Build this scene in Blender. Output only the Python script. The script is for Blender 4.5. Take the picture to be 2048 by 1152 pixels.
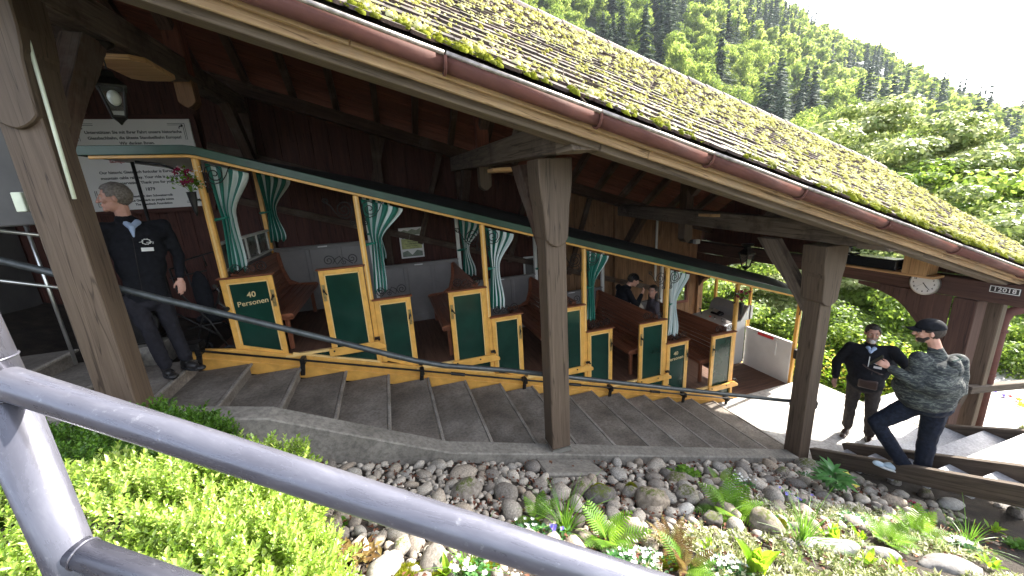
import bpy, math, random
import numpy as np
from mathutils import Vector, Matrix
R_ = random.Random(7)
SC = bpy.context.scene
for o in list(bpy.data.objects): bpy.data.objects.remove(o)
COL = SC.collection

# ------------------------------------------------------------------ camera, sky, sun, exposure
F = 770.0                     # focal length in pixels of the 2048-wide photograph
def _axes():
    N = (1200, 3600); D = (3100, 925)
    u = np.array([(N[0]-1024)/F, (N[1]-576)/F, 1.]); u /= np.linalg.norm(u)
    d = np.array([(D[0]-1024)/F, (D[1]-576)/F, 1.]); d /= np.linalg.norm(d)
    X = d-d.dot(u)*u; X /= np.linalg.norm(X); Z = -u; Y = np.cross(Z, X)
    return np.array([X, Y, Z])
RM = _axes()
cam_d = bpy.data.cameras.new('camera'); cam = bpy.data.objects.new('camera', cam_d); COL.objects.link(cam)
cam_d.sensor_width = 36; cam_d.lens = F/2048*36; cam_d.clip_start = .05; cam_d.clip_end = 3000
m = Matrix.Identity(4)
for i in range(3):
    m[i][0] = RM[i][0]; m[i][1] = -RM[i][1]; m[i][2] = -RM[i][2]
cam.matrix_world = m
SC.camera = cam
SUN_AZ, SUN_EL = math.radians(8), math.radians(36)     # azimuth from +X towards +Y
w = bpy.data.worlds.new("World"); SC.world = w; w.use_nodes = True
nt = w.node_tree; nt.nodes.clear()
sky = nt.nodes.new('ShaderNodeTexSky'); sky.sky_type = 'NISHITA'; sky.sun_disc = False
sky.sun_elevation = SUN_EL; sky.sun_rotation = math.pi/2-SUN_AZ
sky.dust_density = 4.0; sky.air_density = 1.0; sky.altitude = 600
bg = nt.nodes.new('ShaderNodeBackground'); bg.inputs[1].default_value = 0.15
wo = nt.nodes.new('ShaderNodeOutputWorld')
hsv = nt.nodes.new('ShaderNodeHueSaturation'); hsv.inputs['Saturation'].default_value = .50
nt.links.new(sky.outputs[0], hsv.inputs['Color']); nt.links.new(hsv.outputs[0], bg.inputs[0]); nt.links.new(bg.outputs[0], wo.inputs[0])
sd = bpy.data.lights.new('sun', 'SUN'); sd.energy = 4.0; sd.angle = math.radians(.55); sd.color = (1, .95, .86)
so = bpy.data.objects.new('sun', sd); COL.objects.link(so)
sv = Vector((math.cos(SUN_EL)*math.cos(SUN_AZ), math.cos(SUN_EL)*math.sin(SUN_AZ), math.sin(SUN_EL)))
so.rotation_euler = sv.to_track_quat('Z', 'Y').to_euler()
SC.view_settings.view_transform = 'Standard'; SC.view_settings.look = 'None'
SC.view_settings.exposure = 2.55; SC.view_settings.gamma = 1; SC.view_settings.use_curve_mapping = False

# ------------------------------------------------------------------ measured layout
SL = .302
def stair_z(X): return -2.73-.306*(X-1.44)
def roof_z(X, Y):
    y = Y if Y <= 5.57 else 11.14-Y
    return .905-SL*X+.66*(y-2.4)
def sstep(a, b, x):
    t = min(1, max(0, (x-a)/(b-a))); return t*t*(3-2*t)
def ground(X, Y):
    g = -2.37-SL*X+.3*(3.2-Y)
    if Y < .6: g = -2.37-SL*X+.78
    if X > 5.3:
        b = sstep(5.2, 6.4, X)
        t = -4.02 + .25*max(0, 2.2-Y) - .30*max(0, X-9.5) - .5*max(0, Y-4.2)
        g = g*(1-b)+t*b
    if Y > 3.2:
        t2 = min(stair_z(min(X, 5.4))-.75, -.5)
        if X > 5.3: t2 = -4.9-.30*max(0, X-7)-.55*max(0, Y-6)
        if X < -2: t2 = stair_z(X)-.6
        b = sstep(3.22, 3.5, Y)
        if X > 7.5: b *= sstep(3.4, 6.0, Y)
        g = g*(1-b)+t2*b
    return max(g, -14)
def at_ground(px, py, dz=0.0):
    r = RM @ np.array([(px-1024)/F, (py-576)/F, 1.])
    lo = .2
    for i in range(900):
        t = .2+i*.02
        p = r*t
        if p[2] < ground(p[0], p[1])+dz: return p
    return r*8

# ------------------------------------------------------------------ mesh helpers
class MB:
    def __init__(s): s.v = []; s.f = []; s.uv = []; s.mi = []
    def add(s, vs, fs, grain=(0, 0, 1), mi=0, uvs=None):
        b = len(s.v); s.v += [tuple(map(float, p)) for p in vs]
        g = Vector(grain).normalized(); off = R_.random()*40; off2 = R_.random()*40
        for k, f in enumerate(fs):
            s.f.append([b+i for i in f]); s.mi.append(mi)
            if uvs: s.uv += [uvs[i] for i in f]; continue
            P = [Vector(vs[i]) for i in f]
            n = (P[1]-P[0]).cross(P[2]-P[0])
            if n.length < 1e-12: n = Vector((0, 0, 1))
            t = g.cross(n.normalized())
            if t.length < .2: t = n.orthogonal()
            t.normalize()
            for p in P: s.uv.append((p.dot(g)+off, p.dot(t)+off2+k*.37))
        return s
    def box(s, c, d, M=None, grain=None, mi=0):
        c = Vector(c); hx, hy, hz = d[0]/2, d[1]/2, d[2]/2
        vs = [Vector((x, y, z)) for x in (-hx, hx) for y in (-hy, hy) for z in (-hz, hz)]
        if grain is None:
            k = max(range(3), key=lambda i: d[i]); grain = [0, 0, 0]; grain[k] = 1
        if M is not None:
            vs = [M @ p for p in vs]; grain = M @ Vector(grain)
        vs = [p+c for p in vs]
        return s.add(vs, [(0, 1, 3, 2), (4, 6, 7, 5), (0, 4, 5, 1), (2, 3, 7, 6), (0, 2, 6, 4), (1, 5, 7, 3)], grain, mi)
    def beam(s, p0, p1, wd, ht, up=(0, 0, 1), mi=0, vertical_ends=False):
        p0 = Vector(p0); p1 = Vector(p1); a = (p1-p0).normalized(); u = Vector(up)
        sd_ = a.cross(u)
        if sd_.length < 1e-4: sd_ = a.orthogonal()
        sd_.normalize(); n = sd_.cross(a).normalized()
        if vertical_ends: n = Vector((0, 0, 1))/max(.2, n.z)
        vs = []
        for p in (p0, p1):
            for i, j in ((-1, -1), (1, -1), (1, 1), (-1, 1)): vs.append(p+sd_*wd/2*i+n*ht/2*j)
        return s.add(vs, [(0, 3, 2, 1), (4, 5, 6, 7), (0, 1, 5, 4), (1, 2, 6, 5), (2, 3, 7, 6), (3, 0, 4, 7)], a, mi)
    def prism(s, poly, ext, grain=(0, 0, 1), mi=0):
        e = Vector(ext); n = len(poly); P = [Vector(p) for p in poly]
        vs = P+[p+e for p in P]
        fs = [tuple(range(n))[::-1], tuple(range(n, 2*n))]+[(i, (i+1) % n, n+(i+1) % n, n+i) for i in range(n)]
        nn = Vector((0, 0, 0))
        for i in range(n): nn += P[i].cross(P[(i+1) % n])
        if nn.dot(e) < 0: fs = [f[::-1] for f in fs]
        return s.add(vs, fs, grain, mi)
    def tube(s, pts, r, n=8, mi=0, cap=True):
        P = [Vector(p) for p in pts]; rs = r if isinstance(r, (list, tuple)) else [r]*len(P)
        vs = []; uvs = []; prev = None; L = 0
        for i, p in enumerate(P):
            t = (P[min(i+1, len(P)-1)]-P[max(i-1, 0)])
            t = t.normalized() if t.length > 1e-9 else Vector((0, 0, 1))
            if prev is None: a = t.orthogonal().normalized()
            else:
                a = prev-t*prev.dot(t)
                a = a.normalized() if a.length > 1e-6 else t.orthogonal().normalized()
            prev = a; b = t.cross(a)
            if i: L += (P[i]-P[i-1]).length
            for k in range(n):
                th = 2*math.pi*k/n
                vs.append(p+(a*math.cos(th)+b*math.sin(th))*rs[i]); uvs.append((L, k/n*2*math.pi*rs[i]))
        fs = []
        for i in range(len(P)-1):
            for k in range(n):
                k2 = (k+1) % n; fs.append((i*n+k, i*n+k2, (i+1)*n+k2, (i+1)*n+k))
        if cap: fs.append(tuple(range(n))[::-1]); fs.append(tuple((len(P)-1)*n+k for k in range(n)))
        return s.add(vs, fs, mi=mi, uvs=uvs)
    def lathe(s, c, prof, axis=(0, 0, 1), n=12, mi=0, phase=0.0):
        c = Vector(c); ax = Vector(axis).normalized(); a = ax.orthogonal().normalized()
        if abs(ax.z) > .9: a = Vector((1, 0, 0))
        b = ax.cross(a); vs = []
        for r, h in prof:
            for k in range(n):
                th = 2*math.pi*k/n+phase; vs.append(c+ax*h+(a*math.cos(th)+b*math.sin(th))*max(r, 1e-4))
        fs = []
        for i in range(len(prof)-1):
            for k in range(n):
                k2 = (k+1) % n; fs.append((i*n+k, i*n+k2, (i+1)*n+k2, (i+1)*n+k))
        fs.append(tuple(range(n))[::-1]); fs.append(tuple((len(prof)-1)*n+k for k in range(n)))
        return s.add(vs, fs, ax, mi)
    def ball(s, c, r, nu=10, nv=7, M=None, mi=0):
        c = Vector(c); rx, ry, rz = (r, r, r) if not isinstance(r, (tuple, list)) else r
        vs = []
        for j in range(nv+1):
            ph = math.pi*j/nv
            for i in range(nu):
                th = 2*math.pi*i/nu
                p = Vector((rx*math.sin(ph)*math.cos(th), ry*math.sin(ph)*math.sin(th), rz*math.cos(ph)))
                if M is not None: p = M @ p
                vs.append(p+c)
        fs = []
        for j in range(nv):
            for i in range(nu):
                i2 = (i+1) % nu; fs.append((j*nu+i, (j+1)*nu+i, (j+1)*nu+i2, j*nu+i2))
        return s.add(vs, fs, (0, 0, 1), mi)
    def cap(s, a, b, ra, rb, n=10):
        """tapered capsule"""
        a = Vector(a); b = Vector(b); ax = (b-a); L = ax.length
        ax = ax.normalized() if L > 1e-6 else Vector((0, 0, 1))
        prof = []
        for i in range(5):
            t = math.pi/2*(1-i/4); prof.append((ra*math.cos(t), -ra*math.sin(t)))
        for i in range(5):
            t = math.pi/2*i/4; prof.append((rb*math.cos(t), L+rb*math.sin(t)))
        return s.lathe(a, prof, ax, n)

PW = {}
def obj(name, mb, mat, parent=None, bevel=0, smooth=False, kind=None, sub=0):
    me = bpy.data.meshes.new(name)
    off = PW.get(parent.name, Vector((0, 0, 0))) if parent else Vector((0, 0, 0))
    vs = [(a-off.x, b-off.y, c-off.z) for a, b, c in mb.v]
    me.from_pydata(vs, [], mb.f)
    uv = me.uv_layers.new(name='UVMap')
    flat = np.array(mb.uv, dtype=np.float32).ravel()
    if len(flat) == len(me.loops)*2: uv.data.foreach_set('uv', flat)
    mats = mat if isinstance(mat, (list, tuple)) else [mat]
    for q in mats: me.materials.append(q)
    if len(mats) > 1: me.polygons.foreach_set('material_index', mb.mi)
    if smooth: me.polygons.foreach_set('use_smooth', [True]*len(me.polygons))
    o = bpy.data.objects.new(name, me); COL.objects.link(o)
    if parent: o.parent = parent
    PW[o.name] = off
    if kind: o['kind'] = kind
    if bevel:
        b = o.modifiers.new('b', 'BEVEL'); b.width = bevel; b.segments = 1; b.limit_method = 'ANGLE'
    if sub:
        b = o.modifiers.new('s', 'SUBSURF'); b.levels = sub; b.render_levels = sub
    return o
def tag(o, label, cat=None, group=None):
    o['label'] = label
    if cat: o['category'] = cat
    if group: o['group'] = group
    return o
def thing(name, label, cat, loc=(0, 0, 0), group=None):
    o = bpy.data.objects.new(name, None); COL.objects.link(o); o.location = loc; o.empty_display_size = .1
    PW[o.name] = Vector(loc)
    return tag(o, label, cat, group)
def share(name, me, parent=None, loc=(0, 0, 0), rot=(0, 0, 0), sc=(1, 1, 1)):
    """another object on shared mesh data; loc in world, parents are unrotated"""
    o = bpy.data.objects.new(name, me); COL.objects.link(o)
    off = PW.get(parent.name, Vector((0, 0, 0))) if parent else Vector((0, 0, 0))
    o.location = Vector(loc)-off; o.rotation_euler = rot
    o.scale = sc if isinstance(sc, (tuple, list)) else (sc, sc, sc)
    if parent: o.parent = parent
    return o
def text_mesh(txt, size, bold=0.0, ext=0.001, align='CENTER', spacing=1.0, line=1.0):
    c = bpy.data.curves.new('t', 'FONT'); c.body = txt; c.size = size; c.align_x = align; c.align_y = 'CENTER'
    c.extrude = ext; c.offset = bold; c.space_character = spacing; c.space_line = line; c.resolution_u = 3
    o = bpy.data.objects.new('t', c); COL.objects.link(o)
    dg = bpy.context.evaluated_depsgraph_get(); dg.update()
    me = bpy.data.meshes.new_from_object(o.evaluated_get(dg))
    bpy.data.objects.remove(o); bpy.data.curves.remove(c)
    return me
def text_obj(name, txt, size, mat, parent, M, **k):
    me = text_mesh(txt, size, **k); me.materials.clear(); me.materials.append(mat)
    off = PW.get(parent.name, Vector((0, 0, 0))) if parent else Vector((0, 0, 0))
    M = Matrix.Translation(-off) @ M
    me.transform(M)
    o = bpy.data.objects.new(name, me); COL.objects.link(o)
    if parent: o.parent = parent
    PW[o.name] = off
    return o
def face_south(x, y, z, shear=0.0):      # text on a wall facing -Y
    M = Matrix(((1, 0, 0, x), (0, 0, -1, y), (0, 1, 0, z), (0, 0, 0, 1)))
    if shear:
        S_ = Matrix.Identity(4); S_[1][0] = shear; M = M @ S_
    return M
def scatter(name, templates, mats_t, mat, parent=None, kind=None, smooth=False):
    """templates: list of (verts Nx3, faces list of equal length); mats_t: list of (template idx, 4x4 numpy) -> one mesh"""
    VV = []; LL = []; LS = []; off = 0; lstart = 0
    by = {}
    for ti, Mx in mats_t: by.setdefault(ti, []).append(Mx)
    UV = []
    for ti, Ms in by.items():
        tv, tf = templates[ti]; tv = np.asarray(tv, dtype=np.float64); A = np.array(Ms)
        P = np.einsum('nij,vj->nvi', A[:, :3, :3], tv)+A[:, None, :3, 3]
        n, k = P.shape[0], P.shape[1]
        VV.append(P.reshape(-1, 3))
        sizes = np.array([len(f) for f in tf]); fl = np.concatenate([np.array(f) for f in tf])
        LL.append((fl[None, :]+(np.arange(n)*k)[:, None]+off).ravel())
        LS.append(np.tile(sizes, n)); off += n*k
    V = np.concatenate(VV); L = np.concatenate(LL).astype(np.int32); S_ = np.concatenate(LS).astype(np.int32)
    st = np.concatenate([[0], np.cumsum(S_)[:-1]]).astype(np.int32)
    o_ = PW.get(parent.name, Vector((0, 0, 0))) if parent else Vector((0, 0, 0))
    V = V-np.array(o_)
    me = bpy.data.meshes.new(name); me.vertices.add(len(V)); me.loops.add(len(L)); me.polygons.add(len(S_))
    me.vertices.foreach_set('co', V.astype(np.float32).ravel())
    me.loops.foreach_set('vertex_index', L); me.polygons.foreach_set('loop_start', st); me.polygons.foreach_set('loop_total', S_)
    if smooth: me.polygons.foreach_set('use_smooth', np.ones(len(S_), dtype=bool))
    me.update(calc_edges=True)
    me.materials.append(mat)
    o = bpy.data.objects.new(name, me); COL.objects.link(o)
    if parent: o.parent = parent
    PW[o.name] = Vector(o_)
    if kind: o['kind'] = kind
    return o
def xf(loc, s=1.0, rot=None, axes=None):
    M = np.eye(4)
    if axes is not None: A = np.array(axes).T
    elif rot is not None:
        A = np.array(Matrix.Rotation(rot[2], 3, 'Z') @ Matrix.Rotation(rot[1], 3, 'Y') @ Matrix.Rotation(rot[0], 3, 'X'))
    else: A = np.eye(3)
    sv_ = np.array(s if isinstance(s, (tuple, list)) else (s, s, s), dtype=float)
    M[:3, :3] = A*sv_[None, :]; M[:3, 3] = loc
    return M

# ------------------------------------------------------------------ materials
def mat_base(name):
    mt = bpy.data.materials.new(name); mt.use_nodes = True; n = mt.node_tree
    n.nodes.clear(); out = n.nodes.new('ShaderNodeOutputMaterial'); b = n.nodes.new('ShaderNodeBsdfPrincipled')
    n.links.new(b.outputs[0], out.inputs[0]); return mt, n, b, out
def c4(c): return (c[0], c[1], c[2], 1)
def ramp(n, stops):
    r = n.nodes.new('ShaderNodeValToRGB'); e = r.color_ramp.elements
    while len(e) < len(stops): e.new(.5)
    for i, (p, c) in enumerate(stops): e[i].position = p; e[i].color = c4(c)
    return r
def noise(n, vec, scale, detail=4, rough=.55, dist=0):
    t = n.nodes.new('ShaderNodeTexNoise'); t.inputs['Scale'].default_value = scale
    t.inputs['Detail'].default_value = detail; t.inputs['Roughness'].default_value = rough; t.inputs['Distortion'].default_value = dist
    if vec is not None: n.links.new(vec, t.inputs['Vector'])
    return t
def mapping(n, src, sc):
    mp = n.nodes.new('ShaderNodeMapping'); mp.inputs['Scale'].default_value = sc; n.links.new(src, mp.inputs['Vector']); return mp.outputs[0]
def mixc(n, a, b, f, mode='MIX'):
    x = n.nodes.new('ShaderNodeMix'); x.data_type = 'RGBA'; x.blend_type = mode
    for s_, v in ((x.inputs[6], a), (x.inputs[7], b), (x.inputs[0], f)):
        if hasattr(v, 'links') or hasattr(v, 'is_output'): n.links.new(v, s_)
        elif isinstance(v, (int, float)): s_.default_value = v
        else: s_.default_value = c4(v)
    return x.outputs[2]
def bump(n, b, h, st, dist=.01):
    u = n.nodes.new('ShaderNodeBump'); u.inputs['Strength'].default_value = st; u.inputs['Distance'].default_value = dist
    n.links.new(h, u.inputs['Height']); n.links.new(u.outputs[0], b.inputs['Normal'])
def wood(name, dark, light, rough=.75, fine=34, wear=.35, bmp=.5, pale=None):
    mt, n, b, _ = mat_base(name)
    tc = n.nodes.new('ShaderNodeTexCoord'); uv = tc.outputs['UV']
    g = noise(n, mapping(n, uv, (1.6, fine, 1)), 1.0, 6, .62, .6)
    broad = noise(n, mapping(n, uv, (.5, 3.5, 1)), 1.0, 3, .5)
    r = ramp(n, [(.28, dark), (.72, light)]); n.links.new(g.outputs[0], r.inputs[0])
    mid = tuple((a+c)/2*.62 for a, c in zip(dark, light))
    r2 = ramp(n, [(.35, (0, 0, 0)), (.65, (wear, wear, wear))]); n.links.new(broad.outputs[0], r2.inputs[0])
    col = mixc(n, r.outputs[0], mid, r2.outputs[0])
    if pale is not None:
        pn = noise(n, mapping(n, tc.outputs['Object'], (1, 1, 1)), 2.3, 5, .7)
        r3 = ramp(n, [(.5, (0, 0, 0)), (.68, (1, 1, 1))]); n.links.new(pn.outputs[0], r3.inputs[0])
        col = mixc(n, col, pale, r3.outputs[0])
    ck = noise(n, mapping(n, uv, (.55, 17, 1)), 1.0, 2, .5, .25)      # drying cracks along the grain
    rc = ramp(n, [(.487, (1, 1, 1)), (.497, (.30, .27, .25)), (.503, (.30, .27, .25)), (.513, (1, 1, 1))]); n.links.new(ck.outputs[0], rc.inputs[0])
    col = mixc(n, col, rc.outputs[0], .75, 'MULTIPLY')
    kn = n.nodes.new('ShaderNodeTexVoronoi'); kn.inputs['Scale'].default_value = 1.0; n.links.new(mapping(n, uv, (1.3, 5.5, 1)), kn.inputs['Vector'])
    rk = ramp(n, [(.05, (.35, .30, .27)), (.11, (1, 1, 1))]); n.links.new(kn.outputs['Distance'], rk.inputs[0])
    col = mixc(n, col, rk.outputs[0], .7, 'MULTIPLY')
    n.links.new(col, b.inputs['Base Color']); b.inputs['Roughness'].default_value = rough
    b.inputs['Specular IOR Level'].default_value = .3
    bump(n, b, g.outputs[0], bmp, .004); return mt
def stone(name, cols, scale=3.0, rough=.85, bmp=.5, moss=None, speck=True, dist=.01, vary=1.0):
    mt, n, b, _ = mat_base(name)
    tc = n.nodes.new('ShaderNodeTexCoord'); oi = n.nodes.new('ShaderNodeObjectInfo')
    ad = n.nodes.new('ShaderNodeVectorMath'); ad.operation = 'ADD'
    mul = n.nodes.new('ShaderNodeVectorMath'); mul.operation = 'SCALE'; mul.inputs['Scale'].default_value = 37.0
    cb = n.nodes.new('ShaderNodeCombineXYZ'); n.links.new(oi.outputs['Random'], cb.inputs[0]); n.links.new(oi.outputs['Random'], cb.inputs[1])
    n.links.new(cb.outputs[0], mul.inputs[0]); n.links.new(mul.outputs[0], ad.inputs[0]); n.links.new(tc.outputs['Object'], ad.inputs[1])
    v = ad.outputs[0]
    a = noise(n, v, scale, 6, .6); r = ramp(n, [(.3, cols[0]), (.5, cols[1]), (.72, cols[2])]); n.links.new(a.outputs[0], r.inputs[0])
    col = r.outputs[0]
    rr = ramp(n, [(0, (.50, .50, .52)), (.3, (.85, .80, .74)), (.5, (1.1, 1.0, .88)), (.7, (.95, .98, 1.0)), (1, (1.45, 1.42, 1.36))]); n.links.new(oi.outputs['Random'], rr.inputs[0])
    col = mixc(n, col, rr.outputs[0], vary, 'MULTIPLY')
    f = noise(n, v, scale*14, 4, .7)
    if speck:
        r2 = ramp(n, [(.35, (.55, .55, .55)), (.6, (1.1, 1.1, 1.1))]); n.links.new(f.outputs[0], r2.inputs[0])
        col = mixc(n, col, r2.outputs[0], .8, 'MULTIPLY')
    if moss:
        geo = n.nodes.new('ShaderNodeNewGeometry'); sp = n.nodes.new('ShaderNodeSeparateXYZ'); n.links.new(geo.outputs['Normal'], sp.inputs[0])
        mm = n.nodes.new('ShaderNodeMath'); mm.operation = 'MULTIPLY'; nn = noise(n, v, 5, 5, .7)
        n.links.new(sp.outputs[2], mm.inputs[0]); n.links.new(nn.outputs[0], mm.inputs[1])
        r3 = ramp(n, [(.42, (0, 0, 0)), (.52, (1, 1, 1))]); n.links.new(mm.outputs[0], r3.inputs[0])
        col = mixc(n, col, moss, r3.outputs[0])
    n.links.new(col, b.inputs['Base Color']); b.inputs['Roughness'].default_value = rough
    bump(n, b, f.outputs[0], bmp, dist); return mt
def plain(name, col, rough=.5, metal=0, var=.25, scale=9, bmp=.1, spec=.5, col2=None, dist=.003):
    mt, n, b, _ = mat_base(name)
    tc = n.nodes.new('ShaderNodeTexCoord'); a = noise(n, tc.outputs['Object'], scale, 5, .6)
    lo = tuple(x*(1-var) for x in col); hi = col2 or tuple(min(1, x*(1+var)) for x in col)
    r = ramp(n, [(.35, lo), (.65, hi)]); n.links.new(a.outputs[0], r.inputs[0]); n.links.new(r.outputs[0], b.inputs['Base Color'])
    b.inputs['Roughness'].default_value = rough; b.inputs['Metallic'].default_value = metal; b.inputs['Specular IOR Level'].default_value = spec
    if bmp: bump(n, b, noise(n, tc.outputs['Object'], scale*8, 3).outputs[0], bmp, dist)
    return mt
def leafm(name, cols, trans=.45, rough=.5, sheen=0.25):
    mt, n, b, out = mat_base(name)
    geo = n.nodes.new('ShaderNodeNewGeometry'); r = ramp(n, cols)
    tc = n.nodes.new('ShaderNodeTexCoord'); big = noise(n, tc.outputs['Object'], 1.1, 3, .6)
    oi = n.nodes.new('ShaderNodeObjectInfo')
    s1 = n.nodes.new('ShaderNodeMath'); s1.operation = 'MULTIPLY_ADD'
    n.links.new(geo.outputs['Random Per Island'], s1.inputs[0]); s1.inputs[1].default_value = .55
    s2 = n.nodes.new('ShaderNodeMath'); s2.operation = 'MULTIPLY_ADD'; n.links.new(oi.outputs['Random'], s2.inputs[0]); s2.inputs[1].default_value = .35
    s3 = n.nodes.new('ShaderNodeMath'); s3.operation = 'MULTIPLY_ADD'; n.links.new(big.outputs[0], s3.inputs[0]); s3.inputs[1].default_value = .5; s3.inputs[2].default_value = -.2
    n.links.new(s3.outputs[0], s2.inputs[2]); n.links.new(s2.outputs[0], s1.inputs[2]); n.links.new(s1.outputs[0], r.inputs[0])
    n.links.new(r.outputs[0], b.inputs['Base Color']); b.inputs['Roughness'].default_value = rough; b.inputs['Specular IOR Level'].default_value = sheen
    tr = n.nodes.new('ShaderNodeBsdfTranslucent')
    hs = n.nodes.new('ShaderNodeHueSaturation'); hs.inputs['Value'].default_value = 1.5; hs.inputs['Hue'].default_value = .485
    n.links.new(r.outputs[0], hs.inputs['Color']); n.links.new(hs.outputs[0], tr.inputs[0])
    mx = n.nodes.new('ShaderNodeMixShader'); mx.inputs[0].default_value = trans
    n.links.new(b.outputs[0], mx.inputs[1]); n.links.new(tr.outputs[0], mx.inputs[2]); n.links.new(mx.outputs[0], out.inputs[0])
    return mt
def glassm(name, col=(.9, .95, .93), rough=.02):
    mt, n, b, _ = mat_base(name)
    b.inputs['Base Color'].default_value = c4(col); b.inputs['Transmission Weight'].default_value = .96; b.inputs['Roughness'].default_value = rough
    b.inputs['IOR'].default_value = 1.1
    return mt
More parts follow.
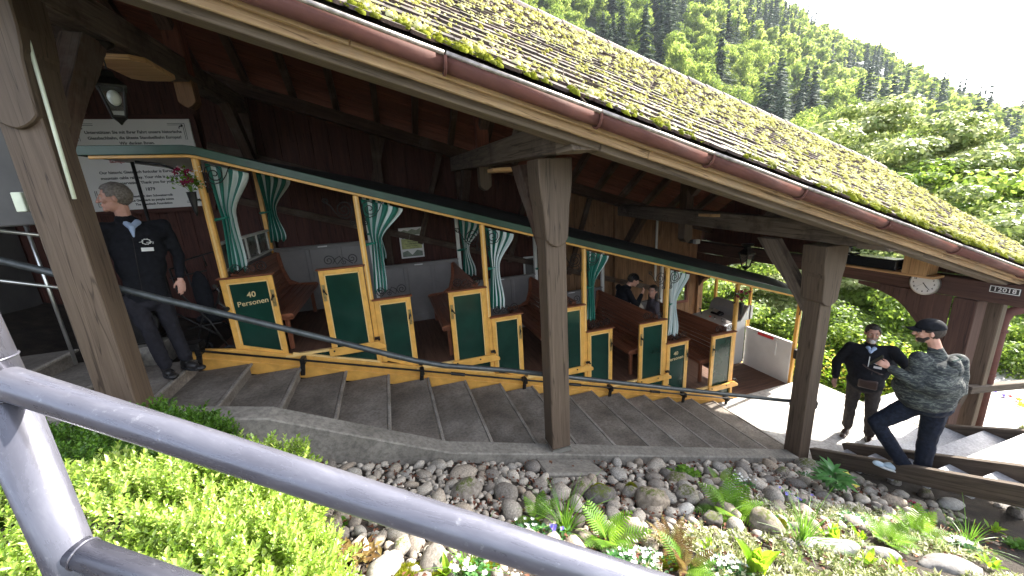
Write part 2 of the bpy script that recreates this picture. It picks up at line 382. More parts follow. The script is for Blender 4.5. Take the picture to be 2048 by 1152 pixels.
M_ = dict(
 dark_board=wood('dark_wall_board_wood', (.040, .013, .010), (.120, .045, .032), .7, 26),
 red_board=wood('roof_board_wood', (.095, .030, .020), (.26, .092, .056), .75, 26, .8),
 brown=wood('brown_timber', (.040, .023, .016), (.125, .075, .053), .7, 30, pale=(.13, .10, .078)),
 gable=wood('red_brown_gable_timber', (.050, .024, .018), (.115, .060, .045), .65, 30, .5, .4),
 beam=wood('weathered_beam_timber', (.075, .056, .043), (.22, .17, .13), .8, 30, pale=(.05, .034, .027)),
 post=wood('painted_post_timber', (.078, .053, .036), (.150, .108, .076), .55, 36, .55, .5),
 fascia=wood('pale_fascia_timber', (.26, .155, .080), (.62, .43, .25), .75, 30, .45, .6, pale=(.36, .27, .18)),
 eave=wood('grey_eave_timber', (.085, .062, .045), (.24, .185, .135), .8, 30, .5),
 orange=wood('fresh_orange_timber', (.42, .23, .095), (.70, .44, .21), .6, 24, .2),
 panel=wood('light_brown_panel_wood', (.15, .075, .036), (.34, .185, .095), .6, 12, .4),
 bench=wood('red_brown_bench_slats', (.12, .036, .018), (.28, .10, .048), .38, 40, .25, .2),
 floor=wood('car_floor_wood', (.055, .024, .015), (.17, .085, .052), .6, 20),
 sleeper=wood('old_sleeper_timber', (.045, .032, .024), (.15, .115, .085), .85, 30, .4, .8),
 yellow=plain('yellow_gloss_paint', (.68, .36, .080), .32, var=.14, bmp=.12, scale=7),
 cream=plain('cream_paint', (.78, .52, .20), .35, var=.06),
 green=plain('dark_green_gloss_paint', (.008, .034, .023), .14, var=.25, bmp=.05, scale=3),
 edge=plain('roof_edge_green_paint', (.020, .062, .036), .35, var=.25, scale=4),
 roofdark=plain('dark_car_roof_felt', (.014, .015, .013), .8, var=.3),
 grey=plain('grey_panel_paint', (.17, .155, .15), .45, var=.1, scale=3),
 white=plain('white_paint', (.62, .61, .58), .5, var=.06, scale=3),
 iron=plain('black_wrought_iron', (.022, .020, .019), .45, .6, var=.4),
 rail=plain('dark_grey_rail_paint', (.055, .060, .060), .38, .3, var=.3, scale=14),
 steel=plain('bright_steel', (.55, .55, .52), .3, .9, var=.1),
 brass=plain('old_brass', (.34, .25, .11), .4, .8, var=.3, scale=40),
 gutter=plain('red_brown_gutter_paint', (.115, .042, .032), .8, 0, var=.22, scale=6, bmp=.25),
 gutlip=plain('worn_gutter_lip_metal', (.33, .29, .26), .45, .5, var=.4, scale=16),
 black=plain('black_plastic', (.012, .012, .013), .4, var=.2),
 rubber=plain('black_rubber', (.015, .015, .015), .8),
 fabric_dark=plain('navy_black_cloth', (.0075, .0078, .0105), .9, var=.35, scale=30, bmp=.35, spec=.2),
 trouser=plain('charcoal_trouser_cloth', (.016, .015, .019), .85, var=.3, scale=22, bmp=.3, spec=.2),
 denim=plain('dark_denim', (.009, .012, .022), .85, var=.4, scale=30, bmp=.3, spec=.2),
 browncloth=plain('brown_grey_trouser_cloth', (.040, .032, .028), .85, var=.3, scale=20, bmp=.3, spec=.2),
 shirt=plain('light_blue_shirt_cloth', (.30, .38, .52), .8, var=.1),
 leather=plain('dark_brown_leather', (.040, .020, .014), .5, var=.3),
 shoe=plain('black_shoe_leather', (.018, .016, .015), .45, var=.3),
 sneaker=plain('pale_blue_sneaker', (.42, .52, .60), .6, var=.12),
 orangeplastic=plain('orange_sole', (.75, .22, .08), .5),
 skin=plain('fair_skin', (.50, .27, .20), .5, var=.12, scale=12, spec=.35),
 skin2=plain('tanned_skin', (.33, .17, .115), .5, var=.15, scale=12, spec=.35),
 hairgrey=plain('grey_hair', (.16, .135, .115), .7, var=.5, scale=60, bmp=.6),
 hairdark=plain('dark_brown_hair', (.022, .014, .010), .6, var=.5, scale=60, bmp=.6),
 beardwhite=plain('white_beard', (.50, .47, .43), .8, var=.3, scale=60, bmp=.6),
 signwhite=plain('grey_white_sign_board', (.80, .77, .74), .4, var=.05, scale=1.5),
 ink=plain('black_sign_ink', (.02, .016, .015), .5, var=.1),
 redink=plain('red_sign_ink', (.30, .035, .025), .5, var=.1),
 goldink=plain('pale_gold_lettering', (.60, .45, .22), .4, var=.08),
 red=plain('red_plastic', (.55, .03, .025), .4),
 plaster=plain('grey_plaster', (.105, .10, .095), .9, var=.2, scale=2, bmp=.3),
 bulb=plain('frosted_glass_bulb', (.80, .80, .78), .3, var=.03),
 conduit=plain('pale_conduit_plastic', (.62, .66, .52), .45, var=.08),
 fur=plain('pale_fluffy_knit', (.52, .44, .36), .95, var=.4, scale=60, bmp=1.0),
 concrete=stone('pale_concrete', [(.14, .125, .105), (.22, .20, .17), (.30, .275, .235)], 1.8, .9, .35, dist=.004, vary=.1),
 step=stone('worn_stone_step', [(.105, .088, .070), (.185, .158, .132), (.290, .258, .220)], 2.6, .8, .45, dist=.004, vary=.22),
 platform=stone('pale_platform_paving', [(.36, .34, .32), (.46, .44, .41), (.56, .54, .50)], 1.5, .75, .2, dist=.003, vary=0),
 tread=stone('pale_slate_tread', [(.30, .30, .32), (.42, .42, .44), (.55, .55, .56)], 3.0, .5, .4, dist=.004, vary=.25),
 pebble=stone('river_pebble', [(.165, .142, .118), (.30, .268, .228), (.47, .435, .385)], 9.0, .8, .35, dist=.003),
 boulder=stone('mossy_boulder', [(.13, .112, .092), (.23, .205, .178), (.37, .34, .30)], 4.0, .85, .7, moss=(.085, .105, .012), dist=.01),
 pale_boulder=stone('pale_boulder', [(.30, .28, .25), (.42, .40, .37), (.55, .53, .50)], 4.0, .85, .6, dist=.01),
 tile=stone('old_clay_roof_tile', [(.045, .032, .030), (.085, .062, .056), (.16, .13, .115)], 6.0, .85, .5, moss=(.12, .12, .03), dist=.004),
 ridge=stone('grey_ridge_tile', [(.13, .105, .10), (.22, .185, .175), (.33, .29, .28)], 5.0, .85, .5, dist=.004),
 soil=stone('dark_garden_soil', [(.028, .020, .014), (.050, .036, .025), (.085, .064, .045)], 6.0, .95, 1.0, dist=.02),
 hill=stone('forest_floor', [(.020, .035, .012), (.035, .060, .018), (.060, .085, .030)], .08, .95, .5, speck=False, dist=.3),
 bark=wood('tree_bark', (.020, .016, .013), (.070, .058, .046), .95, 30, .5, 1.0),
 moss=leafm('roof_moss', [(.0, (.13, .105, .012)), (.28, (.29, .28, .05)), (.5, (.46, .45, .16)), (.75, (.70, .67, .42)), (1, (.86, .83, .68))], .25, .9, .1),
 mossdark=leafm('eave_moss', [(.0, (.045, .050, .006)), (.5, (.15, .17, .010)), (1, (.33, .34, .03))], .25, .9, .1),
 boxleaf=leafm('shaded_box_hedge_leaf', [(.0, (.035, .090, .012)), (.5, (.10, .22, .022)), (1, (.24, .40, .06))], .42, .38, .5),  # hedge leaf for the back bush, its shade put into the colour
 boxleaf_sun=leafm('sunlit_box_hedge_leaf', [(.0, (.08, .16, .016)), (.45, (.25, .38, .050)), (1, (.62, .66, .27))], .42, .33, .8),  # same hedge leaf made paler, sunlight put into the colour
 beech=leafm('spring_beech_leaf', [(.0, (.035, .075, .012)), (.45, (.13, .22, .026)), (1, (.32, .41, .09))], .5, .5, .3),
 maple=leafm('pale_flowering_leaf', [(.0, (.05, .09, .018)), (.45, (.18, .24, .06)), (1, (.54, .55, .30))], .42, .5, .3),
 farleaf=leafm('hillside_beech_leaf', [(.0, (.045, .085, .014)), (.5, (.155, .235, .034)), (1, (.37, .43, .11))], .55, .7, .15),
 conifer=leafm('spruce_needles', [(.0, (.016, .032, .018)), (.5, (.040, .064, .036)), (1, (.095, .125, .075))], .15, .8, .15),
 fern=leafm('fern_leaf', [(.0, (.07, .16, .015)), (.5, (.13, .27, .025)), (1, (.25, .42, .05))], .45, .5, .3),
 blade=leafm('grassy_leaf', [(.0, (.05, .13, .015)), (.5, (.10, .24, .025)), (1, (.22, .40, .04))], .4, .4, .4),
 broad=leafm('broad_yellow_green_leaf', [(.0, (.12, .26, .015)), (.5, (.25, .44, .03)), (1, (.45, .60, .05))], .5, .35, .4),
 hell=leafm('glossy_hellebore_leaf', [(.0, (.035, .11, .030)), (.5, (.07, .20, .05)), (1, (.14, .30, .09))], .3, .3, .5),
 cover=leafm('ground_cover_leaf', [(.0, (.05, .07, .018)), (.30, (.15, .19, .05)), (.5, (.34, .36, .16)), (.68, (.64, .62, .50)), (1, (.84, .82, .78))], .3, .6, .2),
 redleaf=leafm('red_brown_stem_leaf', [(.0, (.09, .045, .018)), (.5, (.17, .11, .035)), (1, (.26, .24, .07))], .3, .6, .2),
 litter=leafm('dry_fallen_leaf', [(.0, (.06, .022, .014)), (.5, (.16, .065, .038)), (1, (.28, .15, .09))], .2, .7, .2),
 petal_w=leafm('white_petal', [(.0, (.65, .65, .62)), (1, (.85, .85, .82))], .3, .6, .2),
 petal_v=leafm('violet_petal', [(.0, (.16, .10, .50)), (1, (.42, .36, .80))], .3, .6, .2),
 petal_y=leafm('yellow_petal', [(.0, (.62, .50, .04)), (1, (.85, .78, .20))], .3, .6, .2),
 petal_r=leafm('deep_red_petal', [(.0, (.16, .008, .03)), (1, (.42, .03, .10))], .2, .6, .2),
 petal_o=leafm('scarlet_petal', [(.0, (.70, .03, .015)), (1, (.90, .10, .04))], .3, .6, .2),
 glass=glassm('clear_lamp_glass', (.85, .88, .86), .08),
 screen=plain('dark_screen_glass', (.01, .011, .014), .12, var=.1),
)
# striped curtain
def _curtain():
    mt, n, b, out = mat_base('green_white_striped_curtain')
    tc = n.nodes.new('ShaderNodeTexCoord'); sp = n.nodes.new('ShaderNodeSeparateXYZ'); n.links.new(tc.outputs['UV'], sp.inputs[0])
    m1 = n.nodes.new('ShaderNodeMath'); m1.operation = 'MULTIPLY'; m1.inputs[1].default_value = 4.0; n.links.new(sp.outputs[0], m1.inputs[0])
    m2 = n.nodes.new('ShaderNodeMath'); m2.operation = 'FRACT'; n.links.new(m1.outputs[0], m2.inputs[0])
    m3 = n.nodes.new('ShaderNodeMath'); m3.operation = 'GREATER_THAN'; m3.inputs[1].default_value = .56; n.links.new(m2.outputs[0], m3.inputs[0])
    c = mixc(n, (.003, .120, .085), (.56, .62, .60), m3.outputs[0]); n.links.new(c, b.inputs['Base Color']); b.inputs['Roughness'].default_value = .55
    return mt
M_['curtain'] = _curtain()
M_['tieband'] = plain('green_curtain_band', (.006, .150, .098), .5, var=.1)
def _camo():
    mt, n, b, out = mat_base('grey_camouflage_knit')
    tc = n.nodes.new('ShaderNodeTexCoord')
    a = noise(n, mapping(n, tc.outputs['Object'], (5.5, 5.5, 20)), 2.1, 5, .65, 1.2)
    r = ramp(n, [(.36, (.006, .008, .010)), (.46, (.018, .022, .024)), (.53, (.038, .043, .040)), (.60, (.115, .125, .108)), (.66, (.025, .03, .03))])
    n.links.new(a.outputs[0], r.inputs[0]); n.links.new(r.outputs[0], b.inputs['Base Color']); b.inputs['Roughness'].default_value = .9
    bump(n, b, a.outputs[0], .4, .01); return mt
M_['camo'] = _camo()
def _galv():
    mt, n, b, out = mat_base('blue_grey_railing_paint')
    tc = n.nodes.new('ShaderNodeTexCoord')
    a = noise(n, mapping(n, tc.outputs['UV'], (6, 26, 1)), 1.0, 7, .7, .4); s_ = noise(n, tc.outputs['Object'], 55, 5, .8)
    r = ramp(n, [(.3, (.085, .085, .105)), (.55, (.125, .125, .150)), (.8, (.19, .19, .215))]); n.links.new(a.outputs[0], r.inputs[0])
    r2 = ramp(n, [(.60, (0, 0, 0)), (.70, (.75, .75, .75))]); n.links.new(s_.outputs[0], r2.inputs[0])
    col = mixc(n, r.outputs[0], (.26, .26, .28), r2.outputs[0])
    n.links.new(col, b.inputs['Base Color']); b.inputs['Metallic'].default_value = .45
    rr = ramp(n, [(.3, (.20, .20, .20)), (.8, (.42, .42, .42))]); n.links.new(a.outputs[0], rr.inputs[0]); n.links.new(rr.outputs[0], b.inputs['Roughness'])
    bump(n, b, a.outputs[0], .12, .003); return mt
M_['galv'] = _galv()

# ================================================================== ground and terrain
def grid_mesh(name, xs, ys, fz, mat, kind='structure'):
    nx, ny = len(xs), len(ys)
    vs = [(x, y, fz(x, y)) for y in ys for x in xs]
    fs = [(j*nx+i, j*nx+i+1, (j+1)*nx+i+1, (j+1)*nx+i) for j in range(ny-1) for i in range(nx-1)]
    mb = MB(); mb.v = vs; mb.f = fs; mb.mi = [0]*len(fs); mb.uv = [(vs[i][0], vs[i][1]) for f in fs for i in f]
    return obj(name, mb, mat, smooth=True, kind=kind)
def frange(a, b, st): return list(np.arange(a, b+st*.5, st))
gr = grid_mesh('ground', frange(-9, 18, .15), frange(-5, 3.0, .15)+frange(3.1, 3.6, .1)+frange(3.75, 16, .3),
               lambda x, y: ground(x, y)+.02*math.sin(x*5.1)*math.sin(y*4.3)-.03, M_['soil'])
RIDGE = [(-180, 5), (-40, 4), (0, 2.2), (21, 3.6), (24, 5.2), (27.5, 7.9), (31, 10.6), (36.2, 14.4), (40, 17.8), (47, 23), (55, 29), (66, 34), (85, 36), (120, 30), (150, 16), (180, 6)]
def ridge_el(az):
    for (a, e), (b, f) in zip(RIDGE, RIDGE[1:]):
        if a <= az <= b: t = (az-a)/(b-a); return e+(f-e)*t
    return 5
def hill(az, r):
    rr = 420.0
    top = math.tan(math.radians(ridge_el(az)))*rr - 9
    base = -26.0
    if r < 55: return -9-17*sstep(14, 55, r)
    t = min(1, (r-55)/(rr-55))
    z = base+(top-base)*(t**1.06)+3.0*math.sin(az*.35+r*.021)*t*(1-t)*4
    if r > rr: z -= (r-rr)*.5
    return z
azs = frange(-180, 180, 3); rs = [13, 18, 25, 35, 45, 55, 75, 100, 130, 165, 205, 250, 300, 350, 390, 420, 460, 600, 1500]
vs = []; fs = []
for r in rs:
    for a in azs[:-1]:
        vs.append((r*math.cos(math.radians(a)), r*math.sin(math.radians(a)), hill(a, r)))
nA = len(azs)-1
for j in range(len(rs)-1):
    for i in range(nA): fs.append((j*nA+i, (j+1)*nA+i, (j+1)*nA+(i+1) % nA, j*nA+(i+1) % nA))
mb = MB(); mb.v = vs; mb.f = fs; mb.mi = [0]*len(fs); mb.uv = [(vs[i][0], vs[i][1]) for f in fs for i in f]
obj('hillside', mb, M_['hill'], smooth=True, kind='structure')

# ================================================================== station shed
st = thing('station_building', 'open timber station shed with mossy tiled roof sloping down over the stone steps', 'building', (1.44, 5.5, -3.9))
PX = [-2.0, 1.44, 5.12]
lip = lambda X: .905-SL*X
XE = 9.72          # gable verge
XW = -6.5
YF = 3.34; YW = 7.84
tie_top = lambda X: .50-SL*(X-1.44)
def head_outline(X, z, sc=1.0, y=3.195):
    P = [(-.175, .0), (.175, .0), (.168, -.22), (.155, -.34), (.148, -.36), (.14, -.40), (.118, -.70), (.085, -.735), (.045, -.76), (0, -.775), (-.045, -.76), (-.085, -.735), (-.118, -.70), (-.14, -.40), (-.148, -.36), (-.155, -.34), (-.168, -.22)]
    return [(X+a*sc, y, z+b) for a, b in P]
for X in PX:
    zt = tie_top(X)-.25; zb = {PX[0]: -2.0, PX[1]: -2.665, PX[2]: -3.95}[X]
    p = obj('post', MB().beam((X, YF, zb), (X, YF, zt), .205, .215, (0, 1, 0)), M_['post'], st, bevel=.008)
    obj('post_head', MB().prism(head_outline(X, zt-.003, .92 if X < 5 else 1.12), (0, .285, 0)), M_['post'], p, bevel=.008)
    if X > 1 and X < 5:
        obj('post_shoe', MB().box((X, YF, -2.690), (.212, .222, .050)).tube([(X, YF-.06, -2.85), (X, YF-.06, -2.70)], .03), M_['steel'], p)
# tie beams with corbel end, king posts, braces, struts
for X in PX:
    z = tie_top(X)-.125
    t = obj('tie_beam', MB().beam((X, 2.78, z+.01), (X-.04, YW+.05, z+.17), .20, .25), M_['beam'], st, bevel=.01)
    obj('corbel', MB().prism([(X-.11, 2.63, z-.125), (X-.11, 2.95, z-.125), (X-.11, 2.95, z+.12), (X-.11, 2.72, z+.12), (X-.11, 2.70, z+.03), (X-.11, 2.66, z-.02), (X-.11, 2.68, z-.06)], (.22, 0, 0), (0, 1, 0)), M_['eave'], t, bevel=.008)
    zr = roof_z(X, 5.57)-.25
    kp = obj('king_post', MB().beam((X, 5.75, z+.06), (X, 5.75, zr), .17, .17, (0, 1, 0)), M_['brown'] if X > 4 else M_['red_board'], st, bevel=.01)
    zq = z+(.07 if X < 0 else 0)
    pe = MB().prism([(X-.085, 5.75-.085, z-.0), (X+.085, 5.75-.085, z-.0), (X+.085, 5.75-.085, zq-.30), (X+.04, 5.75-.085, zq-.345), (X, 5.75-.085, zq-.365), (X-.04, 5.75-.085, zq-.345), (X-.085, 5.75-.085, zq-.30)], (0, .17, 0))
    obj('king_post_foot', pe, M_['panel'] if X < 0 else M_['post'], st, bevel=.004)
    # curved brace from post back to the tie beam
    P = []
    for i in range(9):
        a = math.pi/2*i/8; P.append((X-.07, YF+.10+.78*(1-math.cos(a))+.0, z-.125-.95+.95*math.sin(a)))
    P2 = [(X-.07, YF+.98, z-.125), (X-.07, YF+.84, z-.125)]
    outer = [(X-.07, YF+.10, z-.125-.95), (X-.07, YF+.10, z-.125-.72), (X-.07, YF+.62, z-.125), (X-.07, YF+.90, z-.125)]
    inner = [(X-.07, YF+.80, z-.25), (X-.07, YF+.66, z-.42), (X-.07, YF+.48, z-.60), (X-.07, YF+.30, z-.82)]
    obj('brace', MB().prism(outer+inner, (.14, 0, 0), (0, .5, .8)), M_['beam'] if X > 4 else M_['brown'], st, bevel=.006)
    # wall side brace
    obj('brace', MB().prism([(X-.07, YW-.15, z-.9), (X-.07, YW-.15, z-.65), (X-.07, YW-.7, z+.02), (X-.07, YW-.95, z+.02)], (.14, 0, 0), (0, .5, .8)), M_['brown'], st, bevel=.006)
    # raking strut to front slope and one to the rear slope
    obj('strut', MB().beam((X+.0, 4.15, z+.13), (X+.0, 3.62, roof_z(X, 3.62)-.24), .13, .12, (1, 0, 0)), M_['beam'], st, bevel=.006)
    obj('strut', MB().beam((X, 5.62, z+.5), (X, 4.7, roof_z(X, 4.7)-.24), .12, .12, (1, 0, 0)), M_['brown'], st, bevel=.006)
# longitudinal purlins and plates
def along(name, Y, dz, wd, ht, mat, x0=XW, x1=XE-.1, base=lip, nseg=1, bev=.006, parent=None, gap=.004):
    out = []
    for i in range(nseg):
        a = x0+(x1-x0)*i/nseg; b = x0+(x1-x0)*(i+1)/nseg-(gap if nseg > 1 else 0)
        out.append(obj(name, MB().beam((a, Y, base(a)+dz), (b, Y, base(b)+dz), wd, ht), mat, parent or st, bevel=bev))
    return out
along('eave_purlin', 2.70, -.115, .16, .17, M_['eave'], nseg=4)
along('fascia_board', 2.515, -.045, .030, .13, M_['fascia'], nseg=5)
along('fascia_board', 2.565, -.118, .030, .085, M_['fascia'], nseg=4, x0=XW+.7)
along('middle_purlin', 4.3, 0, .16, .18, M_['brown'], base=lambda X: roof_z(X, 4.3)-.31, nseg=2)
along('ridge_purlin', 5.57, 0, .16, .20, M_['brown'], base=lambda X: roof_z(X, 5.57)-.36, nseg=2)
along('wall_plate', YW-.12, 0, .18, .20, M_['brown'], x1=8.0, base=lambda X: 1.19-.315*X, nseg=2)
for dz_ in (-.95, -1.75):
    along('wall_rail', YW-.075, 0, .08, .12, M_['brown'], x0=-2.6, x1=6.3, base=lambda X: 1.10-.315*X+dz_, nseg=3)
for X in (-.45, .55, 2.35, 3.75):
    obj('wall_brace', MB().beam((X, YW-.07, .2-.315*X-.95), (X+.55, YW-.07, 1.08-.315*(X+.55)), .10, .07, (0, 1, 0)), M_['brown'], st, bevel=.005)
for X in (-2.0, -.05, 1.44, 3.2, 5.0):
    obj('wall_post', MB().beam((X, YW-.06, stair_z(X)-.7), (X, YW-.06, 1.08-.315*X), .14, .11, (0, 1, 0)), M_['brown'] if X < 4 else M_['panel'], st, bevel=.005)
# rafters
nr = 0; X = XW+.1
while X < XE-.05:
    for a, b in ((2.60, 5.57), (8.45, 5.57)):
        obj('rafter', MB().beam((X, a, roof_z(X, a)-.155), (X, b-.0, roof_z(X, b)-.155), .10, .13, vertical_ends=True), M_['brown'], st, bevel=.004)
    X += .645
# roof boards (undersides), running down the line
for side in (0, 1):
    y = 2.56; k = 0
    while y < 5.5:
        wd = .195
        y0 = y+.012; y1 = min(y+wd, 5.56); y += wd; k += 1
        xa = XW
        ln = [5.2, 4.1, 3.4][k % 3]
        while xa < XE-.02:
            xb = min(xa+ln, XE-.02); ln = 4.7
            Y0, Y1 = (y0, y1) if side == 0 else (11.14-y0, 11.14-y1)
            d = -.090+R_.uniform(-.003, .003)
            vs = [(xx, yy, roof_z(xx, yy)+d+h) for h in (0, .022) for xx, yy in ((xa+.003, Y0), (xb-.003, Y0), (xb-.003, Y1), (xa+.003, Y1))]
            obj('roof_board', MB().add(vs, [(0, 3, 2, 1), (4, 5, 6, 7), (0, 1, 5, 4), (1, 2, 6, 5), (2, 3, 7, 6), (3, 0, 4, 7)], (1, 0, -SL)), M_['red_board'], st)
            xa = xb
# rear wall, board by board
WIN = (6.50, 7.10, -3.02, -2.24)
X = XW; k = 0
while X < 7.48:
    wd = R_.uniform(.20, .30) if X < 3.2 else R_.uniform(.13, .17)
    if X < 6.5 and X+wd > 6.46: wd = 6.5-X if 6.5-X > .05 else wd
    xb = min(X+wd, 7.5)
    zt = 1.10-.315*((X+xb)/2); zb = stair_z(max(X, -5))-.9; c = (X+xb)/2
    spans = [(zb, zt)]
    if WIN[0]-.02 < c < WIN[1]+.02: spans = [(zb, WIN[2]), (WIN[3], zt)]
    for a, b in spans:
        yy = YW+R_.uniform(0, .006)
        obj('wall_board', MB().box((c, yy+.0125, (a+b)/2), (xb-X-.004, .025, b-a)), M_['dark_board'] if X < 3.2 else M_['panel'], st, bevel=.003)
    X = xb; k += 1
wf = MB()
x0, x1, z0, z1 = WIN
for a, b in (((x0-.03, z0-.03), (x1+.03, z0-.03)), ((x0-.03, z1+.03), (x1+.03, z1+.03))):
    wf.box(((a[0]+b[0])/2, YW-.01, a[1]), (b[0]-a[0]+.06, .06, .06))
for x in (x0-.03, x1+.03): wf.box((x, YW-.012, (z0+z1)/2), (.06, .056, z1-z0))
win = obj('window_frame', wf, M_['red_board'], st, bevel=.004)
obj('window_pane', MB().box(((x0+x1)/2, YW+.01, (z0+z1)/2), (x1-x0, .006, z1-z0)), M_['glass'], win)
obj('wall_light_block', MB().prism([(XW,YW+.05,stair_z(-5)-.9),(WIN[0]-.02,YW+.05,-5.2),(WIN[0]-.02,YW+.05,1.09-.315*WIN[0]),(XW,YW+.05,1.09-.315*XW)],(0,.02,0)), M_['dark_board'], st)  # unseen sheet added behind the boards to block light through their gaps
obj('wall_light_block', MB().box((7.32,YW+.06,-3.1),(.40,.02,4.2)), M_['dark_board'], st)  # added light block behind the boards right of the window
# left end wall
lw = obj('end_wall', MB().box((-5.4, 5.6, .2), (.2, 4.4, 6.0)), M_['plaster'], st)
# gable frame at the lower end
XG = 7.5
g1 = obj('gable_tie_beam', MB().beam((XG, 2.42, -1.655), (XG, YW+.1, -1.655), .2, .27), M_['gable'], st, bevel=.01)
gp = obj('post', MB().beam((XG+.02, 2.95, -4.05), (XG+.02, 2.95, -1.80), .24, .24, (0, 1, 0)), M_['gable'], st, bevel=.008)
obj('post', MB().beam((XG+.35, 2.82, -4.05), (XG+.35, 2.82, -1.4), .12, .16, (0, 1, 0)), M_['post'], st, bevel=.008)
obj('post', MB().beam((XG, YW, -4.9), (XG, YW, -1.80), .16, .16, (0, 1, 0)), M_['panel'], st, bevel=.008)
obj('brace', MB().prism([(XG-.06, 3.06, -2.75), (XG-.06, 3.06, -2.42), (XG-.06, 3.62, -1.80), (XG-.06, 3.98, -1.80), (XG-.06, 3.6, -2.1), (XG-.06, 3.25, -2.5)], (.12, 0, 0), (0, .5, .8)), M_['gable'], st, bevel=.006)
obj('brace', MB().prism([(XG-.06, 7.74, -2.6), (XG-.06, 7.74, -2.32), (XG-.06, 7.1, -1.80), (XG-.06, 6.75, -1.80)], (.12, 0, 0), (0, .5, .8)), M_['panel'], st, bevel=.006)
arc = [(2.84, -2.85), (2.98, -2.62), (3.13, -2.33), (3.28, -2.23), (3.47, -2.11), (3.68, -1.99), (3.95, -1.885), (4.25, -1.84), (4.6, -1.83), (6.2, -1.83), (6.45, -1.86), (6.75, -1.93), (7.1, -2.06), (7.5, -2.35), (7.8, -2.8)]
def arcz(y):
    for (a, e), (b, f) in zip(arc, arc[1:]):
        if a <= y <= b: return e+(f-e)*(y-a)/(b-a)
    return -1.8
y = 3.08
while y < 7.72:
    wd = .165; zb0, zb1 = arcz(y), arcz(y+wd)
    if min(zb0, zb1) < -1.845:
        obj('valance_board', MB().prism([(XG-.115, y+.002, zb0), (XG-.115, y+wd-.002, zb1), (XG-.115, y+wd-.002, -1.792), (XG-.115, y+.002, -1.792)], (.022, 0, 0)), M_['gable'], st)
    y += wd
# gable infill boards above the tie beam
y = 2.75
while y < 8.3:
    if not (3.55 < y < 5.0):
        zt = roof_z(XG+.1, y+.08)-.25
        if zt > -1.45: obj('gable_board', MB().box((XG+.12, y+.09, (zt-1.52)/2), (.022, .176, zt+1.52)), M_['dark_board'], st)
    y += .18
obj('gable_board', MB().box((XG+.12, 5.57, -.55), (.024, .9, 1.6), grain=(0, 0, 1)), M_['dark_board'], st)
# shelf box with dark screen above the gable beam
sb = thing('orange_wood_box', 'fresh orange timber box frame on the gable beam left of the clock', 'box', (7.2, 4.0, -1.5))
obj('frame', MB().box((7.25, 3.95, -1.525), (.26, 1.5, .035)).box((7.25, 3.42, -1.36), (.26, .28, .29)).box((7.25, 4.68, -1.36), (.26, .05, .29)), M_['orange'], sb, bevel=.004)
obj('dark_device', MB().box((7.25, 4.1, -1.42), (.22, .9, .16)).box((7.2, 4.35, -1.32), (.16, .3, .03)), M_['screen'], sb, bevel=.01)
obj('cable_box', MB().box((7.16, 4.35, -1.30), (.03, .12, .10)), M_['steel'], sb, bevel=.004)

# ------------------------------------------------------------------ gutter
def gut(x0, x1):
    n = 7; mb = MB(); vs = []
    for x in (x0, x1):
        for k in range(n+1):
            a = math.pi*k/n; vs.append((x, 2.455-.060*math.cos(a), lip(x)-.025-.075*math.sin(a)))
        for k in range(n, -1, -1):
            a = math.pi*k/n; vs.append((x, 2.455-.055*math.cos(a), lip(x)-.025-.070*math.sin(a)))
    m_ = 2*(n+1); fs = [(k, (k+1) % m_, m_+(k+1) % m_, m_+k) for k in range(m_)]
    fs = [f[::-1] for f in fs]
    fs += [(k, k+1, m_-2-k, m_-1-k) for k in range(n)]+[(m_+m_-1-k, m_+m_-2-k, m_+k+1, m_+k) for k in range(n)]
    mb.add(vs, fs, (1, 0, -SL)); return mb
gx = [XW, -4.6, -2.7, -.75, .43, 1.42, 2.36, 3.35, 4.5, 5.7, 7.2, 8.6, 9.8]
for a, b in zip(gx, gx[1:]):
    g = obj('gutter', gut(a, b-.012), M_['gutter'], st, smooth=True)
    P = []
    for k in range(9):
        t = math.pi*k/8; P.append((b-.006, 2.455-.066*math.cos(t), lip(b)-.025-.081*math.sin(t)))
    obj('gutter_joint', MB().tube(P, .010, 6), M_['gutter'], g)
    obj('gutter_lip', MB().tube([(a, 2.392, lip(a)-.014), (b-.012, 2.392, lip(b)-.014)], .0135, 8), M_['gutlip'], g, smooth=True)
# ------------------------------------------------------------------ roof tiles
ux = Vector((1, 0, -SL)).normalized(); vy = Vector((0, 1, .66)); nrm = ux.cross(vy).normalized(); uy = nrm.cross(ux).normalized()
tw, ex, tl, th = .17, .145, .26, .020
tp = []
for h in (0, th):
    for a, b in ((-.5, 1), (.5, 1), (.5, .12), (.32, .03), (0, -.0), (-.32, .03), (-.5, .12)):
        tp.append((a*tw*.97, b*tl, h-b*tl*.10))
tfs = [tuple(range(7))[::-1], tuple(range(7, 14))]+[(i, (i+1) % 7, 7+(i+1) % 7, 7+i) for i in range(7)]
tfs = [f[::-1] for f in tfs]
tmb = MB().add(tp, tfs, (0, 1, 0)); tile_me = None
def roof_frame(p, jit=0.0):
    A = Matrix((ux, uy, nrm)).transposed()
    if jit: A = A @ Matrix.Rotation(R_.uniform(-jit, jit), 3, 'Z') @ Matrix.Rotation(R_.uniform(-jit, jit), 3, 'X')
    M4 = A.to_4x4(); M4.translation = p; return M4
origin = Vector((0, 2.44, roof_z(0, 2.44)))
cells = []
row = 0
while True:
    s = row*ex; c = origin+uy*s
    if c.y > 5.57: break
    k = -46
    while True:
        p = c+ux*(k*tw+(row % 2)*tw/2); k += 1
        if p.x > XE: break
        if p.x < -2.2: continue
        if p.y > 5.56: continue
        cells.append((p.length, p))
    row += 1
vis = [c for c in cells if c[1].x > -.55]
vis.sort(key=lambda c: c[0]); pick = vis[:300]; ids = set(id(c) for c in pick)
rest = [c for c in cells if id(c) not in ids]
rf = st
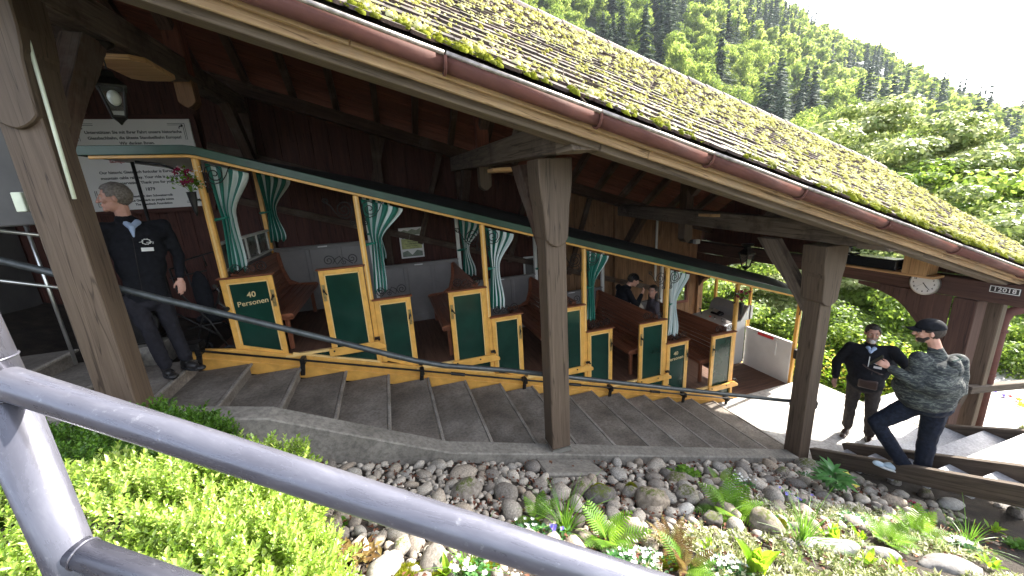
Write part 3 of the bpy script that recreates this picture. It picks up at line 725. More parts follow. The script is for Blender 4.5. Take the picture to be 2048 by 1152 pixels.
for i, (d, p) in enumerate(pick):
    M4 = roof_frame(p+nrm*(.012+R_.uniform(-.003, .004)), .02)
    if tile_me is None:
        o = obj('roof_tile', tmb, M_['tile'], None); tile_me = o.data; o.parent = st
    else:
        o = bpy.data.objects.new('roof_tile', tile_me); COL.objects.link(o); o.parent = st
    M4.translation -= PW[st.name]; o.matrix_local = M4
tmp_t = (tp, tfs)
tr = []
for d, p in rest:
    M4 = roof_frame(p+nrm*(.012+R_.uniform(-.003, .004)), .02); tr.append((0, np.array(M4)))
scatter('roof_tiles', [tmp_t], tr, M_['tile'], st, kind='stuff')
# rear slope in one plain tiled sheet
o = obj('rear_roof_covering', MB().add([(XW, 5.57, roof_z(XW, 5.57)), (XE, 5.57, roof_z(XE, 5.57)), (XE, 8.7, roof_z(XE, 8.7)), (XW, 8.7, roof_z(XW, 8.7)),
    (XW, 5.57, roof_z(XW, 5.57)-.05), (XE, 5.57, roof_z(XE, 5.57)-.05), (XE, 8.7, roof_z(XE, 8.7)-.05), (XW, 8.7, roof_z(XW, 8.7)-.05)],
    [(0, 1, 2, 3), (7, 6, 5, 4), (0, 4, 5, 1), (1, 5, 6, 2), (2, 6, 7, 3), (3, 7, 4, 0)]), M_['tile'], st)
obj('front_roof_underlay', MB().add([(XW, 2.47, roof_z(XW, 2.47)-.025), (XE, 2.47, roof_z(XE, 2.47)-.025), (XE, 5.57, roof_z(XE, 5.57)-.025), (XW, 5.57, roof_z(XW, 5.57)-.025),
    (XW, 2.47, roof_z(XW, 2.47)-.05), (XE, 2.47, roof_z(XE, 2.47)-.05), (XE, 5.57, roof_z(XE, 5.57)-.05), (XW, 5.57, roof_z(XW, 5.57)-.05)],
    [(0, 1, 2, 3), (7, 6, 5, 4), (0, 4, 5, 1), (1, 5, 6, 2), (2, 6, 7, 3), (3, 7, 4, 0)]), M_['soil'], st)
# ridge tiles
rl = .36; x = -2.4; k = 0
while x < XE-.1:
    P0 = Vector((x, 5.57, roof_z(x, 5.57)+.0)); P1 = Vector((x+rl+.03, 5.57, roof_z(x+rl+.03, 5.57)))
    mb = MB(); vs = []
    for p, r0 in ((P0, .105), (P1, .092)):
        for rr in (r0, r0-.014):
            for q in range(7):
                a = math.pi*q/6; vs.append((p.x, p.y-rr*1.05*math.cos(a), p.z-.045+rr*math.sin(a)*.95))
    fs = []
    for q in range(6):
        fs.append((q, q+1, 14+q+1, 14+q)); fs.append((7+q+1, 7+q, 21+q, 21+q+1)); fs.append((q+1, q, 7+q, 7+q+1)); fs.append((14+q, 14+q+1, 21+q+1, 21+q))
    mb.add(vs, [f[::-1] for f in fs], (1, 0, 0)); obj('ridge_tile', mb, M_['ridge'], st, smooth=False)
    x += rl
# verge board
obj('verge_board', MB().beam((XE+.01, 2.45, roof_z(XE, 2.45)-.07), (XE+.01, 5.57, roof_z(XE, 5.57)-.07), .03, .16, vertical_ends=True), M_['brown'], st)
obj('verge_board', MB().beam((XE+.01, 8.7, roof_z(XE, 8.7)-.07), (XE+.01, 5.57, roof_z(XE, 5.57)-.07), .03, .16, vertical_ends=True), M_['brown'], st)
# ------------------------------------------------------------------ moss on the roof
rng = np.random.RandomState(3)
def leaf_t(l, wd, fold=.15, n=1):
    return ([(0, 0, 0), (wd/2, l*.45, fold*l), (0, l, 0), (-wd/2, l*.45, fold*l)], [(0, 1, 2), (0, 2, 3)])
def tuft_t(nb, h, wd, spread, seed=0):
    r = np.random.RandomState(seed); V = []; Fc = []
    for i in range(nb):
        a = r.uniform(0, 6.28); s = r.uniform(.2, 1)*spread; hh = h*r.uniform(.6, 1.1)
        d = np.array([math.cos(a), math.sin(a)]); q = np.array([-d[1], d[0]])*wd/2
        b = len(V); o_ = d*r.uniform(0, .35)*spread
        V += [(o_[0]-q[0], o_[1]-q[1], 0), (o_[0]+q[0], o_[1]+q[1], 0), (o_[0]+d[0]*s, o_[1]+d[1]*s, hh)]
        Fc.append((b, b+1, b+2))
    return V, Fc
def dome_t(seed, n=9, m=4):
    r = np.random.RandomState(seed); V = [(0, 0, .62*r.uniform(.8, 1.2))]; Fc = []
    for j in range(1, m):
        ph = math.pi/2*j/(m-1)
        for i in range(n):
            a = 6.283*(i+.5*(j % 2))/n; k = r.uniform(.78, 1.18); V.append((math.sin(ph)*math.cos(a)*k, math.sin(ph)*math.sin(a)*k, .62*math.cos(ph)*k-(.08 if j == m-1 else 0)))
    for i in range(n): Fc.append((0, 1+i, 1+(i+1) % n))
    for j in range(m-2):
        for i in range(n):
            a, b = 1+j*n+i, 1+j*n+(i+1) % n; Fc += [(a, a+n, b), (b, a+n, b+n)]
    V = [tuple(q*.024 for q in v) for v in V]
    tv, tf_ = tuft_t(12, .020, .006, .020, seed+9); k = len(V); V += [(x*.9, y*.9, z+.006) for x, y, z in tv]; Fc += [tuple(q+k for q in f) for f in tf_]
    return V, Fc
moss_t = [dome_t(s) for s in range(5)]
tr = []; trd = []
def vnoise(x, y, s=0):
    return (math.sin(x*3.1+s)+math.sin(y*4.7+1.3*s+x)+math.sin(x*7.3-y*5.1+s*2)+math.sin(x*1.3+y*2.1))/4
rax = np.array(ux); ray_ = np.array(uy); ran = np.array(nrm)
for d, p in cells:
    if p.x < -.9: continue
    s_al = (p-origin).dot(uy)
    den = .95+.42*vnoise(p.x*1.2, p.y*2.2)
    n = 0
    if R_.random() < den:
        n = R_.choice([6, 12, 19]) if p.length < 5 else R_.choice([6, 10, 14])
    if s_al < .16: n = int(n*1.5)+4 if vnoise(p.x*1.4, .3) > -.35 else 1
    big = 1.0 if p.length < 4.5 else 1.45
    cx, cy = R_.uniform(-.08, .08), R_.uniform(.015, .06)
    for i in range(n):
        q = p+ux*(cx+R_.gauss(0, .045))+uy*(cy+R_.gauss(0, .022))+nrm*(.026-R_.uniform(0, .006))
        s = R_.choice([.3, .4, .5, .6, .8, 1.05])*R_.uniform(.8, 1.2)*big*.82*(1.45 if s_al < .16 else 1)
        a = R_.uniform(0, 6.28); A = np.stack([rax*math.cos(a)+ray_*math.sin(a), ray_*math.cos(a)-rax*math.sin(a), ran])
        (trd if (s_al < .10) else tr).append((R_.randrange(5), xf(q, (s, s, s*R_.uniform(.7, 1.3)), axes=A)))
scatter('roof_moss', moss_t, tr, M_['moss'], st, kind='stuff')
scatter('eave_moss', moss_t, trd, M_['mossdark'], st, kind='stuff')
# hanging dead twig on the gutter
tw_ = MB()
P = [at for at in []]
pts = [(1.30, 2.39, lip(1.30)+.0), (1.22, 2.55, lip(1.22)+.15), (1.32, 2.75, lip(1.32)+.30), (1.62, 2.72, lip(1.62)+.27), (1.80, 2.58, lip(1.8)+.17), (1.86, 2.37, lip(1.86)-.0)]
tw_.tube(pts, [.004, .004, .0045, .004, .0035, .003], 5)
tw_.tube([pts[3], (1.75, 2.85, lip(1.75)+.36)], [.004, .002], 5)
tag(obj('dead_twig', tw_, M_['sleeper']), 'thin dead twig lying across the mossy tiles and the gutter edge', 'twig')

# ================================================================== stone steps, curb, landing
M_['nosing'] = stone('worn_step_nosing', [(.17, .15, .125), (.27, .24, .205), (.36, .33, .29)], 5.0, .8, .5, dist=.004, vary=.2)
stp = thing('stone_staircase', 'worn grey stone steps running down between the handrail and the yellow car', 'stairs', (1.4, 4.1, -2.8))
n = 0; Xn = 5.127
while Xn > -6:
    z = stair_z(Xn)+R_.uniform(-.003, .003)
    obj('step', MB().box(((Xn-.016+Xn-.489-.035)/2, 4.06, z-.1), (.508, 1.60, .20)), M_['step'], stp, bevel=.009)
    obj('nosing', MB().box((Xn+.004, 4.06, z-.013), (.034, 1.598, .030)), M_['nosing'], stp, bevel=.006)
    obj('riser_fill', MB().box((Xn-.30, 4.06, z-.6), (.52, 1.56, .78)), M_['concrete'], stp)
    Xn -= .4886
def curbtop(X):
    if X < -1.11: return -1.56-.25*(X+1.45)
    if X < .3: t = (X+1.11)/1.41; return -1.645+t*(-2.375+1.645)
    return stair_z(X)+.012
xs = [-5.5, -3, -1.79, -1.11, -.65, -.2, .3, 1, 2, 3, 4, 5.0]
P = [(x, 3.20, curbtop(x)) for x in xs]
P += [(x, 3.20, stair_z(x)-1.1) for x in xs[::-1]]
cw = MB().prism(P, (0, .20, 0), (1, 0, 0))
tag(obj('curb_wall', cw, M_['concrete'], bevel=.012), 'low pale concrete curb wall along the lower side of the stone steps', 'curb')
g_ = lambda a, b: ground(a, b)+.025
pad = MB().add([(1.10, 2.84, g_(1.1, 2.84)), (1.76, 2.84, g_(1.76, 2.84)), (1.74, 3.197, g_(1.74, 3.15)), (1.12, 3.197, g_(1.12, 3.15)), (1.10, 2.84, -3.2), (1.76, 2.84, -3.2), (1.74, 3.197, -3.2), (1.12, 3.197, -3.2)], [(0, 1, 2, 3), (4, 5, 1, 0), (5, 6, 2, 1), (6, 7, 3, 2), (7, 4, 0, 3)], (1, 0, 0))
tag(obj('post_footing', pad, M_['concrete'], bevel=.02), 'sloping concrete footing under the middle timber post', 'footing')
pl = obj('landing', MB().box((6.35, 4.05, -4.13), (2.44, 1.75, .32)), M_['platform'], kind='structure', bevel=.008)
obj('landing_path', MB().box((9.6, 3.30, -4.137), (4.0, 1.35, .32)), M_['platform'], kind='structure', bevel=.008)
# sleeper stairs climbing towards the viewer, right
ws = thing('sleeper_stairs', 'pale slate treads between three dark timber stringers climbing from the landing', 'stairs', (6.0, 2.4, -3.6))
for a, b, wd in (((5.40, 3.28, -3.93), (4.98, 1.0, -2.68), .10), ((5.80, 3.12, -3.85), (5.56, 1.2, -2.79), .11), ((7.22, 2.95, -3.80), (7.05, .9, -2.70), .12)):
    obj('stringer', MB().beam(a, b, wd, .19), M_['sleeper'], ws, bevel=.01)
for j in range(7):
    y = 3.06-.34*j; z = -3.83+.185*j
    x0 = 5.40-.2*(3.28-y)*.92; xm = 5.80-.12*(3.12-y); x1 = 7.2
    for a, b in ((x0+.06, xm-.06), (xm+.07, x1-.06)):
        obj('tread', MB().box(((a+b)/2, y-.16, z+.02), (b-a, .36, .045), Matrix.Rotation(R_.uniform(-.03, .03), 3, 'Z')), M_['tread'], ws, bevel=.008)
        obj('riser', MB().box(((a+b)/2, y-.33, z+.12), (b-a, .03, .16)), M_['sleeper'], ws)
# handrail
hr = thing('handrail', 'dark grey handrail curving down in front of the car and ending in a hook', 'handrail', (1.4, 3.5, -2.0))
rp = [(-5.2, 3.5, .98), (-4.0, 3.5, .44), (-1.93, 3.5, -.541), (-.9, 3.5, -1.035), (-.15, 3.5, -1.40), (.10, 3.5, -1.518), (.35, 3.5, -1.615), (1.0, 3.5, -1.800), (2.4, 3.5, -2.255), (4.99, 3.5, -3.085), (5.30, 3.5, -3.17), (5.44, 3.47, -3.155), (5.52, 3.45, -3.175), (5.545, 3.44, -3.23), (5.53, 3.44, -3.29), (5.48, 3.44, -3.31)]
obj('rail', MB().tube(rp, .0255, 12), M_['rail'], hr, smooth=True)
for X, z in ((1.44, -1.98), (5.10, -3.12), (-2.0, -.53)):
    obj('rail_bracket', MB().tube([(X, 3.44, z-.06), (X, 3.5, z-.055), (X, 3.5, z-.01)], .009, 8).box((X, 3.452, z-.06), (.06, .012, .08)), M_['rail'], hr)
# steel rails at upper left
sr = thing('steel_guard_rail', 'bright steel double rail on the upper landing left of the big post', 'railing', (-3.5, 4.6, -.6))
obj('top_rail', MB().tube([(-5.2, 4.6, .39), (-2.98, 4.6, -.155)], .017, 10), M_['steel'], sr, smooth=True)
obj('lower_rail', MB().tube([(-5.2, 4.6, .03), (-2.56, 4.6, -.765)], .017, 10), M_['steel'], sr, smooth=True)
for x in (-4.9, -3.05): obj('baluster', MB().tube([(x, 4.6, -1.4), (x, 4.6, .0 if x > -4 else .3)], .014, 8), M_['steel'], sr, smooth=True)
# foreground railing
cam2w = lambda x, y, t: Vector(RM @ np.array([(x-1024)/F*t, (y-576)/F*t, t]))
fr = thing('foreground_railing', 'blue grey painted tube railing close in front of the viewer', 'railing', tuple(cam2w(30, 775, .56)))
A_ = cam2w(30, 770, .545); B_ = cam2w(1000, 1083, .500)
dirr = (B_-A_).normalized()
up_ = Vector((0, 0, 1))
obj('top_rail', MB().tube([A_-dirr*.9, A_-dirr*.3, A_-dirr*.05, A_, B_, B_+dirr*.5], .0228, 28), M_['galv'], fr, smooth=True)
P_ = A_-dirr*.036
obj('upright', MB().tube([P_+up_*(-1.0), P_+up_*(-.0)], .0305, 26), M_['galv'], fr, smooth=True)
low = P_-up_*.300
obj('middle_rail', MB().tube([low, low+dirr*.8], .022, 20), M_['galv'], fr, smooth=True)
# weld beads
def ring(c, ax, r, t, mat, name):
    ax = ax.normalized(); a = ax.orthogonal().normalized(); b = ax.cross(a)
    P = [c+(a*math.cos(q*math.pi/12)+b*math.sin(q*math.pi/12))*r*(1+.01*math.sin(q*2.7)) for q in range(25)]
    return obj(name, MB().tube(P, t, 6, cap=False), mat, fr, smooth=True)
ring(P_-up_*.030, up_, .0300, .002, M_['galv'], 'weld_bead')
ring(low+dirr*.034, dirr, .0220, .002, M_['galv'], 'weld_bead')
ring(P_+up_*.028, up_, .0300, .0018, M_['galv'], 'weld_bead')
obj('upright_top', MB().tube([P_+up_*.0, P_+up_*.30+dirr*(-.02)], .0305, 26), M_['galv'], fr, smooth=True)
# far timber fence and drain pipe
ff = thing('timber_fence', 'weathered timber rail fence with raking strut beside the far landing', 'fence', (8.5, 2.8, -3.6))
obj('rail', MB().beam((7.55, 2.78, -3.12), (11.5, 2.55, -3.62), .09, .11), M_['sleeper'], ff, bevel=.008)
obj('strut', MB().beam((7.62, 2.83, -3.20), (7.60, 2.95, -3.95), .16, .06, (0, 1, 0)), M_['sleeper'], ff, bevel=.006)
obj('post', MB().beam((10.2, 2.62, -3.4), (10.2, 2.62, -4.4), .1, .1, (0, 1, 0)), M_['sleeper'], ff, bevel=.006)
dp = thing('drain_pipe', 'red brown rain pipe with an elbow beside the far gable post', 'drain pipe', (8.05, 2.8, -3.9))
obj('pipe', MB().tube([(8.05, 2.78, -4.0), (8.05, 2.80, -2.30), (8.06, 2.80, -2.15), (8.10, 2.78, -2.05), (8.22, 2.70, -1.99), (8.9, 2.40, -1.90)], .062, 14), M_['gutter'], dp, smooth=True)
for z in (-2.32, -3.0): obj('pipe_clamp', MB().tube([(8.05, 2.79, z-.012), (8.05, 2.79, z+.012)], .068, 14), M_['gutter'], dp)
# conduit tube on left post, clock, number plate, loudspeaker, lamps, ceiling boards
tag(obj('conduit_tube', MB().tube([(-1.862, 3.285, 1.30), (-1.862, 3.25, .62), (-1.862, 3.225, .10)], .011, 8), M_['conduit'], smooth=True), 'pale conduit tube fixed down the side of the big left post', 'conduit')
jb = MB().box((-2.17, 3.30, .10), (.05, .04, .12)); tag(obj('junction_box', jb, M_['conduit'], bevel=.004), 'small pale junction box on the left edge of the big left post', 'junction box')
cb = MB().box((-2.42, 3.7, .45), (.42, .08, 1.0)); tag(obj('grey_panel', cb, M_['plaster'], bevel=.01), 'plain grey-green panel behind the big left post', 'panel')
ck = thing('station_clock', 'round white wall clock on the gable beam', 'clock', (7.37, 3.38, -1.66))
cx = 7.385
obj('clock_rim', MB().lathe((cx, 3.38, -1.66), [(.165, 0), (.172, -.02), (.172, -.05), (.150, -.055), (.150, -.04)], (1, 0, 0), 36), M_['steel'], ck, smooth=False)
obj('clock_dial', MB().lathe((cx-.048, 3.38, -1.66), [(.0, 0), (.152, 0), (.152, .01)], (-1, 0, 0), 36), M_['white'], ck)
E1 = Matrix(((0, 0, -1, 0), (-1, 0, 0, 0), (0, 1, 0, 0), (0, 0, 0, 1)))   # text facing -X
for h in range(1, 13):
    a = math.radians(90-30*h)
    yy = 3.38-.118*math.cos(a); zz = -1.66+.118*math.sin(a)
    text_obj('numeral', str(h), .036, M_['ink'], ck, Matrix.Translation((cx-.061, yy, zz)) @ E1, bold=.0008)
for ang, L, wd in ((math.radians(90-142), .072, .010), (math.radians(90-138), .115, .007), (math.radians(90-232), .11, .002)):
    d = Vector((0, -math.cos(ang), math.sin(ang)))
    obj('clock_hand', MB().beam(Vector((cx-.0625, 3.38, -1.66))-d*.015, Vector((cx-.0625, 3.38, -1.66))+d*L, wd, .002, (1, 0, 0)), M_['ink'], ck)
npl = thing('number_plate', 'small dark plate with white edge and digits on the beam right of the clock', 'number plate', (7.38, 2.62, -1.60))
obj('plate', MB().box((7.392, 2.62, -1.60), (.012, .27, .085)), M_['ink'], npl)
obj('plate_border', MB().box((7.385, 2.62, -1.562), (.006, .26, .008)).box((7.385, 2.62, -1.638), (.006, .26, .008)).box((7.385, 2.493, -1.60), (.006, .008, .07)).box((7.385, 2.747, -1.60), (.006, .008, .07)), M_['white'], npl)
text_obj('digits', '12018', .075, M_['white'], npl, Matrix.Translation((7.384, 2.62, -1.60)) @ E1, bold=.001, spacing=1.1)
ls = MB().box((6.85, 7.3, -1.42), (.13, .10, .10)); ls2 = thing('wall_loudspeaker', 'small white loudspeaker box under the tie beam in front of light panels', 'loudspeaker', (6.85, 7.3, -1.42))
obj('cabinet', ls, M_['white'], ls2, bevel=.01); obj('back_bracket', MB().box((6.80, 7.40, -1.42), (.14, .10, .08)), M_['black'], ls2)
def board8(c, label, sx=.42, sy=.55):
    x, y, z = c; k = .08
    P = [(x-sx/2+k, y-sy/2, z), (x+sx/2-k, y-sy/2, z), (x+sx/2, y-sy/2+k, z), (x+sx/2, y+sy/2-k, z), (x+sx/2-k, y+sy/2, z), (x-sx/2+k, y+sy/2, z), (x-sx/2, y+sy/2-k, z), (x-sx/2, y-sy/2+k, z)]
    tag(obj('ceiling_board', MB().prism(P, (0, 0, .045), (1, 0, 0)), M_['orange'], bevel=.006), label, 'wooden board')
board8((-1.98, 4.72, 1.235), 'pale octagonal wooden board under the tie beam beside the hanging lantern', .36, .66)
board8((1.44, 4.85, .225), 'pale wooden board under the middle tie beam', .30, .42)
board8((5.12, 5.1, -.60), 'pale wooden board lying on top of the right tie beam', .40, .45)
def lantern(c, drop, label, sc=1.0, bulb=True, ph=math.pi/4):
    x, y, z = c
    t = thing('hanging_lantern', label, 'lantern', c, 'black hanging lanterns')
    obj('ceiling_rose', MB().lathe((x, y, z+drop+.03), [(.02*sc, -.09*sc), (.03*sc, -.05*sc), (.085*sc, -.02*sc), (.095*sc, 0)], n=16), M_['iron'], t, smooth=True)
    obj('chain', MB().tube([(x, y, z+.14*sc), (x+.004, y, z+drop*.5), (x, y, z+drop)], .005, 6), M_['iron'], t)
    n_ = 4
    obj('lantern_cap', MB().lathe((x, y, z), [(.125*sc, .0), (.13*sc, .02*sc), (.07*sc, .075*sc), (.055*sc, .085*sc), (.05*sc, .12*sc), (.02*sc, .14*sc)], n=n_, phase=ph), M_['iron'], t)
    f = MB(); top = .105*sc; bot = .055*sc; H = .21*sc
    for k in range(n_):
        a = ph+k*2*math.pi/n_; a2 = a+2*math.pi/n_
        f.tube([(x+top*math.cos(a), y+top*math.sin(a), z+.005), (x+bot*math.cos(a), y+bot*math.sin(a), z-H)], .010*sc, 6)
        f.tube([(x+bot*math.cos(a), y+bot*math.sin(a), z-H), (x+bot*math.cos(a2), y+bot*math.sin(a2), z-H)], .010*sc, 6)
    f.lathe((x, y, z-H-.06*sc), [(.005, 0), (.022*sc, .02*sc), (.062*sc, .055*sc), (.066*sc, .068*sc)], n=n_, phase=ph)
    obj('lantern_frame', f, M_['iron'], t)
    for k in range(n_):
        a = ph+k*2*math.pi/n_; a2 = a+2*math.pi/n_; q = .93
        obj('glass_pane', MB().add([(x+top*q*math.cos(a), y+top*q*math.sin(a), z), (x+top*q*math.cos(a2), y+top*q*math.sin(a2), z), (x+bot*q*math.cos(a2), y+bot*q*math.sin(a2), z-H), (x+bot*q*math.cos(a), y+bot*q*math.sin(a), z-H)], [(0, 1, 2, 3)]), M_['glass'], t)
    if bulb: obj('bulb', MB().ball((x, y, z-.065*sc), (.042*sc, .042*sc, .06*sc), 14, 9), M_['bulb'], t, smooth=True)
    return t
lantern((-1.97, 4.20, .965), .30, 'black hanging lantern with frosted bulb above the white sign at left', ph=math.radians(-20))
lantern((6.35, 5.50, -1.42), .16, 'black clear-glass lantern hanging in the far gable opening', 1.15, False)
# signs
sg = thing('information_sign', 'large grey white sign board with German and English text behind the grey-haired man', 'sign', (-3.5, 7.7, .7))
YS = 7.735
sgb = MB().prism([(-4.27, YS, 1.345), (-4.27, YS, 1.17), (-4.30, YS, 1.14), (-4.31, YS, .03), (-2.86, YS, .03), (-2.735, YS, 1.375)], (0, .02, 0))
sgb = MB().box((-3.52, YS+.01, .70), (1.52, .02, 1.33)); obj('board', sgb, M_['signwhite'], sg, bevel=.004)
obj('board_frame', MB().box((-3.52, YS+.03, 1.40), (1.66, .04, .075)).box((-3.52, YS+.03, 0.0), (1.66, .04, .07)).box((-2.715, YS+.03, .70), (.07, .04, 1.33)).box((-4.325, YS+.03, .70), (.07, .04, 1.33)), M_['dark_board'], sg)
LN = [('Unterstützen Sie mit Ihrer Fahrt unsere historische', 1.178, .058, 'ink'), ('Giessbachbahn, die älteste Standseilbahn Europas!', 1.098, .058, 'ink'), ('Wir danken Ihnen.', 1.020, .058, 'ink'),
      ("Our historic Giessbach funicular is Europe's oldest", .600, .056, 'ink'), ('mountain cable railway. Your ride is a contribution', .518, .056, 'ink'), ('to its conservation. Thank you for your support.', .440, .056, 'ink'),
      ('Sauvegarde de notre train historique', .760, .055, 'redink'), ('1879', .335, .066, 'ink'), ('Giessbach dem Schweizervolk', .235, .045, 'ink'), ('Le Giessbach au peuple suisse', .172, .045, 'ink'), ('The Giessbach Foundation', .110, .045, 'ink')]
for s, z, sz, mt in LN: text_obj('lettering', s, sz, M_[mt], sg, face_south(-3.50, YS-.002, z), bold=.0016, ext=.0006, spacing=1.0)
def corner(x, z, sx, sz):
    mb = MB()
    for a, b in (((x, z), (x+.22*sx, z)), ((x+.03*sx, z+.02*sz*0-.022*sz), (x+.22*sx, z-.022*sz)), ((x, z), (x, z-.24*sz)), ((x+.022*sx, z-.03*sz), (x+.022*sx, z-.24*sz))):
        mb.beam((a[0], YS-.0015, a[1]), (b[0], YS-.0015, b[1]), .001, .006, (0, 0, 1) if abs(a[1]-b[1]) < .01 else (1, 0, 0))
    for i in range(9):
        t = i/8; mb.ball((x+sx*(.012+.06*t*math.cos(i*1.9)**2+.02), YS-.001, z-sz*(.012+.06*t*math.sin(i*1.7)**2+.01)), (.010, .0015, .010), 6, 4)
    return mb
for x, z, sx, sz in ((-4.20, 1.30, 1, 1), (-2.84, 1.30, -1, 1), (-4.20, .10, 1, -1), (-2.84, .10, -1, -1)): obj('corner_ornament', corner(x, z, sx, sz), M_['ink'], sg)
ps = thing('wall_poster', 'small framed landscape poster on the dark wall behind the second compartment', 'poster', (.38, 7.7, -.88))
YP = 7.74
obj('sheet', MB().box((.39, YP+.008, -.885), (.44, .012, .585)), M_['signwhite'], ps)
obj('picture_hills', MB().prism([(.20, YP, -.73), (.20, YP, -.66), (.27, YP, -.63), (.34, YP, -.66), (.42, YP, -.62), (.50, YP, -.65), (.58, YP, -.61), (.58, YP, -.73)], (0, -.002, 0)), plain('poster_hill_print', (.30, .32, .24), .6), ps)
obj('picture_meadow', MB().prism([(.20, YP, -1.0), (.20, YP, -.80), (.58, YP, -.82), (.58, YP, -1.0)], (0, -.002, 0)), plain('poster_olive_print', (.42, .43, .18), .6), ps)
obj('picture_border', MB().prism([(.20, YP, -1.15), (.20, YP, -1.06), (.30, YP, -1.03), (.38, YP, -1.12), (.48, YP, -1.03), (.58, YP, -1.06), (.58, YP, -1.15)], (0, -.002, 0)), plain('poster_green_print', (.20, .23, .18), .6), ps)
text_obj('lettering', 'GIESSBACH', .072, M_['ink'], ps, face_south(.39, YP-.003, -.775), bold=.001, ext=.0005)
for i in range(4): text_obj('lettering', ['Brienzersee', 'Hotel & Standseilbahn', 'Berner Oberland', 'Schweiz'][i], .030, M_['ink'], ps, face_south(.39, YP-.003, -.86-.042*i), ext=.0005)
p2 = thing('small_framed_notice', 'small white framed notice on the wall right of the middle post', 'notice', (2.8, 7.7, -1.6))
obj('frame', MB().box((2.80, 7.74, -1.62), (.26, .02, .42)), M_['white'], p2); obj('print', MB().box((2.80, 7.727, -1.62), (.19, .004, .34)), M_['plaster'], p2)
tag(obj('wall_conduit', MB().box((6.03, 7.69, -1.55), (.05, .03, 1.6)), M_['white'], bevel=.004), 'white vertical conduit strip on the light brown panelled wall', 'conduit')

# ================================================================== funicular car
YC = 4.95; YR = 6.95                 # near and far side planes
XK = [-1.80+1.48*k for k in range(7)]
XK[5] = 5.60; XK[6] = 7.10
zr_under = lambda X: .500-.309*(X+1.80)
z_u = lambda X: -1.605-.310*(X+1.80)
fl = lambda k: -1.755-.46*k
pt = lambda k: -.778-.462*k
car = thing('funicular_car', 'yellow and dark green open-sided funicular car with stepped compartments and striped curtains', 'funicular', (2.6, 5.9, -3.2))
# chassis: sloping yellow sills with a dark rod in front, floor beams
def sill(y, name='sill'):
    o = obj(name, MB().prism([(-2.26, y, -1.515), (-1.80, y, -1.60), (7.15, y, z_u(7.15)), (7.15, y, z_u(7.15)-.10), (5.2, y, z_u(5.2)-.26), (-2.26, y, -1.52-.24)], (0, .05, 0), (1, 0, -.31)), M_['yellow'], car, bevel=.005)
    return o
sill(YC-.05); sill(YR+.0)
obj('sill_moulding', MB().beam((-2.2, YC-.062, -1.625-.0), (7.0, YC-.062, z_u(7.0)-.12), .02, .018), M_['yellow'], car)
obj('rod', MB().tube([(-2.17, YC-.15, -1.50), (5.53, YC-.15, -3.885)], .013, 8), M_['iron'], car, smooth=True)
for X in (-2.15, -1.17, .18, 1.60, 3.02, 4.46, 5.42):
    zz = -1.50-.3097*(X+2.17)
    big = X in (-2.15,)
    obj('rod_bracket', MB().box((X, YC-.11, zz-.02), (.055, .12, .075)).beam((X, YC-.13, zz), (X-.03, YC-.13, zz-.20), .05, .03, (0, 1, 0)), M_['iron'], car, bevel=.006)
for X in (.55, 2.3, 3.75):
    zz = -1.50-.3097*(X+2.17); obj('rod_sleeve', MB().tube([(X, YC-.15, zz), (X+.18, YC-.15, zz-.056)], .024, 8), M_['iron'], car)
tag(obj('rear_buffer', MB().box((-2.22, YC-.06, -1.47), (.17, .16, .09)).lathe((-2.30, YC-.06, -1.45), [(.03, 0), (.035, .03)], (1, 0, 0), 10), M_['iron'], car, bevel=.01), 'dark iron buffer block')
# under frame
for y in (5.35, 6.55): obj('under_frame', MB().beam((-2.2, y, -1.95), (7.0, y, -4.80), .12, .20), M_['iron'], car)
for X in (-1.0, 5.0):
    for y in (5.3, 6.6):
        z = -2.35-.31*(X+1.0)
        obj('wheel', MB().lathe((X, y-.05, z), [(.0, 0), (.26, 0), (.27, .02), (.25, .08), (.0, .08)], (0, 1, 0), 24), M_['iron'], car)
# stepped floors
for k in range(5):
    x0 = XK[k]; x1 = XK[k+1]
    if k == 0: x0 = -2.28
    z = fl(k) if k else fl(0)
    fp = obj('compartment_floor', MB().box(((x0+x1)/2, (YC+YR)/2, z-.03), (x1-x0, YR-YC-.02, .05)), M_['floor'], car)
    if k < 4: obj('floor_step', MB().box((XK[k+1], (YC+YR)/2, z-.26), (.03, YR-YC-.06, .42), grain=(0, 1, 0)), M_['floor'], car)
y = YC+.01; k = 0
while y < YR-.05:
    obj('floor_plank', MB().box((6.35, y+.06, -4.035+R_.uniform(-.001, .001)), (1.52, .117, .04)), M_['floor'], car, bevel=.003); y += .12
obj('floor_edge', MB().box((6.35, YC-.03, -4.04), (1.56, .07, .06)).box((7.13, 5.95, -4.04), (.06, 2.0, .06)), M_['yellow'], car, bevel=.006)
obj('front_skirt', MB().prism([(5.6, YC-.045, -4.02), (7.12, YC-.045, -4.02), (7.12, YC-.045, -4.12), (5.6, YC-.045, -3.96)], (0, .03, 0)), M_['yellow'], car)
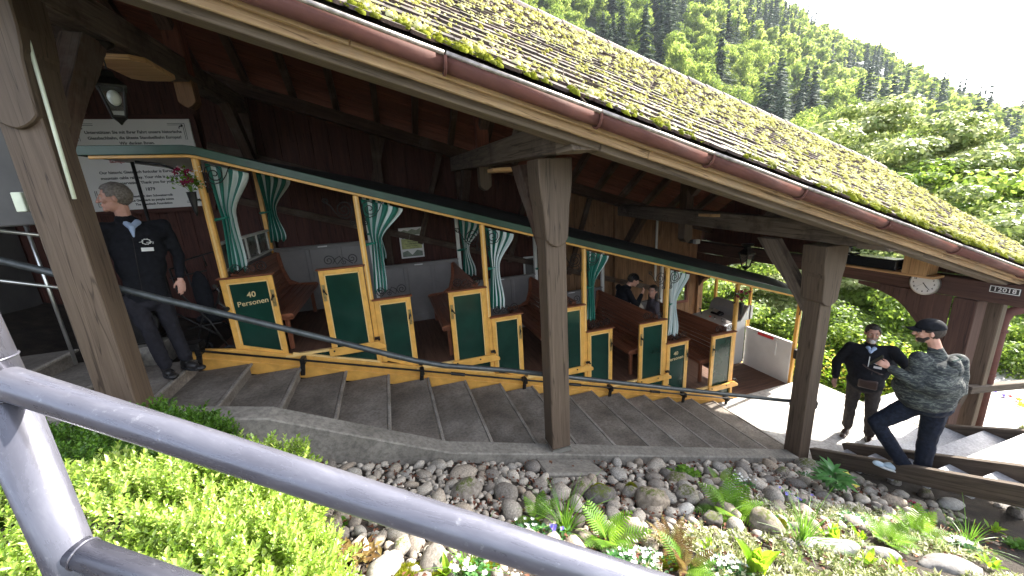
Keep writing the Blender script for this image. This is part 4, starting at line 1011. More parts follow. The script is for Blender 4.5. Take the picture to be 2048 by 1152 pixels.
# panels
def framed(name, x0, x1, zt, zb0, zb1, y, frame=.055, cap_=True, left_hand=False, back='grey'):
    """door-like panel: yellow frame, recessed green field. zb0,zb1 bottom heights left and right"""
    f = .055
    g = obj(name, MB().prism([(x0+.02, y+.012, zb0+.02), (x1-.02, y+.012, zb1+.02), (x1-.02, y+.012, zt-.02), (x0+.02, y+.012, zt-.02)], (0, .014, 0)), M_['green'], car)
    fr_ = MB()
    fr_.prism([(x0, y-.004, zb0), (x0+f, y-.004, zb0+(zb1-zb0)*f/(x1-x0)), (x0+f, y-.004, zt), (x0, y-.004, zt)], (0, .036, 0))
    fr_.prism([(x1-f, y-.004, zb1-(zb1-zb0)*f/(x1-x0)), (x1, y-.004, zb1), (x1, y-.004, zt), (x1-f, y-.004, zt)], (0, .036, 0))
    fr_.prism([(x0+f, y-.002, zt-f), (x1-f, y-.002, zt-f), (x1-f, y-.002, zt), (x0+f, y-.002, zt)], (0, .032, 0))
    fr_.prism([(x0+f, y-.002, zb0), (x1-f, y-.002, zb1), (x1-f, y-.002, zb1+f*.8), (x0+f, y-.002, zb0+f*.8)], (0, .032, 0))
    obj('panel_frame', fr_, M_['yellow'], g, bevel=.004)
    bd = MB()                                       # thin inner bead
    e = f+.006
    for a, b in (((x0+e, zb0+e), (x0+e, zt-e)), ((x1-e, zb1+e), (x1-e, zt-e)), ((x0+e, zt-e), (x1-e, zt-e))):
        bd.beam((a[0], y+.004, a[1]), (b[0], y+.004, b[1]), .010, .014, (0, 1, 0))
    obj('panel_bead', bd, M_['cream'], g)
    if cap_: obj('panel_cap', MB().box(((x0+x1)/2, y+.01, zt+.010), (x1-x0+.05, .075, .020)), M_['bench'], g, bevel=.006)
    hx = x0+.028 if left_hand else x1-.028
    obj('latch_plate', MB().box((hx, y-.008, zt-.27), (.034, .008, .20)), M_['brass'], g, bevel=.002)
    obj('latch_handle', MB().tube([(hx, y-.012, zt-.23), (hx, y-.035, zt-.235), (hx+(.03 if left_hand else -.02), y-.035, zt-.29)], .008, 6).lathe((hx, y-.012, zt-.25), [(.014, 0), (.014, .012)], (0, -1, 0), 8), M_['iron'], g)
    obj('panel_back', MB().prism([(x0+.01, y+.034, zb0+.01), (x1-.01, y+.034, zb1+.01), (x1-.01, y+.034, zt-.005), (x0+.01, y+.034, zt-.005)], (0, .012, 0)), M_['grey'], g)
    return g
def spiral(c, r0, turns, a0, dirn, n=26, y=0):
    P = []
    for i in range(n):
        t = i/(n-1); r = r0*(1-t*.86); a = a0+dirn*turns*2*math.pi*t
        P.append((c[0]+r*math.cos(a), y, c[1]+r*math.sin(a)))
    return P
def scroll_bracket(X, z, side, y, sc=1.0, mat='iron', parent=None):
    """wrought iron scroll hanging under the roof at a post; side -1 left, +1 right"""
    mb = MB(); s = side
    P = []
    for q in spiral((.30, -.02), .035*sc, 1.4, math.pi*.1, 1, 14): P.append(q)
    A = [(X+s*p[0]*1, y, z-.03+p[2]) for p in P][::-1]
    A += [(X+s*.255, y, z-.10), (X+s*.22, y, z-.17), (X+s*.17, y, z-.235), (X+s*.10, y, z-.255), (X+s*.045, y, z-.225), (X+s*.03, y, z-.15), (X+s*.05, y, z-.085), (X+s*.105, y, z-.065)]
    c = (.115, -.155)
    for q in spiral(c, .085, 1.6, math.pi*.5, -1, 22)[1:]: A.append((X+s*q[0], y, z+q[2]))
    mb.tube(A, .0058, 5)
    B = [(X+s*.06, y, z-.245), (X+s*.045, y, z-.29)]+[(X+s*(.045+q[0]*1), y, z-.315+q[2]) for q in spiral((0, 0), .032, 1.3, math.pi*.6, -1, 14)]
    mb.tube(B, .0055, 5)
    mb.tube([(X+s*.02, y, z-.05), (X+s*.02, y, z-.34)], .005, 5)
    return obj('iron_scroll', mb, M_[mat], parent or car, smooth=True)
def rail_scroll(x0, x1, z, y, parent=None, flip=False):
    mb = MB(); w_ = x1-x0
    def P(u, v): u2 = 1-u if flip else u; return (x0+u2*w_, y, z+v)
    A = [P(.82+q[0]/w_, .075+q[2]) for q in spiral((0, 0), .062, 1.7, math.pi*1.0, -1, 24)][::-1]
    A += [P(.60, .02), P(.50, .06), P(.40, .095), P(.30, .06), P(.16, .015)]
    mb.tube(A, .0055, 5)
    B = [P(.16+q[0]/w_, .075+q[2]) for q in spiral((0, 0), .060, 1.6, math.pi*1.4, -1, 22)]
    mb.tube(B, .0055, 5)
    C_ = [P(.72, .03), P(.62, .09), P(.50, .115), P(.42, .06)]+[P(.40+q[0]/w_, .04+q[2]) for q in spiral((0, 0), .03, 1.2, 0, -1, 10)]
    mb.tube(C_, .005, 5)
    return obj('iron_scroll', mb, M_['iron'], parent or car, smooth=True)
def curtain(X, zt, y, side=1, wtop=.43, wmid=.10, seed=0, L=1.10, tz=.56, parent=None):
    rr = random.Random(seed); nu, nv = 40, 34; vs = []; uvs = []
    wtop *= rr.uniform(.86, 1.1); wmid *= rr.uniform(.9, 1.25); tz *= rr.uniform(.95, 1.06); flare = rr.uniform(.15, .24); L *= rr.uniform(.96, 1.04)
    ph = rr.uniform(0, 6); lean = .16
    for j in range(nv+1):
        t = j/nv; z = zt-t*L
        tm = tz/L
        if t < tm: q = t/tm; wd = wtop+(wmid-wtop)*sstep(0, 1, q)**.8; x0 = X+side*(.03+.05*q)
        else: q = (t-tm)/(1-tm); wd = wmid+(flare-wmid)*sstep(0, 1, q*1.1); x0 = X+side*(.08-.05*q)
        zz = z-side*0
        for i in range(nu+1):
            u = i/nu
            am = (.030 if t > .03 else .016)*(1-.5*abs(t-tm) if t > tm else 1)
            yy = y+am*math.sin(u*2*math.pi*3.7+ph+t*1.2)+.012*math.sin(u*9+t*5+ph)
            droop = -.10*u*(1-t)*.9 if t < tm else 0
            xx = x0+side*u*wd
            vs.append((xx, yy, zz+(-.31*u*wtop*(1-min(1, t/tm)))+.02*math.sin(u*17+ph)*(t > .97))); uvs.append((u, t))
    W = nu+1
    fs = [(j*W+i, j*W+i+1, (j+1)*W+i+1, (j+1)*W+i) for j in range(nv) for i in range(nu)]
    mb = MB(); mb.add(vs, fs, uvs=uvs)
    c = obj('curtain', mb, M_['curtain'], parent or car, smooth=True)
    sdf = c.modifiers.new('t', 'SOLIDIFY'); sdf.thickness = .003
    zc = zt-tz
    xb = X+side*(.08+wmid/2)
    P = []
    for i in range(17):
        a = 2*math.pi*i/16; P.append((X+side*(.055)+side*.075*math.cos(a), y+.035*math.sin(a), zc-.004+.012*math.cos(a)))
    bd = MB().tube(P, .013, 6, cap=False); bd.tube([(X-side*.04, y, zc-.01), (X+side*.03, y, zc)], .011, 6)
    obj('tie_band', bd, M_['tieband'], c, smooth=True)
    return c
# posts, per compartment parts
for k in range(6):
    X = XK[k]; zt = zr_under(X)
    near = obj('car_post', MB().box((X+.0, YC+.015, (zt+pt(max(k-0, 0))-1.0)/2 if k < 5 else (zt-4.0)/2), (.062, .06, zt-(pt(k)-1.0) if k < 5 else zt+4.0)), M_['yellow'], car, bevel=.006)
    obj('post_fillet', MB().box((X+.0, YC-.018, (zt+pt(k)+.02)/2 if k < 5 else (zt-2.65)/2), (.018, .008, zt-pt(k)-.03 if k < 5 else zt+2.60)), M_['cream'], near)
    far = obj('car_post', MB().box((X, YR-.02, (zt+fl(min(k, 4)))/2), (.06, .06, zt-fl(min(k, 4)))), M_['white'] if k else M_['yellow'], car, bevel=.006)
    if k < 5:
        # right-hand (lower) panel
        g = framed('side_panel', X-.045 if k == 0 else X+.03, X+.47, pt(k), z_u(X)+.005, z_u(X+.47)+.005, YC-.02)
        if k in (0, 4):
            sz = .098
            nm = text_obj('lettering', '40', sz*.92, M_['goldink'], g, face_south(X+.225, YC-.026+.012, pt(k)-.205, .07), bold=.0012, ext=.001)
            text_obj('lettering', 'Personen', sz*.85, M_['goldink'], g, face_south(X+.225, YC-.026+.012, pt(k)-.295, .07), bold=.0008, ext=.001)
        rail_scroll(X+.07, X+.45, pt(k)+.03, YC, g)
        scroll_bracket(X+.02, zr_under(X)-.01, 1, YC-.0, parent=car)
        curtain(X+.02, zr_under(X+.03)-.035, YC+.06, 1, seed=k+1, L=1.12 if k else 1.16)
        if k < 4: curtain(X+.0, zr_under(X)-.035, YR-.10, 1, .40, seed=20+k, L=1.05)
    if k > 0:
        g = framed('door_panel', X-.53, X-.035, pt(k-1)-.01, fl(k-1)-.06, fl(k-1)-.06, YC-.045, left_hand=True)
        if k in (4, 5): tag(g, 'green door panel reflecting the daylight') if k == 5 else None
        ld = obj('door_ledge', MB().prism([(X-.56, YC-.085, fl(k-1)-.10), (X+.10, YC-.085, fl(k-1)-.10), (X+.10, YC-.085, fl(k-1)-.055), (X+.06, YC-.085, fl(k-1)-.035), (X+.02, YC-.085, fl(k-1)+.0), (X-.56, YC-.085, fl(k-1)+.0)], (0, .035, 0), (1, 0, 0)), M_['yellow'], g, bevel=.006)
        obj('hinge', MB().box((X+.01, YC-.075, fl(k-1)+.045), (.06, .03, .03)).lathe((X+.03, YC-.09, fl(k-1)+.035), [(.014, 0), (.014, .02)], (0, -1, 0), 8).lathe((X-.50, YC-.088, fl(k-1)-.03), [(.011, 0), (.011, .01)], (0, -1, 0), 8).lathe((X-.18, YC-.088, fl(k-1)-.03), [(.011, 0), (.011, .01)], (0, -1, 0), 8), M_['iron'], g)
        rail_scroll(X-.47, X-.08, pt(k-1)+.02, YC-.02, g, True)
        scroll_bracket(X-.03, zr_under(X)+.00, -1, YC+.0)
        # green triangle and uprights under the door opening
        Xa = XK[k-1]+.47
        tri = obj('lower_panel', MB().prism([(Xa, YC-.012, z_u(Xa)), (X+.02, YC-.012, z_u(X+.02)), (X+.02, YC-.012, fl(k-1)-.06), (Xa, YC-.012, fl(k-1)-.06)] if z_u(Xa) < fl(k-1)-.05 else [(Xa+.1, YC-.012, z_u(Xa+.1)-.01), (X+.02, YC-.012, z_u(X+.02)), (X+.02, YC-.012, fl(k-1)-.06)], (0, .02, 0)), M_['green'], car)
        obj('step_edge', MB().box(((Xa+X-.5)/2, YC-.03, fl(k-1)-.02), (X-.5-Xa+.06, .05, .03)), M_['cream'], tri, bevel=.005)
        for xx in (X-.52, X-.01): obj('lower_upright', MB().box((xx, YC-.03, (fl(k-1)-.06+z_u(xx))/2), (.045, .03, abs(fl(k-1)-.06-z_u(xx))+.01)), M_['yellow'], tri)
        obj('lower_bead', MB().beam((Xa+.05, YC-.035, z_u(Xa+.05)+.02), (X, YC-.035, z_u(X)+.02), .02, .022), M_['cream'], tri)
# wainscot on the far side
for k in range(5):
    x0, x1 = XK[k]+.03, XK[k+1]-.03
    zt = fl(k)+1.05; zb = fl(k)-.35
    wn = obj('wainscot', MB().box(((x0+x1)/2, YR-.02, (zt+zb)/2), (x1-x0, .02, zt-zb)), M_['grey'], car)
    fm = MB(); fm.box(((x0+x1)/2, YR-.038, zt-.02), (x1-x0, .02, .045)).box(((x0+x1)/2, YR-.055, zt+.012), (x1-x0, .07, .022))
    fm.box(((x0+x1)/2, YR-.037, fl(k)+.08), (x1-x0, .018, .10))
    n_ = 3
    for i in range(n_+1): fm.box((x0+(x1-x0)*i/n_, YR-.0375, (zt+fl(k))/2), (.07, .019, zt-fl(k)-.08))
    obj('wainscot_frame', fm, M_['grey'], wn, bevel=.007)
    obj('small_label', MB().box(((x0+x1)/2, YR-.068, zt-.005), (.14, .004, .03)), M_['white'], wn)
# benches
def bench(x, s, z, y0=YC+.07, y1=YR-.06):
    """x = backrest position, s = direction the seat points, z = floor"""
    b = obj('bench', MB().box((x+s*.26, (y0+y1)/2, z+.435), (.44, y1-y0-.08, .02), grain=(0, 1, 0)), M_['bench'], car, bevel=.004)
    for yy in (y0+.02, y1-.02): obj('back_upright', MB().box((x+s*.02, yy, z+.50), (.05, .04, .96), grain=(0, 0, 1)), M_['bench'], b, bevel=.006)
    for yy in (y0+.1, y1-.1): obj('leg', MB().box((x+s*.42, yy, z+.21), (.05, .05, .42)), M_['bench'], b, bevel=.006)
    n_ = 8
    for i in range(n_):
        t = i/(n_-1); zz = z+.52+t*.47; xx = x+s*(.085-.075*t-.03*math.sin(t*3.1))
        obj('back_slat', MB().box((xx, (y0+y1)/2, zz), (.018, y1-y0, .0655), Matrix.Rotation(-s*.12, 3, 'Y')), M_['bench'], b, bevel=.005)
    for i in range(6):
        t = i/5; xx = x+s*(.10+.36*t); zz = z+.455+.02*math.cos(t*3.1)-(.015 if i == 5 else 0)
        obj('seat_slat', MB().box((xx, (y0+y1)/2, zz), (.066, y1-y0, .02)), M_['bench'], b, bevel=.005)
    obj('seat_edge', MB().box((x+s*.50, (y0+y1)/2, z+.425), (.022, y1-y0, .055)), M_['bench'], b, bevel=.005)
    # shaped end
    for yy in (y0, y1-.03):
        e = MB().prism([(x-s*.02, yy, z+1.02), (x+s*.05, yy, z+1.0), (x+s*.075, yy, z+.75), (x+s*.13, yy, z+.56), (x+s*.25, yy, z+.49), (x+s*.50, yy, z+.475), (x+s*.53, yy, z+.44), (x+s*.50, yy, z+.40), (x-s*.02, yy, z+.40)], (0, .03, 0), (1, 0, 0))
        obj('bench_end', e, M_['bench'], b, bevel=.005)
bench(XK[0]+.06, 1, fl(0))
for k in (1, 2, 3, 4): bench(XK[k+1]-.12, -1, fl(k))
# rear partition behind the first bench: frame with clear panes and white stiles
rp_ = obj('rear_partition', MB().box((XK[0]-.01, (YC+YR)/2, fl(0)+.52), (.03, YR-YC-.12, 1.04), grain=(0, 1, 0)), M_['grey'], car, bevel=.004)
rf_ = MB().box((XK[0]+.0, (YC+YR)/2, fl(0)+1.06), (.05, YR-YC-.1, .03)).box((XK[0]+.0, (YC+YR)/2, fl(0)+1.36), (.05, YR-YC-.1, .03))
for yy in (YC+.9, YC+1.35, YR-.15): rf_.box((XK[0]+.0, yy, fl(0)+1.21), (.035, .04, .28))
obj('partition_rail', rf_, M_['white'], rp_, bevel=.003)
obj('partition_pane', MB().box((XK[0]+.0, (YC+YR)/2, fl(0)+1.21), (.006, YR-YC-.14, .27)), plain('dusty_pane', (.10, .10, .085), .2), rp_)
obj('lever_arm', MB().tube([(XK[0]-.075, YC-.055, -.83), (XK[0]-.05, YC-.07, -.90), (XK[0]-.08, YC-.07, -1.02), (XK[0]-.02, YC-.06, -1.10)], .014, 8).lathe((XK[0]-.075, YC-.09, -.83), [(.022, 0), (.022, .03)], (0, 1, 0), 10).lathe((XK[0]-.02, YC-.09, -1.10), [(.026, 0), (.026, .03)], (0, 1, 0), 10), M_['iron'], car, smooth=False)
# roof
Y0, Y1 = YC-.10, YR+.10
rz = lambda X, d=0: (zr_under(X) if X > -1.80 else .500+.012*(X+1.8)*-1)+d
def roof_strip(name, y0, y1, a, b, mat, xs=(-2.72, -1.84, -1.76, 7.15), **k):
    P = [(x, y0, rz(x)+b) for x in xs]+[(x, y0, rz(x)+a) for x in xs[::-1]]
    return obj(name, MB().prism(P, (0, y1-y0, 0), (1, 0, -.3)), mat, car, **k)
roof_strip('roof', Y0+.02, Y1-.02, .035, .10, M_['roofdark'])
cr = MB(); vs = []; NY = 10
for x, hc in ((-2.72, .012), (-1.84, .020), (-1.2, .07), (-.3, .14), (1.2, .19), (7.15, .20)):
    for q in range(NY+1):
        u = q/NY; vs.append((x, Y0+.02+(Y1-Y0-.04)*u, rz(x)+.100+hc*(1-(2*u-1)**2)))
cr.add(vs, [(a*(NY+1)+q, (a+1)*(NY+1)+q, (a+1)*(NY+1)+q+1, a*(NY+1)+q+1) for a in range(5) for q in range(NY)]+[tuple(range(NY+1)), tuple(5*(NY+1)+q for q in range(NY, -1, -1))], (1, 0, -.3))
obj('roof_camber', cr, M_['roofdark'], car, smooth=False)
roof_strip('roof_edge', Y0, Y0+.03, .030, .118, M_['edge'], (-2.74, -1.84, -1.76, 7.18), bevel=.006)
roof_strip('roof_edge', Y1-.03, Y1, .030, .118, M_['edge'], (-2.74, -1.84, -1.76, 7.18))
roof_strip('roof_moulding', Y0+.028, Y0+.075, .0, .034, M_['yellow'], (-2.62, -1.84, -1.76, 7.10), bevel=.005)
roof_strip('roof_moulding', Y1-.075, Y1-.028, .0, .034, M_['yellow'], (-2.62, -1.84, -1.76, 7.10))
roof_strip('roof_soffit_bead', Y0+.08, Y0+.11, .012, .034, M_['cream'], (-2.62, -1.84, -1.76, 7.10))
roof_strip('roof_lining', Y0+.11, Y1-.11, .020, .034, M_['white'], (-2.62, -1.84, -1.76, 7.10))
# rear platform pole and roof bracket
obj('platform_pole', MB().tube([(-2.42, YC+.2, -1.7), (-2.42, YC+.2, .50)], .016, 8), M_['iron'], car, smooth=True)
obj('roof_bracket', MB().tube([(-1.83, YC, .22), (-1.92, YC, .36), (-2.1, YC, .45), (-2.3, YC, .48)], .012, 6), M_['iron'], car, smooth=True)
# front cab
fw = obj('front_wall', MB().box((7.11, (4.98+6.0)/2, (-3.16-4.02)/2), (.03, 1.02, .86)), M_['white'], car, bevel=.004)
obj('inner_panel', MB().box((7.085, 5.55, -3.38), (.02, .55, .30)), M_['white'], fw, bevel=.004)
obj('red_label', MB().box((7.085, 5.52, -3.19), (.03, .34, .06)), M_['red'], fw, bevel=.003)
obj('wall_cap', MB().box((7.10, 5.49, -3.15), (.06, 1.04, .025)), M_['white'], fw, bevel=.004)
obj('front_post', MB().box((7.14, YC+.01, (zr_under(7.12)-4.05)/2), (.06, .06, zr_under(7.12)+4.05)), M_['yellow'], car, bevel=.006)
obj('front_post', MB().box((7.14, YR-.03, (zr_under(7.12)-4.05)/2), (.06, .06, zr_under(7.12)+4.05)), M_['yellow'], car, bevel=.006)
obj('front_post', MB().box((7.14, 6.0, (zr_under(7.12)-3.2)/2), (.05, .05, zr_under(7.12)+3.2)), M_['yellow'], car, bevel=.006)
obj('lamp_bracket', MB().tube([(7.10, YC-.03, zr_under(7.1)-.02), (7.06, YC-.03, zr_under(7.1)-.12), (7.12, YC-.03, zr_under(7.1)-.22), (7.10, YC-.03, zr_under(7.1)-.32)], .010, 6), M_['iron'], car)
obj('side_lamp', MB().lathe((7.12, YC-.06, -3.35), [(.045, -.09), (.05, -.05), (.05, .05), (.045, .09)], n=10), M_['iron'], car)
# control desk
dk = obj('control_desk', MB().prism([(6.45, 6.0, -4.0), (7.08, 6.0, -4.0), (7.08, 6.0, -2.98), (6.45, 6.0, -3.05)], (0, .90, 0)), M_['white'], car, bevel=.008)
obj('desk_top', MB().prism([(6.42, 6.04, -3.055), (7.05, 6.04, -2.985), (7.05, 6.04, -2.965), (6.42, 6.04, -3.035)], (0, .84, 0)), M_['grey'], dk)
obj('desk_lid', MB().prism([(6.98, 5.98, -2.99), (7.10, 5.98, -2.99), (7.20, 5.98, -2.72), (7.14, 5.98, -2.70), (7.02, 5.98, -2.84)], (0, .95, 0)), M_['grey'], dk, bevel=.004)
obj('desk_side', MB().prism([(6.9, 5.975, -3.0), (7.22, 5.975, -2.98), (7.22, 5.975, -2.70), (7.12, 5.975, -2.66)], (0, .02, 0)), M_['white'], dk)
ph_ = lambda t: -3.035+.11*t
obj('desk_screen', MB().box((6.85, 6.55, -2.975), (.14, .26, .07), Matrix.Rotation(-.5, 3, 'Y')), M_['screen'], dk, bevel=.01)
obj('red_button', MB().lathe((6.62, 6.52, -3.02), [(.022, 0), (.022, .025)], n=10), M_['red'], dk)
for i in range(5): obj('desk_knob', MB().lathe((6.60+.06*(i % 3), 6.15+.07*i, -3.02+.007*(i % 3)), [(.014, 0), (.014, .02)], n=8), M_['steel'] if i % 2 else M_['iron'], dk)
obj('desk_lever', MB().tube([(6.6, 6.75, -3.02), (6.55, 6.75, -2.88)], .010, 6).ball((6.55, 6.75, -2.87), .02, 8, 6), M_['black'], dk)
obj('desk_plate', MB().box((6.86, 6.62, -2.93), (.10, .16, .01), Matrix.Rotation(-.5, 3, 'Y')), M_['steel'], dk)
# brake wheel and rear housing behind the man
bw = thing('winch_disc', 'dark round iron disc standing behind the legs of the grey-haired man', 'wheel', (-2.75, 5.0, -1.2))
obj('disc', MB().lathe((-2.72, 4.98, -1.18), [(.0, 0), (.20, 0), (.21, .015), (.20, .03), (0, .03)], (0, 1, 0), 32), M_['iron'], bw)
obj('hub_bolt', MB().lathe((-2.62, 4.97, -1.16), [(.02, 0), (.014, .02)], (0, -1, 0), 8), M_['steel'], bw)
obj('housing', MB().box((-3.0, 5.3, -1.15), (.6, .5, .6)), M_['iron'], bw, bevel=.03)
obj('stand', MB().box((-2.75, 5.1, -1.55), (.4, .3, .25)), M_['concrete'], bw)
# folded pushchair on the rear platform
pc = thing('folded_pushchair', 'black folded pushchair frame with dark cloth on the rear platform of the car', 'pushchair', (-2.1, 5.1, -1.7))
fp_ = MB()
for y in (5.02, 5.34):
    fp_.tube([(-2.30, y, -1.66), (-2.12, y, -1.2), (-1.98, y, -.92)], .011, 6); fp_.tube([(-1.92, y, -1.66), (-2.06, y, -1.25), (-2.28, y, -.88), (-2.30, y, -.62)], .011, 6)
    fp_.tube([(-2.28, y, -1.30), (-1.95, y, -1.28)], .009, 6); fp_.tube([(-2.36, y, -1.10), (-1.98, y, -1.45)], .009, 6); fp_.tube([(-2.2, y, -.55), (-1.97, y, -.50), (-1.96, y, -.62)], .009, 6)
fp_.tube([(-2.30, 5.02, -.62), (-2.30, 5.34, -.62)], .011, 6); fp_.tube([(-1.98, 5.02, -.92), (-1.98, 5.34, -.92)], .011, 6); fp_.tube([(-2.32, 5.02, -.72), (-1.97, 5.02, -.67)], .009, 6)
obj('frame', fp_, M_['iron'], pc, smooth=True)
for x in (-2.33, -1.93):
    for y in (5.0, 5.36):
        P = [(x+.085*math.cos(a*math.pi/8), y, -1.655+.085*math.sin(a*math.pi/8)) for a in range(17)]
        obj('wheel', MB().tube(P, .013, 6, cap=False), M_['rubber'], pc)
obj('cloth', MB().ball((-2.05, 5.0, -.92), (.09, .05, .26), 12, 9).ball((-2.08, 5.2, -1.25), (.18, .12, .06), 12, 8), M_['fabric_dark'], pc, smooth=True)

# ================================================================== flower vases on the car
def bouquet(x, y, z, label, seed):
    t = thing('flower_vase', label, 'flower vase', (x, y, z), 'flower vases on the car posts')
    obj('vase', MB().lathe((x, y, z-.26), [(.006, 0), (.018, .05), (.034, .16), (.042, .24), (.046, .245), (.040, .24)], n=10), M_['black'], t, smooth=True)
    obj('vase_clip', MB().tube([(x, y, z-.10), (x+.05, y+.06, z-.10)], .006, 5), M_['iron'], t)
    r = random.Random(seed); stems = MB(); 
    heads = {'petal_r': [], 'petal_w': [], 'fern': []}
    for i in range(22):
        a = r.uniform(0, 6.28); q = r.uniform(.02, .12); h = r.uniform(.05, .21)
        e = (x+q*math.cos(a), y+q*math.sin(a)*.7-.02, z+h)
        stems.tube([(x, y, z-.03), (x+q*.4*math.cos(a), y+q*.3*math.sin(a), z+h*.5), e], .0022, 4)
        heads[r.choice(['petal_r', 'petal_r', 'petal_w', 'fern'])].append(e)
    obj('stems', stems, M_['blade'], t)
    pt_ = leaf_t(.030, .018, .2)
    for m_, es in heads.items():
        tr = []
        for e in es:
            for q in range(16 if m_ != 'fern' else 12):
                sc = 1.0 if m_ == 'petal_r' else (.55 if m_ == 'petal_w' else 1.5)
                tr.append((0, xf((e[0]+r.gauss(0, .008 if m_ == 'petal_r' else .02), e[1]+r.gauss(0, .01), e[2]+r.gauss(0, .009 if m_ == 'petal_r' else .02)), sc, (r.uniform(0, 6), r.uniform(0, 6), r.uniform(0, 6)))))
        if tr: scatter({'petal_r': 'red_blossoms', 'petal_w': 'white_blossoms', 'fern': 'leaves'}[m_], [pt_], tr, M_[m_], t)
bouquet(-1.86, 4.84, .18, 'dark red and white bouquet in a cone vase on the upper left car post', 5)
bouquet(5.60, 4.86, -2.08, 'dark red bouquet in a black cone vase on the right front car post', 8)

# ================================================================== people
def bake(name, mb, mat, parent, voxel=.008, smooth=4, disp=0.0, dsc=.12, sfac=.6):
    o = obj('tmp_shape', mb, mat, None)
    r = o.modifiers.new('r', 'REMESH'); r.mode = 'VOXEL'; r.voxel_size = voxel; r.use_smooth_shade = True
    s = o.modifiers.new('s', 'SMOOTH'); s.iterations = smooth; s.factor = sfac
    if disp:
        tx = bpy.data.textures.new('folds', 'CLOUDS'); tx.noise_scale = dsc; tx.noise_depth = 3
        d = o.modifiers.new('d', 'DISPLACE'); d.texture = tx; d.texture_coords = 'OBJECT' if False else 'LOCAL'; d.strength = disp; d.mid_level = .5
    dg = bpy.context.evaluated_depsgraph_get(); dg.update()
    me = bpy.data.meshes.new_from_object(o.evaluated_get(dg)); me.name = name
    bpy.data.objects.remove(o)
    off = PW.get(parent.name, Vector((0, 0, 0)))
    me.transform(Matrix.Translation(-off))
    n = bpy.data.objects.new(name, me); COL.objects.link(n); n.parent = parent; PW[n.name] = off
    return n
def frame(fwd, up=(0, 0, 1)):
    f = Vector(fwd).normalized(); u = Vector(up); r = f.cross(u).normalized(); u = r.cross(f).normalized()
    return Matrix((r, f, u)).transposed()         # columns: right, forward, up
def V(t): return Vector(t)
M_['eyewhite'] = plain('eye_white', (.42, .38, .34), .4)
def head_parts(mb, c, A, s=1.0, beard=False):
    P = lambda x, y, z: c+A @ Vector((x*s, y*s, z*s))
    mb.ball(P(0, -.010, .022), (.077*s, .097*s, .096*s), 20, 14, A)
    mb.ball(P(0, .022, -.048), (.060*s, .066*s, .066*s), 16, 10, A)
    mb.ball(P(0, .055, .0), (.058*s, .036*s, .075*s), 14, 10, A)
    mb.cap(P(0, .090, .022), P(0, .113, -.022), .009*s, .0125*s)
    mb.ball(P(.011, .104, -.026), .0085*s, 8, 6); mb.ball(P(-.011, .104, -.026), .0085*s, 8, 6)
    mb.cap(P(-.042, .078, .030), P(.042, .078, .030), .012*s, .012*s)
    mb.ball(P(.042, .066, -.018), .020*s, 10, 8); mb.ball(P(-.042, .066, -.018), .020*s, 10, 8)
    mb.cap(P(-.018, .090, -.050), P(.018, .090, -.050), .0065*s, .0065*s); mb.cap(P(-.016, .088, -.060), P(.016, .088, -.060), .007*s, .007*s)
    mb.ball(P(0, .076, -.088), .022*s, 10, 8)
    for q in (-1, 1):
        mb.ball(P(q*.079, -.008, -.004), (.010*s, .019*s, .031*s), 10, 8, A @ Matrix.Rotation(-q*.35, 3, 'Z'))
def face_details(t, body, c, A, s, skin, hair, style):
    P = lambda x, y, z: c+A @ Vector((x*s, y*s, z*s))
    for q in (-1, 1):
        e = obj('eye', MB().ball(P(q*.030, .0800, .006), .0105*s, 10, 8), M_['eyewhite'], t, smooth=True)
        obj('iris', MB().ball(P(q*.030, .0870, .006), .0058*s, 8, 6), M_['ink'], e)
        obj('eyebrow', MB().cap(P(q*.014, .094, .030), P(q*.048, .079, .032), .0042*s, .0035*s, 6), hair, t)
    lp = obj('lips', MB().cap(P(-.019, .0945, -.055), P(.019, .0945, -.055), .0035*s, .0035*s, 6), plain('lip_tone', (.33, .12, .10), .5), t)
    if style.get('hair', True):
        hb = MB(); c0 = P(0, -.014, .026); rx, ry, rz_ = .085*s, .107*s, .104*s
        nu, nv = 44, 28; vs = []; keep = {}
        rr = random.Random(4)
        for j in range(nv+1):
            ph = math.pi*j/nv
            for i in range(nu):
                th = 2*math.pi*i/nu; d = Vector((math.sin(ph)*math.cos(th), math.sin(ph)*math.sin(th), math.cos(ph)))
                k = 1+.020*math.sin(th*13+ph*9)+.018*math.sin(th*29)+style.get('vol', 0)*max(0, d.z)*(1+.4*math.sin(th*5))
                vs.append(c0+A @ Vector((d.x*rx*k, d.y*ry*k, d.z*rz_*k)))
                y = d.y*.107-.014; z = d.z*.104+.026
                lim = (.072 if y > .055 else (-.010+.9*(y-.02) if y > 0 else -.028+1.0*y))-style.get('low', 0)*(1 if y < .03 else 0)
                if abs(d.x) > .55 and y > .01: lim = max(lim, .01)
                keep[(j, i)] = z > lim
        fs = []
        for j in range(nv):
            for i in range(nu):
                i2 = (i+1) % nu
                if keep[(j, i)] and keep[(j, i2)] and keep[(j+1, i)] and keep[(j+1, i2)]: fs.append((j*nu+i, (j+1)*nu+i, (j+1)*nu+i2, j*nu+i2))
        hb.add(vs, fs); h = obj('hair', hb, hair, t, smooth=True)
        sl = h.modifiers.new('s', 'SOLIDIFY'); sl.thickness = .014*s; sl.offset = -1
